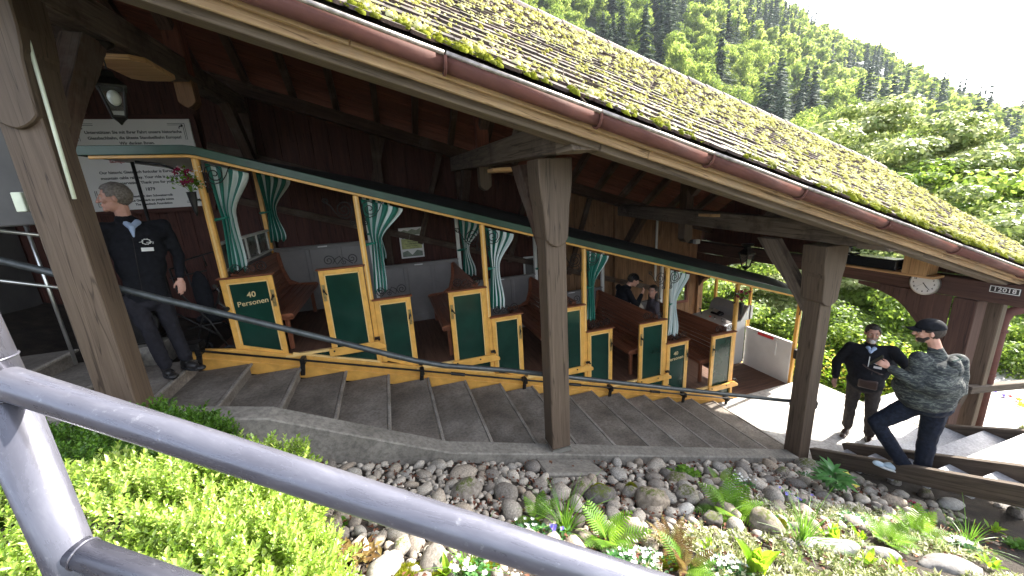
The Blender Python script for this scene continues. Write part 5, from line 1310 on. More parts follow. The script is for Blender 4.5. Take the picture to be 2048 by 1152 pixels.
def hand_parts(mb, w, d, n, side, s=1.0, curl=.5, spread=1.0):
    """w wrist, d direction of the hand, n back-of-hand normal, side +1/-1: where the thumb leaves"""
    d = d.normalized(); n = (n-d*n.dot(d)).normalized(); t = d.cross(n)*side
    A = Matrix((t, d, n)).transposed()
    mb.ball(w+d*.045*s, (.037*s, .050*s, .014*s), 12, 9, A)
    mb.cap(w-d*.02, w+d*.02, .024*s, .024*s)
    L = [.034, .040, .037, .028]
    for i in range(4):
        b = w+d*(.078-.006*abs(i-1.3))*s+t*(.026-.0175*i)*s*1.0
        dd = d; p = b; r = .0088*s
        for q in range(3):
            a = curl*(.5+.35*q); dd = (dd*math.cos(a)-n*math.sin(a)).normalized() if False else (Matrix.Rotation(-a, 3, t*side) @ dd)
            if dd.dot(n) > .3 and curl > 0 and q == 0: dd = (Matrix.Rotation(2*a, 3, t*side) @ dd)
            e = p+dd*L[i]*s*(.95-.22*q); mb.cap(p, e, r, r*.9, 8); p = e; r *= .9
    b = w+d*.022*s+t*.028*s; e = b+(t*.55+d*.75-n*.25).normalized()*.036*s; e2 = e+(t*.1+d*.9-n*.4).normalized()*.028*s
    mb.cap(b, e, .0125*s, .010*s, 8); mb.cap(e, e2, .010*s, .0085*s, 8)
def shoe(t, an, toe, mat, s=1.0, sole=None):
    an = V(an); toe = V(toe); d = toe-an; d.z = 0; d.normalize(); zb = toe.z-.0
    heel = Vector((an.x, an.y, zb+.045))-d*.045; tp_ = Vector((an.x, an.y, zb+.038))+d*.185*s
    mb = MB(); A = frame(d)
    mb.ball(heel, (.038, .045, .045), 12, 9, A); mb.ball(heel+d*.11*s+Vector((0, 0, -.004)), (.044, .085, .040), 12, 9, A); mb.ball(tp_-Vector((0, 0, .010)), (.044, .055, .028), 12, 9, A)
    mb.cap(heel+Vector((0, 0, .01)), heel+d*.03+Vector((0, 0, .065)), .040, .040)
    o = bake('shoe', mb, mat, t, .007, 3)
    P = []
    for i in range(20):
        a = 2*math.pi*i/20; wv = .047*(1 if abs(math.cos(a)) > .3 else 1); u = (.145*s+.012)*math.sin(a); P.append(heel+d*(.085*s+u)+A.col[0]*wv*math.cos(a)*(1 if math.sin(a) > -.2 else .86)-Vector((0, 0, .047)))
    obj('sole', MB().prism(P, (0, 0, .020)), sole or M_['rubber'], o, bevel=.004)
    return o
def person(label, J, face, skin, hair, jacket, trous, shoes, girth=1.0, depth=1.0, belly=0.0, style={}, hands=None, loc=None, group=None, look=None, hem=.10, shoe_sole=None, voxel=.0075, torso_fwd=None, jr=1.0, lr=1.0):
    J = {k: V(v) for k, v in J.items()}
    t = thing('person', label, 'person', tuple(loc or (J['anR']+J['anL'])/2-Vector((0, 0, .08))), group)
    A = frame(face, J['top']-J['neck'] if 'tilt' in style else (0, 0, 1)); c = J['head']
    hs = 1.04
    sh = (J['shL']-J['shR']); mid = (J['shL']+J['shR'])/2; hipm = (J['hipL']+J['hipR'])/2
    tf = V(torso_fwd) if torso_fwd else Vector((0, 0, 1)).cross(sh)*-1
    T = frame(tf, (mid-hipm))
    body = MB(); head_parts(body, c, A, hs)
    body.cap(c-A.col[2]*.05-A.col[1]*.02, J['neck']+Vector((0, 0, -.02)), .054, .056); body.cap(J['neck'], mid-T.col[2]*.10, .045, .06)
    body.ball(mid-T.col[2]*.18, (.11, .06, .16), 16, 10, T); body.ball(hipm+T.col[2]*.10, (.11, .06, .15), 14, 9, T)
    for s_ in ('R', 'L'):
        body.cap(J['sh'+s_], J['el'+s_], .040, .034); body.cap(J['el'+s_], J['wr'+s_], .033, .024)
        body.cap(J['hip'+s_], J['kn'+s_], .070, .048); body.cap(J['kn'+s_], J['an'+s_], .048, .034)
    for s_, (d, n, sd_, cu) in (hands or {}).items():
        hand_parts(body, J['wr'+s_]+V(d).normalized()*.015, V(d), V(n), sd_, 1.0, cu)
    b = bake('body', body, skin, t, .006 if voxel < .01 else .012, 2)
    face_details(t, b, c, A, hs, skin, hair, style)
    # jacket
    jk = MB()
    jk.ball(mid-T.col[2]*.075, ((sh.length/2+.035)*1.0, .112*depth, .115), 18, 12, T)
    jk.ball(mid-T.col[2]*.22+T.col[1]*.0, ((sh.length/2+.012)*girth, .128*depth, .19), 18, 12, T)
    jk.ball(hipm+T.col[2]*.17+T.col[1]*belly*.5, (.158*girth, .118*depth+belly, .20), 18, 12, T)
    jk.ball(hipm+T.col[2]*(.045+hem*.3)+T.col[1]*belly*.3, (.168*girth, .122*depth+belly*.6, .11+hem*.4), 18, 12, T)
    jk.cap(mid, J['neck']-Vector((0, 0, .035)), .082, .068)
    for s_ in ('R', 'L'):
        jk.cap(J['sh'+s_], J['el'+s_], .066*jr, .056*jr); jk.cap(J['el'+s_], J['wr'+s_]+(J['el'+s_]-J['wr'+s_])*.08, .055*jr, .040*jr)
        jk.cap(mid-T.col[2]*.03, J['sh'+s_]-Vector((0, 0, .004)), .075, .064*jr)
    wq = min(.195*girth, sh.length/2+.015+.05*(girth-1)); jk.ball((mid+hipm)/2, (wq, .122*depth+belly*.6, .24), 18, 12, T)
    j = bake('jacket', jk, jacket, t, .010, 11, .018, .085)
    tr = MB(); tr.ball(hipm+T.col[2]*.02, (.150*girth, .112*depth+belly*.4, .12), 16, 10, T)
    for s_ in ('R', 'L'):
        k_ = J['kn'+s_]; an = J['an'+s_]; mid_ = (k_+an)/2
        tr.cap(J['hip'+s_], k_, .088*lr, .064*lr); tr.cap(k_, mid_, .062*lr, .062*lr); tr.cap(mid_, an+Vector((0, 0, .01)), .060*lr, .056*lr)
        tr.ball(an+Vector((0, 0, .03)), (.062*lr, .064*lr, .03), 10, 8)
    bake('trousers', tr, trous, t, .010, 4, .018, .07)
    for s_ in ('R', 'L'): shoe(t, J['an'+s_], J['toe'+s_], shoes, 1.0, shoe_sole)
    return t, T, A, c, mid, hipm
def on_front(T, mid, x, z, depth):
    return mid+T.col[0]*x-T.col[2]*z+T.col[1]*depth
def emblem(t, T, o, s=1.0):
    Mx = Matrix(((-T.col[0].x, T.col[2].x, T.col[1].x, o.x), (-T.col[0].y, T.col[2].y, T.col[1].y, o.y), (-T.col[0].z, T.col[2].z, T.col[1].z, o.z), (0, 0, 0, 1)))
    Mf = Mx @ Matrix.Rotation(math.pi, 4, 'Y') if False else Mx
    mb = MB(); n = 20
    P = [(.030*s*math.cos(2*math.pi*i/n), .024*s*math.sin(2*math.pi*i/n), 0) for i in range(n+1)]
    mb.tube([Mf @ Vector(p) for p in P], .0035*s, 5, cap=False)
    for i in range(10):
        a = 2*math.pi*i/10; mb.tube([Mf @ Vector((.030*s*math.cos(a), .024*s*math.sin(a), 0)), Mf @ Vector((.038*s*math.cos(a), .031*s*math.sin(a), 0))], .003*s, 4)
    mb.tube([Mf @ Vector((-.052*s, -.004*s, 0)), Mf @ Vector((-.02*s, .002*s, 0))], .003*s, 4); mb.tube([Mf @ Vector((.0, -.006*s, 0)), Mf @ Vector((.052*s, -.006*s, 0)), Mf @ Vector((.045*s, -.022*s, 0))], .0035*s, 4)
    obj('jacket_emblem', mb, M_['white'], t)

LEFT = dict(top=(-2.275, 4.498, .252), head=(-2.300, 4.470, .128), neck=(-2.285, 4.49, -.030), shR=(-2.430, 4.424, -.125), shL=(-2.062, 4.602, -.135),
  elR=(-2.490, 4.343, -.396), elL=(-2.020, 4.640, -.446), wrR=(-2.426, 4.25, -.600), wrL=(-2.020, 4.555, -.655), hipR=(-2.375, 4.442, -.828), hipL=(-2.205, 4.532, -.850),
  knR=(-2.316, 4.421, -1.134), knL=(-2.185, 4.533, -1.139), anR=(-2.290, 4.452, -1.500), anL=(-2.150, 4.543, -1.480), toeR=(-2.178, 4.300, -1.600), toeL=(-2.021, 4.448, -1.600))
t, T, A, c, mid, hipm = person('grey-haired man in black zip jacket standing on the steps by the rail', LEFT, (-.93, -.36, -.02), M_['skin'], M_['hairgrey'], M_['fabric_dark'], M_['trouser'], M_['shoe'],
    girth=.95, jr=.93, style=dict(vol=.05), hands=dict(R=((-.1, -.5, -.8), (-.7, -.6, .2), -1, .8), L=((.03, -.25, -.95), (.6, -.7, 0), 1, .35)), hem=.14, torso_fwd=(.30, -.95, 0))
obj('shirt_collar', MB().cap(mid+T.col[1]*.045+T.col[0]*.035+Vector((0, 0, .035)), mid+T.col[1]*.100-Vector((0, 0, .01)), .032, .020).cap(mid+T.col[1]*.045-T.col[0]*.035+Vector((0, 0, .035)), mid+T.col[1]*.100-Vector((0, 0, .01)), .032, .020).cap(mid+T.col[1]*.100, mid+T.col[1]*.120-Vector((0, 0, .085)), .026, .008), M_['shirt'], t, smooth=True)
o_ = on_front(T, mid, -.085, .155, .142); emblem(t, T, on_front(T, mid, -.085, .135, .138), .95)
obj('name_badge', MB().box(on_front(T, mid, -.085, .205, .142), (.085, .006, .034), T), M_['white'], t)
obj('zip', MB().tube([on_front(T, mid, .0, .10, .140), on_front(T, mid, .005, .3, .140), on_front(T, mid, .01, .62, .125)], .0035, 5), M_['iron'], t)
wk = MB().tube([V(LEFT['wrL'])+Vector((.03, -.06, -.09)), V(LEFT['wrL'])+Vector((-.06, -.10, -.75))], .008, 6)

RIGHT = dict(top=(6.43, 3.439, -2.122), head=(6.430, 3.400, -2.290), neck=(6.445, 3.410, -2.440), shR=(6.345, 3.590, -2.555), shL=(6.555, 3.197, -2.500),
  elR=(6.28, 3.700, -2.830), elL=(6.45, 2.985, -2.60), wrR=(6.22, 3.65, -3.050), wrL=(6.20, 2.78, -2.66), hipR=(6.404, 3.486, -3.12), hipL=(6.493, 3.300, -3.12),
  knR=(6.36, 3.470, -3.49), knL=(6.45, 3.26, -3.49), anR=(6.414, 3.500, -3.86), anL=(6.496, 3.250, -3.87), toeR=(6.287, 3.452, -3.975), toeL=(6.39, 3.16, -3.975))
t, T, A, c, mid, hipm = person('bearded man in black zip jacket with belt pouch facing the man in camouflage pullover', RIGHT, (-.80, -.62, -.05), M_['skin2'], M_['hairdark'], M_['fabric_dark'], M_['browncloth'], M_['leather'],
    girth=1.30, depth=1.25, belly=.06, style=dict(vol=.0), hands=dict(R=((-.1, .0, -1), (.3, .9, 0), -1, .4), L=((-.9, -.3, -.1), (0, 0, 1), 1, .5)), hem=.12, torso_fwd=(-.88, -.47, 0), jr=1.2, lr=1.15)
P = lambda x, y, z: c+A @ Vector((x, y, z))
obj('beard', MB().ball(P(0, .062, -.080), (.060, .044, .042), 14, 10, A).ball(P(0, .085, -.045), (.034, .016, .010), 10, 6, A), M_['hairgrey'], t, smooth=True)
obj('chin_beard', MB().ball(P(0, .092, -.094), (.034, .026, .032), 12, 8, A), M_['beardwhite'], t, smooth=True)
obj('shirt_collar', MB().cap(mid+T.col[1]*.055+T.col[0]*.03+Vector((0, 0, .02)), mid+T.col[1]*.118-Vector((0, 0, .02)), .034, .016).cap(mid+T.col[1]*.055-T.col[0]*.03+Vector((0, 0, .02)), mid+T.col[1]*.118-Vector((0, 0, .02)), .034, .016), M_['shirt'], t, smooth=True)
emblem(t, T, on_front(T, mid, -.095, .13, .170), 1.35); obj('name_badge', MB().box(on_front(T, mid, -.10, .205, .178), (.085, .006, .034), T), M_['white'], t)
obj('zip', MB().tube([on_front(T, mid, .0, .07, .155), on_front(T, mid, .0, .25, .178), on_front(T, mid, .01, .42, .186)], .006, 5), M_['white'], t)
obj('belt_pouch', MB().box(on_front(T, mid, -.03, .47, .215), (.21, .06, .13), T), M_['leather'], t, bevel=.015)
obj('pouch_strap', MB().tube([on_front(T, mid, -.25, .34, .0), on_front(T, mid, -.14, .30, .165), on_front(T, mid, .0, .24, .183), on_front(T, mid, .06, .2, .17)], .010, 6).tube([on_front(T, mid, -.05, .28, .190), on_front(T, mid, -.06, .40, .205)], .004, 5), M_['leather'], t)

CAMO = dict(top=(5.263, 2.337, -1.547), head=(5.262, 2.305, -1.690), neck=(5.312, 2.245, -1.850), shR=(5.48, 2.13, -2.00), shL=(5.165, 2.29, -1.975),
  elL=(5.055, 2.215, -2.215), elR=(5.475, 2.08, -2.30), wrL=(4.985, 2.42, -2.100), wrR=(5.33, 2.30, -2.33), hipL=(5.228, 2.262, -2.50), hipR=(5.397, 2.176, -2.52),
  knL=(5.03, 2.47, -2.815), knR=(5.393, 2.183, -2.94), anL=(5.225, 2.27, -3.265), anR=(5.39, 2.17, -3.31), toeL=(5.12, 2.42, -3.385), toeR=(5.30, 2.28, -3.385))
CAMO = {k: (x+.0, y, z) for k, (x, y, z) in CAMO.items()}
t, T, A, c, mid, hipm = person('man in dark baseball cap and grey camouflage pullover holding a phone on the sleeper stairs', CAMO, (-.62, .78, -.12), M_['skin'], M_['hairdark'], M_['camo'], M_['denim'], M_['sneaker'],
    girth=1.60, depth=1.55, belly=.08, style=dict(low=.02), hands=dict(L=((-.35, .9, .35), (-.8, -.2, .5), 1, .75), R=((-.4, .9, .1), (0, 0, 1), -1, .6)), hem=.12, torso_fwd=(-.35, .94, 0), jr=1.30, lr=1.28, shoe_sole=M_['white'])
P = lambda x, y, z: c+A @ Vector((x, y, z))
cap_ = MB(); cap_.ball(P(0, -.012, .040), (.092, .113, .098), 24, 16, A)
keepf = [f for f in cap_.f if all((A.transposed() @ (Vector(cap_.v[i])-c)).z > .030 for i in f)]
cap2 = MB(); cap2.add(cap_.v, keepf); cp = obj('baseball_cap', cap2, M_['fabric_dark'], t, smooth=True)
sl = cp.modifiers.new('s', 'SOLIDIFY'); sl.thickness = .006; sl.offset = 1
br = MB(); vs = []
for i in range(13):
    a = math.pi*i/12; vs.append(P(.082*math.cos(a), .070+.105*math.sin(a), .040-.02*abs(math.cos(a))+.012*math.sin(a)))
for i in range(13):
    a = math.pi*i/12; vs.append(P(.074*math.cos(a), .070+.01*math.sin(a), .048))
fs = [(i, i+1, 13+i+1, 13+i) for i in range(12)]; br.add(vs, fs); bo = obj('cap_peak', br, M_['fabric_dark'], cp, smooth=True); sl = bo.modifiers.new('s', 'SOLIDIFY'); sl.thickness = .006
obj('beard', MB().ball(P(0, .055, -.078), (.061, .042, .040), 14, 10, A).cap(P(-.064, .02, -.05), P(-.05, .05, -.075), .014, .018).cap(P(.064, .02, -.05), P(.05, .05, -.075), .014, .018), M_['hairdark'], t, smooth=True)
hd = MB().ball(mid-T.col[1]*.105+Vector((0, 0, .01)), (.12, .055, .06), 16, 10, T).ball(mid-T.col[1]*.145-Vector((0, 0, .06)), (.09, .04, .07), 14, 10, T)
bake('hood', hd, M_['camo'], t, .010, 3, .02, .06)
obj('hood_lining', MB().tube([on_front(T, mid, -.11, -.055, -.10), on_front(T, mid, .0, -.065, -.15), on_front(T, mid, .11, -.055, -.10)], .005, 6), M_['green'], t)
ph = thing('mobile_phone', 'slim dark phone held up in the hand of the man with the cap', 'phone', (4.93, 2.52, -2.05))
w_ = V(CAMO['wrL']); d_ = Vector((-.35, .9, .35)).normalized()
obj('phone_case', MB().box(w_+d_*.11+Vector((-.035, .0, .03)), (.075, .010, .15), frame((-.4, .6, .6))), M_['black'], ph, bevel=.006)
obj('phone_glass', MB().box(w_+d_*.11+Vector((-.035, .0, .03))-frame((-.4, .6, .6)).col[1]*.006, (.068, .002, .14), frame((-.4, .6, .6))), M_['screen'], ph)

# three passengers in the fifth compartment
ST = dict(top=(4.43, 6.25, -1.70), head=(4.40, 6.25, -1.83), neck=(4.30, 6.28, -1.93), shR=(4.18, 6.10, -2.00), shL=(4.22, 6.48, -2.00), elR=(4.30, 6.0, -2.28), elL=(4.35, 6.5, -2.25), wrR=(4.50, 6.12, -2.10), wrL=(4.5, 6.4, -2.3),
  hipR=(4.15, 6.18, -2.62), hipL=(4.17, 6.38, -2.62), knR=(4.25, 6.18, -3.08), knL=(4.3, 6.38, -3.08), anR=(4.18, 6.18, -3.50), anL=(4.30, 6.38, -3.50), toeR=(4.3, 6.15, -3.58), toeL=(4.42, 6.36, -3.58))
person('man in dark cap and navy jacket bending over inside the lower car compartment', ST, (.85, -.35, -.45), M_['skin'], M_['hairdark'], M_['fabric_dark'], M_['trouser'], M_['shoe'], girth=1.15, depth=1.15, hands=dict(R=((.6, .2, .7), (.3, -.8, 0), 1, .6)), hem=.1, torso_fwd=(.9, -.3, -.1), voxel=.02)
stc = MB(); c_ = V(ST['head']); Ac = frame((.85, -.35, -.45)); stc.ball(c_+Ac @ Vector((0, -.012, .040)), (.090, .110, .095), 16, 10, Ac)
pr = [o for o in bpy.data.objects if o.name.startswith('person') and o.get('label', '').startswith('man in dark cap and navy')][0]
k2 = MB(); k2.add(stc.v, [f for f in stc.f if all((Ac.transposed() @ (Vector(stc.v[i])-c_)).z > .03 for i in f)]); k2.ball(c_+Ac @ Vector((0, .12, .045)), (.07, .07, .010), 12, 6, Ac)
obj('baseball_cap', k2, M_['fabric_dark'], pr, smooth=True)
GI = dict(top=(4.95, 6.30, -2.03), head=(4.90, 6.30, -2.14), neck=(4.92, 6.31, -2.28), shR=(4.87, 6.14, -2.36), shL=(4.97, 6.46, -2.36), elR=(4.84, 6.06, -2.58), elL=(4.94, 6.50, -2.58), wrR=(4.72, 6.10, -2.70), wrL=(4.8, 6.44, -2.72),
  hipR=(4.92, 6.2, -2.88), hipL=(4.97, 6.38, -2.88), knR=(4.88, 6.2, -3.2), knL=(4.92, 6.38, -3.2), anR=(4.90, 6.2, -3.50), anL=(4.95, 6.38, -3.50), toeR=(4.8, 6.18, -3.58), toeL=(4.85, 6.36, -3.58))
t, T, A, c, mid, hipm = person('dark-haired young woman in grey top beside the bending man in the car', GI, (-.90, -.40, .12), M_['skin'], M_['hairdark'], plain('mauve_grey_top', (.09, .075, .09), .85, bmp=.3), M_['trouser'], M_['shoe'], girth=.85, style=dict(vol=.03, low=.05), hands=dict(R=((-.8, 0, -.5), (0, 0, 1), 1, .5)), hem=.05, voxel=.02, jr=.9)
obj('long_hair', MB().ball(c+A @ Vector((.07, -.03, -.09)), (.035, .05, .13), 12, 9, A).ball(c+A @ Vector((-.07, -.03, -.09)), (.035, .05, .13), 12, 9, A).ball(c+A @ Vector((0, -.08, -.07)), (.08, .04, .13), 12, 9, A), M_['hairdark'], t, smooth=True)
KI = dict(top=(4.56, 6.30, -2.36), head=(4.55, 6.30, -2.47), neck=(4.55, 6.30, -2.58), shR=(4.55, 6.18, -2.65), shL=(4.55, 6.42, -2.65), elR=(4.5, 6.14, -2.82), elL=(4.5, 6.46, -2.82), wrR=(4.6, 6.16, -2.96), wrL=(4.6, 6.44, -2.96),
  hipR=(4.55, 6.24, -3.02), hipL=(4.55, 6.36, -3.02), knR=(4.57, 6.24, -3.26), knL=(4.57, 6.36, -3.26), anR=(4.56, 6.24, -3.50), anL=(4.56, 6.36, -3.50), toeR=(4.66, 6.22, -3.58), toeL=(4.66, 6.36, -3.58))
t, T, A, c, mid, hipm = person('small child in a pale fluffy knitted hat between the two passengers in the car', KI, (.9, -.1, .1), M_['skin'], M_['hairdark'], M_['fabric_dark'], M_['trouser'], M_['shoe'], girth=.75, depth=.8, hands={}, hem=.03, voxel=.02, jr=.75, lr=.8, style=dict(hair=False))
bake('fluffy_hat', MB().ball(c+A @ Vector((0, -.01, .045)), (.112, .118, .10), 16, 12, A), M_['fur'], t, .009, 1, .05, .03)

# ================================================================== garden: stones
def rock_mesh(name, seed, sub=2, rough=.18, flat=(1, 1, .7)):
    import bmesh
    bm = bmesh.new(); bmesh.ops.create_icosphere(bm, subdivisions=sub, radius=1.0)
    r = random.Random(seed); ws = [(Vector((r.uniform(-1, 1), r.uniform(-1, 1), r.uniform(-1, 1))).normalized(), r.uniform(.5, 1)) for _ in range(7)]
    from mathutils import noise as mn
    for v in bm.verts:
        d = v.co.normalized(); k = 1.0
        for w_, a in ws[:4]:
            q = d.dot(w_)
            if q > .55: k -= (q-.55)*rough*1.6*a
        k += rough*.55*mn.noise(d*1.4+Vector((seed*3.1, 0, 0)))
        if sub > 2: k += rough*.25*mn.noise(d*4+Vector((seed, 5, 0)))
        v.co = Vector((d.x*k*flat[0], d.y*k*flat[1], d.z*k*flat[2]))
    me = bpy.data.meshes.new(name); bm.to_mesh(me); bm.free()
    me.polygons.foreach_set('use_smooth', [True]*len(me.polygons)); return me
peb = [rock_mesh('stone', s, 2, .34, (1, R_.uniform(.6, .95), R_.uniform(.42, .8))) for s in range(9)]
for q in peb: q.materials.append(M_['pebble'])
bed = thing('stone_bed', 'bed of grey river cobbles between the concrete curb and the flower garden', 'cobbles', (1.5, 2.8, -2.9))
rs_ = random.Random(21); placed = []
def px_of(p):
    c = RM.T @ np.array(p, float); return (1024+F*c[0]/c[2], 576+F*c[1]/c[2], c[2])
def try_stone(x, y, s):
    for (a, b, q) in placed:
        if (a-x)**2+(b-y)**2 < ((s+q)*.78)**2: return False
    placed.append((x, y, s)); return True
cand = []
for i in range(9000):
    x = rs_.uniform(-1.6, 5.3); y = rs_.uniform(1.3, 3.17)
    if y < 2.35 and rs_.random() > (.75 if x < .5 else .55): continue
    if y < 1.7 and x > .6: continue
    if x < -.9 and y < 2.95: continue
    if 1.04 < x < 1.82 and 2.80 < y < 3.2: continue
    s = rs_.choice([.045, .055, .06, .07, .08, .095, .115]) if i < 2500 else rs_.uniform(.022, .042)
    if try_stone(x, y, s): cand.append((x, y, s))
cand.sort(key=lambda c: -c[2]/math.hypot(c[0], c[1]+.01))
for (x, y, s) in cand[:298]:
    z = ground(x, y)-.03+s*.40
    share('stone', rs_.choice(peb), bed, (x, y, z), (rs_.uniform(-.35, .35), rs_.uniform(-.35, .35), rs_.uniform(0, 6.3)), (s*rs_.uniform(.85, 1.25), s*rs_.uniform(.85, 1.1), s*rs_.uniform(.8, 1.15)))
smt = []
for q in peb[:4]:
    smt.append(([tuple(v.co) for v in q.vertices], [tuple(p.vertices) for p in q.polygons]))
tr = []
for (x, y, s) in cand[298:]: tr.append((rs_.randrange(4), xf((x, y, ground(x, y)-.02+s*.3), s, (rs_.uniform(-.4, .4), rs_.uniform(-.4, .4), rs_.uniform(0, 6.3)))))
for i in range(2600):
    x = rs_.uniform(-1.4, 5.2); y = rs_.uniform(1.5, 3.16)
    if y < 2.3 and x > .5: continue
    s = rs_.uniform(.008, .022); tr.append((rs_.randrange(4), xf((x, y, ground(x, y)-.025+s*.2), s, (rs_.uniform(-.4, .4), rs_.uniform(-.4, .4), rs_.uniform(0, 6.3)))))
scatter('small_pebbles', smt, tr, M_['pebble'], bed, kind='stuff', smooth=True)
# named big boulders (pixel position in the photograph -> spot on the garden ground)
def boulder(px, py, s, label, mat='boulder', seed=0, sc=(1, .8, .75), rz=0, sub=3, sink=.35):
    p = at_ground(px, py); me = rock_mesh('boulder', seed+40, sub, .30, sc); me.materials.append(M_[mat])
    o = share('boulder', me, None, (p[0], p[1], p[2]+s*sc[2]*sink), (rs_.uniform(-.15, .15), rs_.uniform(-.15, .15), rz), s)
    tag(o, label, 'boulder', 'boulders in the garden'); return o
boulder(1303, 1010, .150, 'large rough grey boulder with brownish cracks right of the two mossy rocks', seed=1, sc=(1, .85, .85))
boulder(1200, 998, .125, 'wide low boulder crowned with yellow-green moss left of the rough grey boulder', seed=2, sc=(1.1, .8, .6))
boulder(1260, 992, .085, 'small boulder with a round moss cushion beside the rough grey boulder', seed=3)
boulder(1372, 992, .105, 'smooth dark grey boulder behind the pale oval stone', seed=4, sc=(1, .8, .75))
boulder(1352, 962, .105, 'flat brownish boulder among the cobbles above the fern', seed=5, sc=(1.1, .8, .5))
boulder(1530, 1058, .150, 'large mossy brown boulder below the violet pansies', seed=6, sc=(1.1, .8, .8), rz=.5)
boulder(1425, 1045, .085, 'greenish egg-shaped boulder below the big fern', seed=7, sc=(.95, .8, .8))
boulder(1370, 1022, .070, 'pale green oval stone lying in front of the dark grey boulder', 'pale_boulder', 8, (1.25, .7, .6))
boulder(1610, 935, .145, 'broad flat brown boulder just right of the last shed post', seed=9, sc=(1.3, .8, .5))
boulder(1565, 948, .085, 'round speckled grey boulder in front of the broad flat brown one', seed=10)
boulder(1660, 950, .095, 'dark grey boulder behind the hellebore leaves', seed=11, sc=(1.1, .8, .8))
boulder(1745, 942, .110, 'long grey boulder touching the sleeper stringer', seed=12, sc=(1.4, .8, .6))
boulder(1790, 965, .085, 'grey boulder beside the stringer right of the hellebore', seed=13, sc=(1.2, .8, .6))
boulder(1850, 990, .095, 'brown-grey boulder at the foot of the stringer', seed=14, sc=(1.2, .8, .6))
boulder(1655, 1100, .110, 'long sunlit white boulder below the tulip leaves', 'pale_boulder', 15, (1.9, .7, .6), rz=-.5)
boulder(1575, 1092, .055, 'small sunlit white boulder left of the long one', 'pale_boulder', 16)
boulder(1900, 1010, .10, 'sunlit white boulder beside the lowest visible stair tread', 'pale_boulder', 17, (1.6, .8, .5), rz=-.4)
boulder(2035, 1030, .10, 'brown boulder cut by the right edge of the picture', seed=18)
boulder(1900, 1135, .12, 'mossy sunlit boulder at the lower right', 'pale_boulder', 19, (1.9, .8, .5), rz=-.3)
boulder(668, 900, .095, 'large flat oval cobble leaning on the curb', 'pale_boulder', 20, (1.15, .9, .35), rz=.4)
boulder(703, 898, .075, 'smaller flat oval cobble next to the large one at the curb', 'pale_boulder', 21, (1, .9, .35), rz=.1)
boulder(930, 985, .120, 'large pitted grey boulder in the middle of the cobbles', seed=22, sc=(1.15, .9, .6))
boulder(1160, 985, .085, 'pointed red-brown rock behind the grassy clump', 'boulder', 23, (1, .8, .9))
boulder(800, 1100, .070, 'dark oval river stone beside the red-leaved seedling', seed=24, sc=(1, .7, .6), rz=.6)
boulder(660, 1058, .075, 'speckled grey boulder at the edge of the bright hedge', seed=25)
boulder(655, 1035, .060, 'flat upright grey slab stone beside the bright hedge', seed=26, sc=(.6, .5, 1))
boulder(1115, 1120, .070, 'grey stone between the railing and the grassy clump', seed=27, sc=(1.1, .8, .6))
boulder(1480, 1085, .060, 'brown stone left of the large mossy brown boulder', seed=28, sc=(1.2, .8, .6))
boulder(1440, 1075, .050, 'pale stone under the egg-shaped boulder', 'pale_boulder', 29, (1.3, .8, .6))
boulder(1780, 1030, .075, 'sunlit white stone right of the hellebore', 'pale_boulder', 30, (1.5, .8, .5), rz=.6)
boulder(1960, 985, .070, 'white stone below the front stringer', 'pale_boulder', 31, (1.4, .8, .5))
boulder(2005, 1010, .080, 'flat white stone near the brown boulder at the right edge', 'pale_boulder', 32, (1.4, .8, .4))
boulder(1760, 1110, .080, 'long pale stone in the ground cover left of the sunlit grassy clump', 'pale_boulder', 33, (1.8, .7, .4), rz=-.6)
# rubble at the far side near the drain pipe
tr = []
for i in range(420):
    x = rs_.uniform(7.3, 10.5); y = rs_.uniform(1.2, 2.75); s = rs_.uniform(.04, .11)
    tr.append((rs_.randrange(4), xf((x, y, ground(x, y)+s*.2-.02), (s*1.2, s, s*.6), (rs_.uniform(-.3, .3), rs_.uniform(-.3, .3), rs_.uniform(0, 6.3)))))
o = scatter('flat_rubble', smt, tr, M_['pale_boulder'], None, kind='stuff', smooth=True); tag(o, 'flat sunlit rubble stones around the foot of the drain pipe', 'rubble')
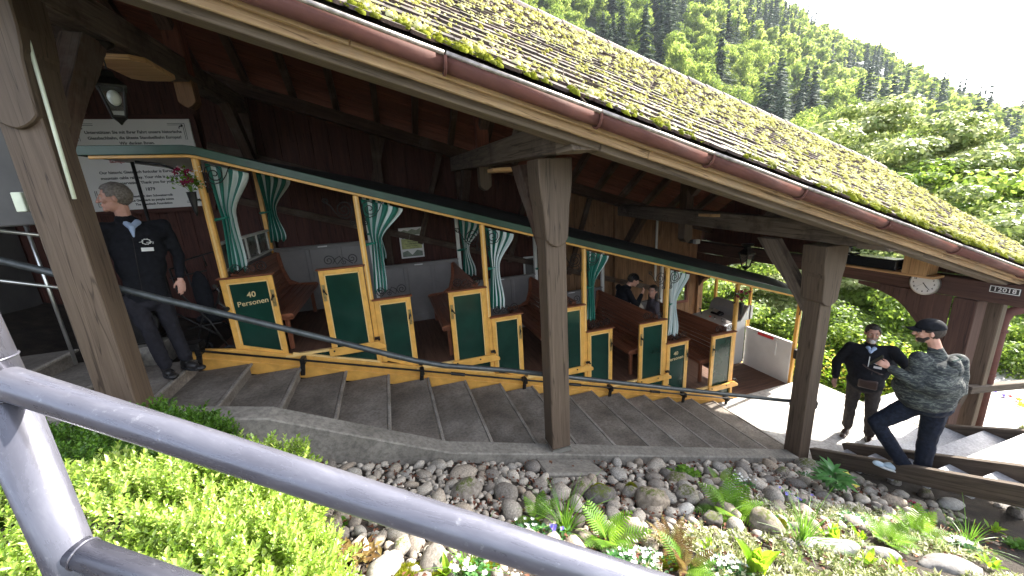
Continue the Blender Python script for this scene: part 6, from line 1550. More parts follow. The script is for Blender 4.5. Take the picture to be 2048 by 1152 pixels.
# ------------------------------------------------------------------ hedges
def sprig_t(seed, n=11, L=.055, ll=.017, lw=.010):
    r = random.Random(seed); V_ = []; F_ = []
    for i in range(n):
        t = (i+.5)/n; a = i*2.4+r.uniform(-.3, .3); el = .25+.9*t; d = Vector((math.cos(a)*math.cos(el), math.sin(a)*math.cos(el), math.sin(el)))
        b = Vector((0, 0, t*L)); s = Vector((-math.sin(a), math.cos(a), 0)); l_ = ll*r.uniform(.8, 1.15); w_ = lw*r.uniform(.8, 1.1)
        k = len(V_); up = s.cross(d)*-.18*l_
        V_ += [tuple(b), tuple(b+d*l_*.5+s*w_/2+up), tuple(b+d*l_), tuple(b+d*l_*.5-s*w_/2+up)]; F_ += [(k, k+1, k+2), (k, k+2, k+3)]
    return V_, F_
sprigs = [sprig_t(s) for s in range(6)]
def hedge(name, c, R, label, mat, n, seed, pw=.7):
    r = random.Random(seed); tr = []
    t = thing(name, label, 'hedge', (c[0], c[1], c[2]-R[2]))
    def sup(v, p): return math.copysign(abs(v)**p, v)
    for i in range(n):
        if i > n*.96: pass
        z = r.uniform(-.55, 1); th = r.uniform(0, 6.283); q = math.sqrt(max(0, 1-z*z))
        d = Vector((sup(q*math.cos(th), pw), sup(q*math.sin(th), pw), sup(z, pw)))
        lump = 1+.09*math.sin(d.x*7+seed)*math.sin(d.y*6+1)+.08*math.sin(d.x*13+d.y*17+seed)+.05*math.sin(d.x*29+d.z*23)*math.sin(d.y*31)
        k = lump*(1-.16*abs(r.gauss(0, .6)))
        p = Vector((c[0]+d.x*R[0]*k, c[1]+d.y*R[1]*k, c[2]+d.z*R[2]*k))
        nn = Vector((d.x/R[0], d.y/R[1], d.z/R[2]+.8)).normalized()
        nn = (nn+Vector((r.gauss(0, .35), r.gauss(0, .35), r.gauss(0, .2)+.25))).normalized()
        a = nn.orthogonal().normalized(); a = Matrix.Rotation(r.uniform(0, 6.28), 3, nn) @ a; b = nn.cross(a)
        tr.append((r.randrange(6), xf(p, r.choice([.7, .9, 1.1, 1.4, 1.8]), axes=np.stack([a, b, nn]))))
    scatter('foliage', sprigs, tr, M_[mat], t)
    cm = MB().ball(c, (R[0]*.80, R[1]*.80, R[2]*.80), 20, 12); obj('dark_core', cm, M_['bark'], t, smooth=True)  # solid dark core, its colour stands in for shade inside the foliage
    return t
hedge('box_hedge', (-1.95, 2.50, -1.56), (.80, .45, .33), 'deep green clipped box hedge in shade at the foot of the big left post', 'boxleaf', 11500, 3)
hedge('box_hedge', (-1.60, 1.74, -1.52), (.98, .50, .38), 'bright yellow-green clipped box hedge in full sun below the foreground railing', 'boxleaf_sun', 15000, 5)
hedge('box_hedge', (-.90, 1.30, -1.66), (.50, .42, .44), 'sunlit yellow-green box bush at the right end of the hedge', 'boxleaf_sun', 8500, 6)
p = at_ground(590, 905); hedge('low_boxwood_seedling', (p[0], p[1], p[2]+.05), (.19, .12, .10), 'small pale green boxwood cushion growing at the curb right of the hedge', 'boxleaf_sun', 700, 9)
# ------------------------------------------------------------------ herb templates
def strip_leaf(L, w_, bend, lean, n=7, tip=1.0, fold=.15):
    vs = []; fs = []
    for i in range(n+1):
        t = i/n; x = L*(lean*t+bend*t*t); z = L*(t*(1-.35*bend*t)); ww = w_*(math.sin(min(1, t*1.1+.12)*math.pi)**.6 if tip else 1-t*.9)*.5
        if i == n: ww = .0008
        vs += [(x, -ww, z+ww*fold), (x, 0, z), (x, ww, z+ww*fold)]
    for i in range(n):
        b = i*3; fs += [(b, b+1, b+4, b+3), (b+1, b+2, b+5, b+4)]
    return vs, fs
def frond(L=.34, n=15, w_=.11, bend=.55):
    vs = []; fs = []
    def P(t): return Vector((L*(.35*t+bend*t*t*.9), 0, L*(t*1.0-.42*bend*t*t)))
    for i in range(n):
        t = .12+.88*i/n; p = P(t); T_ = (P(t+.02)-p).normalized(); wl = w_*math.sin(min(1, .15+t*.92)*math.pi)**.75
        for s in (-1, 1):
            d = (Vector((0, s, 0))*.95+T_*.42).normalized(); hw = L/n*.50; sag = T_.cross(d)*(s*-.10*wl)
            k = len(vs); vs += [tuple(p-T_*hw*.7), tuple(p+T_*hw*.7), tuple(p+d*wl*.55+T_*hw), tuple(p+d*wl+sag), tuple(p+d*wl*.55-T_*hw*.5)]
            fs.append((k, k+1, k+2, k+3, k+4) if s > 0 else (k+4, k+3, k+2, k+1, k))
    k = len(vs)
    for i in range(9):
        p = P(i/8); vs += [tuple(p+Vector((0, -.0018, 0))), tuple(p+Vector((0, .0018, 0)))]
    for i in range(8): fs.append((k+i*2, k+i*2+1, k+i*2+3, k+i*2+2))
    return vs, fs
def mk(name, tf, mat, smooth=False):
    me = bpy.data.meshes.new(name); me.from_pydata(tf[0], [], tf[1]); me.materials.append(M_[mat]); return me
frond_me = mk('frond', frond(), 'fern'); frond_red = mk('frond', frond(.30, 16, .06, .5), 'redleaf')
blade_ms = [mk('leaf_blade', strip_leaf(.26, .010, b, l, 7, 0), 'blade') for b, l in ((.3, .1), (.7, .2), (1.0, .3), (.15, .05))]
tulip_ms = [mk('broad_leaf', strip_leaf(.17, .055, b, l, 7, 1, .5), 'broad') for b, l in ((.3, .15), (.6, .25), (.15, .1))]
hleaf = mk('leaflet', strip_leaf(.15, .045, .7, .5, 6, 1, .2), 'hell')
rv = random.Random(77)
def clump(name, label, cat, px, py, part, meshes, n, tilt=(.1, .9), sc=(.8, 1.2), spread=.03, group=None, dz=0, pos=None, smin=.5):
    p = pos if pos is not None else at_ground(px, py)
    t = thing(name, label, cat, (p[0], p[1], p[2]-.01+dz), group)
    for i in range(n):
        a = 6.283*i/n+rv.uniform(-.3, .3); s = rv.uniform(*sc); ti = rv.uniform(*tilt)
        q = (p[0]+spread*math.cos(a)*rv.random(), p[1]+spread*math.sin(a)*rv.random(), p[2]-.01+dz)
        share(part, rv.choice(meshes), t, q, (0, ti-.3, a), s)
    return t
fg = 'ferns in the garden'
clump('fern', 'big fresh green fern with many upright fronds in the middle of the garden', 'fern', 1462, 1030, 'frond', [frond_me], 15, (.0, .9), (.72, .95), group=fg)
clump('fern', 'yellow-green fern left of the rough boulder beside the grassy clump', 'fern', 1215, 1085, 'frond', [frond_me], 9, (-.1, .6), (.6, .85), group=fg)
clump('fern', 'small fern above the railing left of the grassy clump', 'fern', 1075, 1040, 'frond', [frond_me], 6, (.1, .9), (.45, .6), group=fg)
clump('fern', 'sunlit fern beside the row of white boulders at lower right', 'fern', 1832, 1070, 'frond', [frond_me], 8, (-.1, .6), (.6, .8), group=fg)
clump('fern', 'sunlit fern between pale ground cover left of the upright one', 'fern', 1775, 1085, 'frond', [frond_me], 8, (.1, .8), (.5, .7), group=fg)
clump('fern', 'thin young fern frond beside the cobbles above the big fern', 'fern', 1440, 965, 'frond', [frond_me], 3, (.0, .5), (.5, .6), group=fg)
clump('dry_fern', 'old red-brown fern fronds in front of the rough boulder', 'fern', 1340, 1095, 'frond', [frond_red], 10, (.1, .9), (.5, .75))
clump('dry_fern', 'russet fern tangle just above the railing near the yellow leaves', 'fern', 1370, 1140, 'frond', [frond_red, frond_me], 11, (-.1, .8), (.5, .75))
gg = 'grassy bulb leaf clumps'
clump('grassy_clump', 'dense dark green grassy clump left of the mossy rocks', 'plant', 1130, 1060, 'leaf_blade', blade_ms, 60, (-.2, .9), (.8, 1.25), .05, gg)
clump('grassy_clump', 'tall grassy clump right of the mossy brown boulder', 'plant', 1605, 1085, 'leaf_blade', blade_ms, 55, (-.3, .6), (.9, 1.3), .05, gg)
clump('grassy_clump', 'sunlit grassy clump at the far right of the garden', 'plant', 1935, 1090, 'leaf_blade', blade_ms, 45, (-.2, .9), (.8, 1.1), .05, gg)
clump('grassy_clump', 'thin grassy clump beneath the railing', 'plant', 935, 1145, 'leaf_blade', blade_ms, 30, (-.2, .8), (.7, .9), .04, gg)
tg = 'broad yellow-green tulip leaf clumps'
clump('tulip_leaves', 'glowing yellow-green broad leaves standing in sun above the railing end', 'plant', 1510, 1150, 'broad_leaf', tulip_ms, 20, (-.2, .35), (1.1, 1.5), .05, tg)
clump('tulip_leaves', 'broad yellow-green leaves right of the tall grassy clump', 'plant', 1665, 1085, 'broad_leaf', tulip_ms, 11, (-.2, .6), (.9, 1.15), .04, tg)
clump('tulip_leaves', 'small broad green leaves left of the sunlit fern', 'plant', 1735, 1125, 'broad_leaf', tulip_ms, 7, (-.1, .6), (.6, .8), .03, tg)
clump('tulip_leaves', 'pale green broad leaf poking over the railing at bottom', 'plant', 895, 1150, 'broad_leaf', tulip_ms, 4, (-.1, .4), (.55, .7), .02, tg)
def hellebore(px, py):
    p = at_ground(px, py); t = thing('hellebore', 'hellebore with large glossy green finger leaves and pale yellow flowers near the stringer', 'plant', tuple(p))
    for i in range(9):
        a = 6.283*i/9+rv.uniform(-.2, .2); h = rv.uniform(.10, .24); r = rv.uniform(.03, .12)
        e = (p[0]+r*math.cos(a), p[1]+r*math.sin(a), p[2]+h)
        obj('stem', MB().tube([tuple(p), (p[0]+r*.4*math.cos(a), p[1]+r*.4*math.sin(a), p[2]+h*.6), e], .004, 5), M_['hell'], t)
        for j in range(6): share('leaflet', hleaf, t, e, (0, rv.uniform(.1, .7), a+(j-2.5)*.62), rv.uniform(.85, 1.15))
    tr = []
    pl_ = leaf_t(.045, .035, .2)
    for fx, fy, fz in ((.13, -.05, .22), (.17, -.02, .14), (.20, -.1, .10)):
        obj('flower_stem', MB().tube([tuple(p), (p[0]+fx, p[1]+fy, p[2]+fz)], .003, 5), M_['hell'], t)
        tr = [(0, xf((p[0]+fx, p[1]+fy, p[2]+fz), 1, (rv.uniform(.2, .8), 0, j*1.257))) for j in range(5)]
        scatter('flower', [pl_], tr, M_['petal_y'], t)
hellebore(1660, 985)
def flowers(name, label, px, py, n, mat, spread, size, h=(.05, .10), leaf='hell', nl=90, group=None):
    p = at_ground(px, py); t = thing(name, label, 'flowers', tuple(p), group); tr = []; st_ = MB()
    lf = []
    for i in range(n):
        x = p[0]+rv.gauss(0, spread); y = p[1]+rv.gauss(0, spread*.6); z = ground(x, y)-.02; hh = rv.uniform(*h)
        st_.tube([(x, y, z), (x, y, z+hh)], .0015, 4)
        fa = rv.uniform(-2.6, -.9)
        for j in range(5): tr.append((0, xf((x, y, z+hh), size, (rv.uniform(.1, .5)+.4, rv.uniform(-.2, .2), j*1.257+fa))))
    for i in range(nl):
        x = p[0]+rv.gauss(0, spread*1.15); y = p[1]+rv.gauss(0, spread*.8); z = ground(x, y)-.02+rv.uniform(0, .06)
        lf.append((0, xf((x, y, z), rv.uniform(.7, 1.3), (rv.uniform(-.2, .9), rv.uniform(-.5, .5), rv.uniform(0, 6.3)))))
    scatter('blossoms', [leaf_t(.016, .015, .1)], tr, M_[mat], t); obj('stems', st_, M_[leaf], t)
    scatter('leaves', [leaf_t(.038, .020, .15)], lf, M_[leaf], t)
flowers('pansies', 'violet pansies in dark leaves between the big fern and the hellebore', 1585, 1000, 15, 'petal_v', .085, 1.3)
flowers('pansies', 'white pansies on dark stems behind the big fern', 1480, 970, 24, 'petal_w', .09, 1.0, (.07, .13))
flowers('pansies', 'lilac and violet pansies beside the grassy clump above the railing', 1110, 1072, 5, 'petal_v', .045, 1.5)
flowers('pansies', 'white pansies left of the grassy clump above the railing', 1060, 1062, 10, 'petal_w', .04, 1.0)
flowers('snowdrops', 'tiny white bells above the violet pansies near the boulder', 1612, 955, 10, 'petal_w', .035, .7)
flowers('primroses', 'white primroses under the foreground rail at the bottom', 950, 1148, 12, 'petal_w', .06, 1.5)
flowers('primroses', 'dense white flower cushion left of the glowing tulip leaves', 1290, 1130, 34, 'petal_w', .07, 1.1)
flowers('primroses', 'white sunlit flowers beside the glowing tulip leaves', 1450, 1140, 34, 'petal_w', .08, 1.1)
flowers('primroses', 'pink-red flowers on bent stems at the sleeper stringer', 1820, 1015, 10, 'petal_r', .06, 1.1)
flowers('primroses', 'white flowers below the sunlit grassy clump', 1920, 1095, 14, 'petal_w', .05, 1.8)
flowers('rock_garden_flowers', 'scarlet tulips in the far bed beyond the timber fence', 2015, 812, 7, 'petal_o', .12, 3.0, (.1, .2), 'blade', 120)
flowers('rock_garden_flowers', 'yellow tulips at the right edge of the far bed', 2042, 822, 10, 'petal_y', .12, 3.0, (.1, .2), 'blade', 120)
flowers('rock_garden_flowers', 'violet flowers in the far bed left of the scarlet tulips', 1995, 806, 7, 'petal_v', .10, 2.6, (.1, .2), 'blade', 80)
def herb(name, label, px, py, mat, n, R, ls, lw, h):
    p = at_ground(px, py); t = thing(name, label, 'plant', tuple(p)); tr = []; st_ = MB()
    for i in range(n):
        a = rv.uniform(0, 6.28); r = R*math.sqrt(rv.random()); x = p[0]+r*math.cos(a); y = p[1]+r*math.sin(a)*.7; z = ground(x, y)-.03+h*rv.uniform(.35, 1)*(1-.4*r/R)
        if i % 4 == 0: st_.tube([(p[0], p[1], p[2]-.02), (x, y, z)], .002, 4)
        for j in range(3): tr.append((0, xf((x, y, z), rv.uniform(.8, 1.2), (rv.uniform(-.1, .6), 0, a+j*2.1+rv.uniform(-.3, .3)))))
    scatter('leaves', [leaf_t(ls, lw, .12)], tr, M_[mat], t); obj('stems', st_, M_[mat], t)
herb('columbine', 'fresh green leafy plant climbing from the cobbles against the curb', 922, 915, 'blade', 60, .15, .042, .040, .20)
herb('columbine', 'sparse yellow-green leafy plant among the cobbles right of the middle post', 1370, 950, 'fern', 46, .18, .040, .034, .14)
herb('seedling', 'reddish green maple-leaved seedling below the foreground rail', 715, 1120, 'redleaf', 40, .13, .050, .022, .12)
herb('seedling', 'tiny round-leaved green seedling near the dark oval stone', 680, 1045, 'blade', 12, .04, .03, .028, .05)
herb('geranium', 'mid green cut-leaved plant left of the tall grassy clump', 1545, 1050, 'hell', 70, .15, .036, .026, .10)
herb('geranium', 'green leafy plant right of the hellebore', 1700, 1040, 'hell', 70, .16, .036, .026, .10)
herb('geranium', 'small green leafy tuft in the sun at the lower right corner', 2040, 1095, 'blade', 50, .12, .036, .026, .10)
herb('geranium', 'blue-green leaves left of the white flower cushion', 1240, 1120, 'hell', 50, .10, .03, .022, .08)
for i, (px, py) in enumerate([(1720, 1075), (1870, 1100), (1990, 1060), (1600, 1130), (1800, 1140), (1700, 1140), (1420, 1100), (1290, 1080), (1980, 1130), (1900, 1050)]):
    clump('young_leaf_clump', 'small clump of fresh leaves in the sunlit ground cover', 'plant', px, py, 'leaf_blade' if i % 2 else 'broad_leaf', blade_ms if i % 2 else tulip_ms, 14, (-.1, .9), (.35, .6), .04, 'small leaf clumps in the ground cover')
# ground cover and litter
tr = []; tr2 = []
rg = random.Random(5)
gt = [leaf_t(.022, .016, .2), leaf_t(.030, .018, .3), tuft_t(7, .030, .008, .03, 3)]
for i in range(42000):
    x = rg.uniform(.5, 5.0); y = rg.uniform(.35, 2.55)
    if x > 4.6-.2*(2.5-y): continue
    v = vnoise(x*2.2, y*2.6, 1.0)
    lim = 2.08 if x > 2.6 else 1.35+.35*(x-.5)
    if y > lim+.3*v: continue
    if v < -.16+.2*math.sin(x*19+y*13): continue
    z = ground(x, y)-.03+rg.uniform(0, .05+.06*max(0, v))
    tr.append((rg.choice([0, 0, 1, 2]), xf((x, y, z), rg.choice([.7, .9, 1.2, 1.7]), (rg.uniform(-.6, .9), rg.uniform(-.6, .6), rg.uniform(0, 6.3)))))
tag(scatter('ground_cover', gt, tr, M_['cover'], None, kind='stuff'), 'dense pale flowering ground cover over the sunlit lower garden', 'ground cover')
for i in range(5200):
    x = rg.uniform(-1.4, 5.1); y = rg.uniform(1.2, 3.17); z = ground(x, y)+rg.uniform(-.02, .03)
    if vnoise(x*3, y*3, 4) < -.1: continue
    tr2.append((rg.choice([0, 1]), xf((x, y, z), rg.uniform(.8, 1.6), (rg.uniform(-.5, .5), rg.uniform(-.5, .5), rg.uniform(0, 6.3)))))
tag(scatter('leaf_litter', gt[:2], tr2, M_['litter'], None, kind='stuff'), 'dry brown leaf litter scattered between the cobbles', 'leaf litter')
tr = []
for i in range(26000):
    x = rg.uniform(7.6, 12.5); y = rg.uniform(-.5, 2.9); v = vnoise(x*1.6, y*1.9, 2)
    if v < -.25 or (y > 1.6 and x < 9 and v < .3): continue
    z = ground(x, y)-.03+rg.uniform(0, .16)*max(.2, v)
    tr.append((rg.choice([0, 1, 2]), xf((x, y, z), rg.uniform(1.5, 3.4), (rg.uniform(-.6, .9), rg.uniform(-.6, .6), rg.uniform(0, 6.3)))))
tag(scatter('far_bed_plants', gt, tr, M_['cover'], None, kind='stuff'), 'sunlit low plants in the far bed beyond the sleeper stairs', 'ground cover')
tr = []
mp_ = [tuft_t(30, .016, .006, .02, s) for s in range(4)]
for (px, py, R, n) in ((1200, 985, .10, 900), (1262, 982, .06, 420), (1500, 1032, .09, 500), (1560, 1060, .06, 350), (1340, 1125, .08, 300), (1080, 1050, .10, 300), (960, 1130, .10, 400), (830, 1150, .15, 500), (640, 1120, .12, 300)):
    p = at_ground(px, py)
    for i in range(n):
        a = rg.uniform(0, 6.28); r = R*math.sqrt(rg.random()); x = p[0]+r*math.cos(a); y = p[1]+.6*r*math.sin(a)
        h = .085*(1-(r/R)**2) if n > 350 and px in (1200, 1262) else (.10*(1-(r/R)**2) if px in (1500, 1560) else .0)
        tr.append((rg.randrange(4), xf((x, y, ground(x, y)-.02+h), rg.uniform(.8, 1.3), (rg.uniform(-.3, .3), rg.uniform(-.3, .3), 0))))
tag(scatter('moss_cushions', mp_, tr, M_['mossdark'], None, kind='stuff'), 'yellow-green moss cushions on the garden rocks', 'moss')

# ================================================================== trees
def crown(seed, n, R, blobs, leaf, flat=.8, up=.4, layered=0.0, br=(.24, .42)):
    """leaf faces spread through clustered lobes -> (verts, faces)"""
    r = np.random.RandomState(seed); pts = []
    cs = []
    for b in range(blobs):
        d = r.normal(size=3); d /= np.linalg.norm(d); q = r.uniform(.25, .92)
        cs.append((d*q*np.array([R, R, R*flat]), R*r.uniform(*br)))
    k = n//blobs
    P = []; N_ = []
    for c, rad in cs:
        d = r.normal(size=(k, 3)); d /= np.linalg.norm(d, axis=1)[:, None]
        q = rad*(1-np.abs(r.normal(0, .28, size=(k, 1)))); p = d*q
        p[:, 2] *= (.45 if layered else .8)
        P.append(p+c); N_.append(d)
    P = np.concatenate(P); N_ = np.concatenate(N_)
    Nn = N_+r.normal(0, .55, size=N_.shape); Nn[:, 2] += up; Nn /= np.linalg.norm(Nn, axis=1)[:, None]
    a = np.cross(Nn, r.normal(size=Nn.shape)); a /= np.linalg.norm(a, axis=1)[:, None]; b = np.cross(Nn, a)
    s = (leaf*r.uniform(.6, 1.3, size=(len(P), 1)))
    q0 = P-a*s*.5; q1 = P+b*s*.32+a*s*.05; q2 = P+a*s*.55; q3 = P-b*s*.32+a*s*.05
    V_ = np.stack([q0, q1, q2, q3], 1).reshape(-1, 3); F_ = [(4*i, 4*i+1, 4*i+2, 4*i+3) for i in range(len(P))]
    return V_, F_
def spruce(seed, n, H, R, s=.5):
    r = np.random.RandomState(seed); V_ = []; F_ = []
    lv = 22
    for l in range(lv):
        t = l/lv; z = H*(.10+.90*t); rad = R*(1-t)**.85*(.85+.3*r.rand())+.12
        m_ = max(4, int(n/lv*(1-t*.75)/4))
        for i in range(m_):
            a = 6.283*(i/m_)+r.uniform(-.5, .5); L = rad*r.uniform(.55, 1.2); z = H*(.10+.90*t)+r.uniform(-.6, .6)
            d = np.array([math.cos(a), math.sin(a), 0]); q = np.array([-d[1], d[0], 0])
            for j in range(4):
                u0, u1 = j/4, (j+1)/4; dr0, dr1 = -.38*L*u0**1.2, -.38*L*u1**1.2
                w0, w1 = s*(.55-.35*u0), s*(.5-.42*u1); jz = r.uniform(-.05, .05)*H*.1
                p0 = d*L*u0+np.array([0, 0, z+dr0]); p1 = d*L*u1+np.array([0, 0, z+dr1+jz])
                k = len(V_); V_ += [p0-q*w0-np.array([0, 0, .3*s*r.rand()]), p0+q*w0-np.array([0, 0, .3*s*r.rand()]), p1+q*w1*r.uniform(.5, 1.6)-np.array([0, 0, .25*s]), p1-q*w1*r.uniform(.5, 1.6)-np.array([0, 0, .35*s])]; F_.append((k, k+1, k+2, k+3))
    k = len(V_); V_ += [np.array([-.1, 0, H*.9]), np.array([.1, 0, H*.9]), np.array([0, 0, H*1.03])]; F_ = F_+[(k, k+1, k+2, k+2)] if False else F_
    return np.array(V_[:k]), F_
def np_mesh(name, VF, mat):
    me = bpy.data.meshes.new(name); me.from_pydata([tuple(v) for v in VF[0]], [], VF[1]); me.materials.append(M_[mat]); return me
def trunk_mb(h, r0, branches, seed, R):
    r = random.Random(seed); mb = MB()
    pts = [(0, 0, -.6)]; x = y = 0
    for i in range(1, 6):
        x += r.uniform(-.04, .04)*h; y += r.uniform(-.04, .04)*h; pts.append((x, y, h*i/5))
    mb.tube(pts, [r0*1.2, r0, r0*.85, r0*.7, r0*.5, r0*.3], 8)
    for i in range(branches):
        k = r.randrange(2, 5); a = r.uniform(0, 6.28); p = pts[k]; L = R*r.uniform(.5, .9)
        mb.tube([p, (p[0]+L*.45*math.cos(a), p[1]+L*.45*math.sin(a), p[2]+L*.35), (p[0]+L*math.cos(a), p[1]+L*math.sin(a), p[2]+L*.55)], [r0*.45, r0*.28, r0*.1], 6)
    return mb
def mb_mesh(name, mb, mat):
    o = obj(name, mb, mat, None, smooth=True); me = o.data; bpy.data.objects.remove(o); return me
# middle distance trees: crowns shared, radius 1 unit spaces
TK = {}
TK['beech'] = [(np_mesh('crown', crown(s, 22000, 2.6, 52, .12, .8, .5, 1, (.14, .27)), 'beech'), mb_mesh('trunk', trunk_mb(3.4, .16, 9, s, 2.4), M_['bark']), 3.9) for s in (1, 2, 3)]
TK['maple'] = [(np_mesh('crown', crown(s, 26000, 2.6, 60, .105, .75, .8, 1, (.13, .25)), 'maple'), mb_mesh('trunk', trunk_mb(3.4, .14, 9, s, 2.4), M_['bark']), 3.9) for s in (11, 12)]
TK['shrub'] = [(np_mesh('crown', crown(s, 16000, 1.25, 20, .075, .8, .4), 'beech'), mb_mesh('trunk', trunk_mb(1.1, .05, 7, s, 1.0), M_['bark']), 1.25) for s in (21, 22, 23)]
def tree(kind, az, r, sc, label, rz=None, zoff=0, name=None, k=None, sq=1.0, cat='tree', group=None, z=None):
    x, y = r*math.cos(math.radians(az)), r*math.sin(math.radians(az))
    if z is None: z = (ground(x, y) if (x < 17.5 and y < 15.5) else hill(az, r))-.05+zoff
    cm, tm, h = rv.choice(TK[kind]) if k is None else TK[kind][k]
    t = thing(name or {'shrub': 'leafy_shrub'}.get(kind, 'broadleaf_tree'), label, cat, (x, y, z), group)
    rz = rv.uniform(0, 6.28) if rz is None else rz
    share('trunk', tm, t, (x, y, z), (0, 0, rz), sc); share('crown', cm, t, (x, y, z+h*sc*.92), (0, 0, rz), (sc, sc, sc*sq)); return t
gs = 'shrubs behind the landing'
for az, r, sc, lb in ((47, 15.4, 1.5, 'green shrub seen through the open front of the car'), (41.5, 13.4, 1.2, 'light green shrub just beyond the white cab wall'), (37, 12.6, 1.2, 'green shrub between the cab corner and the last post'),
        (33.5, 12.2, 1.0, 'sunlit shrub right behind the last shed post'), (30.5, 11.8, 1.0, 'yellow-green shrub behind the bearded man on his left'), (27.5, 12.2, 1.1, 'green shrub directly behind the bearded man'),
        (24.5, 13.0, 1.1, 'green shrub between the two men on the landing'), (18.5, 12.5, .75, 'shrub beyond the drain pipe above the far bed'), (14.5, 12.0, .6, 'shrub at the right picture edge above the fence rail'), (21.5, 14.2, 1.0, 'shrub beyond the gable post')):
    tree('shrub', az, r, sc*1.25, lb, cat='shrub', group=gs)
def mustard(az, r, n, label):
    x, y = r*math.cos(math.radians(az)), r*math.sin(math.radians(az)); z = ground(x, y)
    t = thing('yellow_flowering_shrub', label, 'shrub', (x, y, z)); tr = []; tr2 = []
    for i in range(n):
        a = rv.uniform(0, 6.28); q = .65*math.sqrt(rv.random()); p = (x+q*math.cos(a), y+q*math.sin(a), z+rv.uniform(.3, 1.55))
        for j in range(4): (tr if i % 3 == 0 else tr2).append((0, xf((p[0]+rv.gauss(0, .02), p[1]+rv.gauss(0, .02), p[2]+rv.gauss(0, .02)), rv.uniform(.8, 1.3), (rv.uniform(-1, 1), rv.uniform(-1, 1), rv.uniform(0, 6.3)))))
    scatter('blossoms', [leaf_t(.05, .04, .1)], tr, M_['petal_y'], t); scatter('leaves', [leaf_t(.07, .035, .1)], tr2, M_['broad'], t)
mustard(31.2, 10.6, 520, 'shrub with yellow blossom heads left of the bearded man'); mustard(26.2, 11.0, 520, 'shrub with yellow blossom between the two men'); mustard(34.5, 10.8, 420, 'low yellow-green flowering shrub at the edge of the landing')
gm = 'trees beyond the landing'
for az, r, sc, kd, lb in ((52, 15, 1.0, 'beech', 'green tree seen through the far gable opening at left'), (45, 14, 1.05, 'beech', 'leafy tree behind the hanging lantern'), (38.5, 15.5, 1.2, 'maple', 'pale green tree right of the hanging lantern'),
        (33, 17, 1.25, 'beech', 'green tree above the bearded man left side'), (23.5, 15.5, .9, 'beech', 'green tree behind the gable arch'), (17.5, 18, 1.0, 'maple', 'pale green tree beyond the drain pipe'),
        (57, 18, 1.2, 'maple', 'pale tree behind the wall window')):
    tree(kd, az, r, sc, lb, group=gm)
# forked dark trunk between the men
x, y = 18*math.cos(math.radians(27.8)), 18*math.sin(math.radians(27.8)); z0 = -10.0; q_ = 1.43
ft = thing('broadleaf_tree', 'tree with a dark forked trunk visible between the two men', 'tree', (x, y, z0), gm)
obj('trunk', MB().tube([(x, y, z0), (x+.05, y, -7.1), (x, y, -5.7)], [.37, .29, .27], 10).tube([(x, y, -5.8), (x-.2, y+.33, -4.6), (x-.4, y+.85, -3.3), (x-.3, y+1.1, -2.1)], [.22, .19, .14, .05], 8).tube([(x, y, -5.8), (x+.15, y-.35, -4.9), (x+.2, y-.65, -3.9), (x+.1, y-.7, -3.1)], [.22, .19, .16, .07], 8), M_['bark'], ft, smooth=True)
share('crown', TK['beech'][1][0], ft, (x+1.8, y+1.4, -1.6), (0, 0, 1), (1.3, 1.3, 1.0)); share('lower_leaves', TK['beech'][0][0], ft, (x+2.6, y+1.8, -5.4), (0, 0, 2), (1.3, 1.3, 1.1))
# bigger bright trees above the roof line at right
gb = 'bright spring trees above the roof end'
for az, r, sc, kd, lb, z in ((35.0, 27, 1.75, 'maple', 'pale flowering tree rising above the middle of the mossy roof edge', -6.4), (29.0, 25, 2.0, 'maple', 'large pale green tree with layered branches above the roof end', -7.6), (24.0, 24, 2.0, 'maple', 'pale green layered tree right of the large one above the roof', -8.6),
        (20.5, 22, 1.8, 'beech', 'pale tree at the right picture edge above the roof', -9.5), (26.5, 19, 1.5, 'maple', 'pale tree low behind the roof verge', -8.8), (21.0, 17.5, 1.3, 'maple', 'small pale tree touching the roof end at right', -7.6), (31.5, 33, 2.1, 'beech', 'green tree behind the pale flowering trees', -9.0)):
    tree(kd, az, r, sc, lb, group=gb, z=z)
# ------------------------------------------------------------------ hillside forest
FB = [np_mesh('broadleaf_tree', crown(s, 4200, 4.6, 24, .55, 1.1, .5), 'farleaf') for s in (31, 32, 33, 34)]
FS = [np_mesh('spruce_tree', spruce(s, 1500, 22, 4.6, 1.0), 'conifer') for s in (41, 42, 43)]
for me_, vf in zip(FB, range(4)):
    me_.transform(Matrix.Translation((0, 0, 9.0)))
ff_ = []
rh = random.Random(99)
az = 14.0
r = 58.0
while r < 425:
    sp = 6.2 if r < 150 else 6.8
    step = math.degrees(sp/r); az = 14+rh.random()*step
    while az < 74:
        a = az+rh.uniform(-.35, .35)*step; q = r+rh.uniform(-.4, .4)*sp
        x, y = q*math.cos(math.radians(a)), q*math.sin(math.radians(a)); z = hill(a, q)
        px, py, dd = px_of((x, y, z+14))
        pb = px_of((x, y, z))
        if -60 < px < 2110 and dd > 0 and py < 700 and px > 980:
            # hidden behind the roof? compare with the ridge line and verge
            ridge_y = 35+.445*(px-1100) if px < 1790 else 340+.56*(px-1790)
            if py < ridge_y+12: ff_.append((q, a, x, y, z, px, py))
        az += step
    r += sp*1.05
ff_.sort(key=lambda t: t[0])
fgp = 'forest trees on the hillside'
def is_spruce(a, q, px, py):
    v = math.sin(a*.9+q*.03)+math.sin(q*.045+a*.35)+rh.uniform(-.9, .9)
    return v > .75
n_ind = 0; rest = []
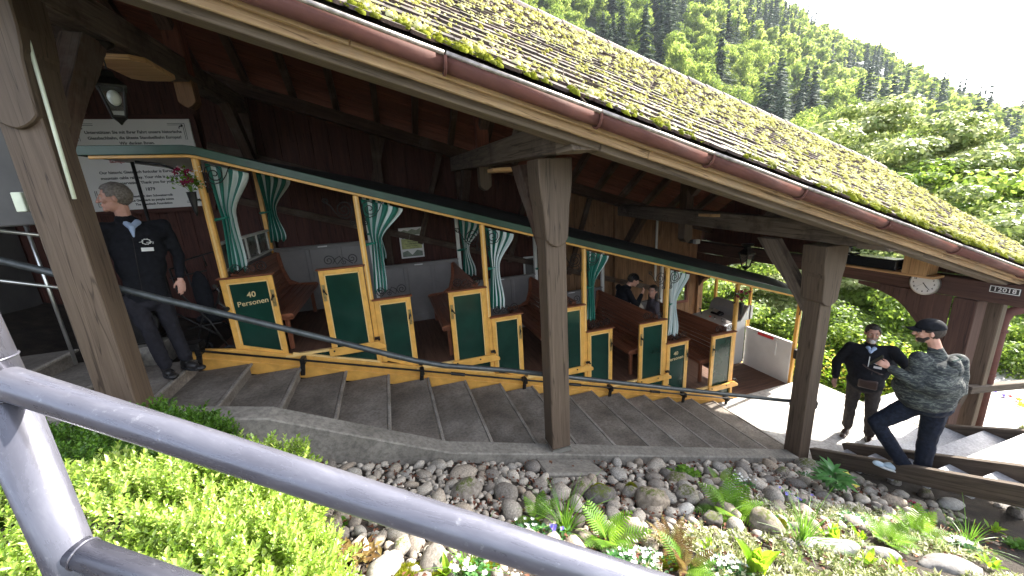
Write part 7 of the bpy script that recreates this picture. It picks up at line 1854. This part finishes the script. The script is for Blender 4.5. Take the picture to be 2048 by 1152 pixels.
def hill_label(kind, px, py):
    hx = 'at the left end of the visible slope' if px < 1250 else ('left of centre on the slope' if px < 1420 else ('in the centre of the slope' if px < 1600 else ('right of centre on the slope' if px < 1800 else 'towards the far right of the slope')))
    hy = 'high up' if py < 90 else ('half-way up' if py < 180 else ('low down' if py < 260 else 'lowest, just above the roof ridge'))
    return kind+' '+hy+', '+hx
for (q, a, x, y, z, px, py) in ff_:
    s_ = is_spruce(a, q, px, py); sc = rh.uniform(.75, 1.2); sw = 1.35 if s_ else 1.0
    if n_ind < 285:
        me_ = rh.choice(FS if s_ else FB)
        o = share('spruce_tree' if s_ else 'broadleaf_tree', me_, None, (x, y, z-.5), (rh.uniform(-.04, .04), rh.uniform(-.04, .04), rh.uniform(0, 6.3)), (sc*sw, sc*sw, sc*rh.uniform(.85, 1.15)))
        tag(o, hill_label('dark spruce' if s_ else 'bright green beech', px, py), 'tree', 'dark spruces on the hillside' if s_ else 'bright beeches on the hillside'); n_ind += 1
    else: rest.append((1 if s_ else 0, xf((x, y, z-.5), (sc, sc, sc*rh.uniform(.9, 1.2)), (0, 0, rh.uniform(0, 6.3)))))
fb_l = crown(51, 300, 4.6, 12, 1.9, 1.15, .5); fb_l = (fb_l[0]+np.array([0, 0, 9.0]), fb_l[1])
fs_l = spruce(52, 320, 20, 3.4, 1.0)
rb = [(0, m_) for k_, m_ in rest if k_ == 0]; rsx = [(0, m_) for k_, m_ in rest if k_ == 1]
if rb: tag(scatter('far_beech_forest', [fb_l], rb, M_['farleaf'], None, kind='stuff'), 'distant bright beech forest high on the hillside', 'forest')
if rsx: tag(scatter('far_spruce_forest', [fs_l], rsx, M_['conifer'], None, kind='stuff'), 'distant dark spruces high on the hillside', 'forest')
print('FOREST', len(ff_), n_ind, len(rest))

# ------------------------------------------------------------------ air between the viewer and the slope
hz = bpy.data.materials.new('thin_haze'); hz.use_nodes = True; hn = hz.node_tree; hn.nodes.clear()
ho = hn.nodes.new('ShaderNodeOutputMaterial'); hv = hn.nodes.new('ShaderNodeVolumePrincipled')
hv.inputs['Color'].default_value = (.80, .88, 1, 1); hv.inputs['Density'].default_value = .00018
hn.links.new(hv.outputs[0], ho.inputs['Volume'])
obj('haze', MB().box((200, 200, 130), (2800, 2800, 330)), hz, kind='stuff')
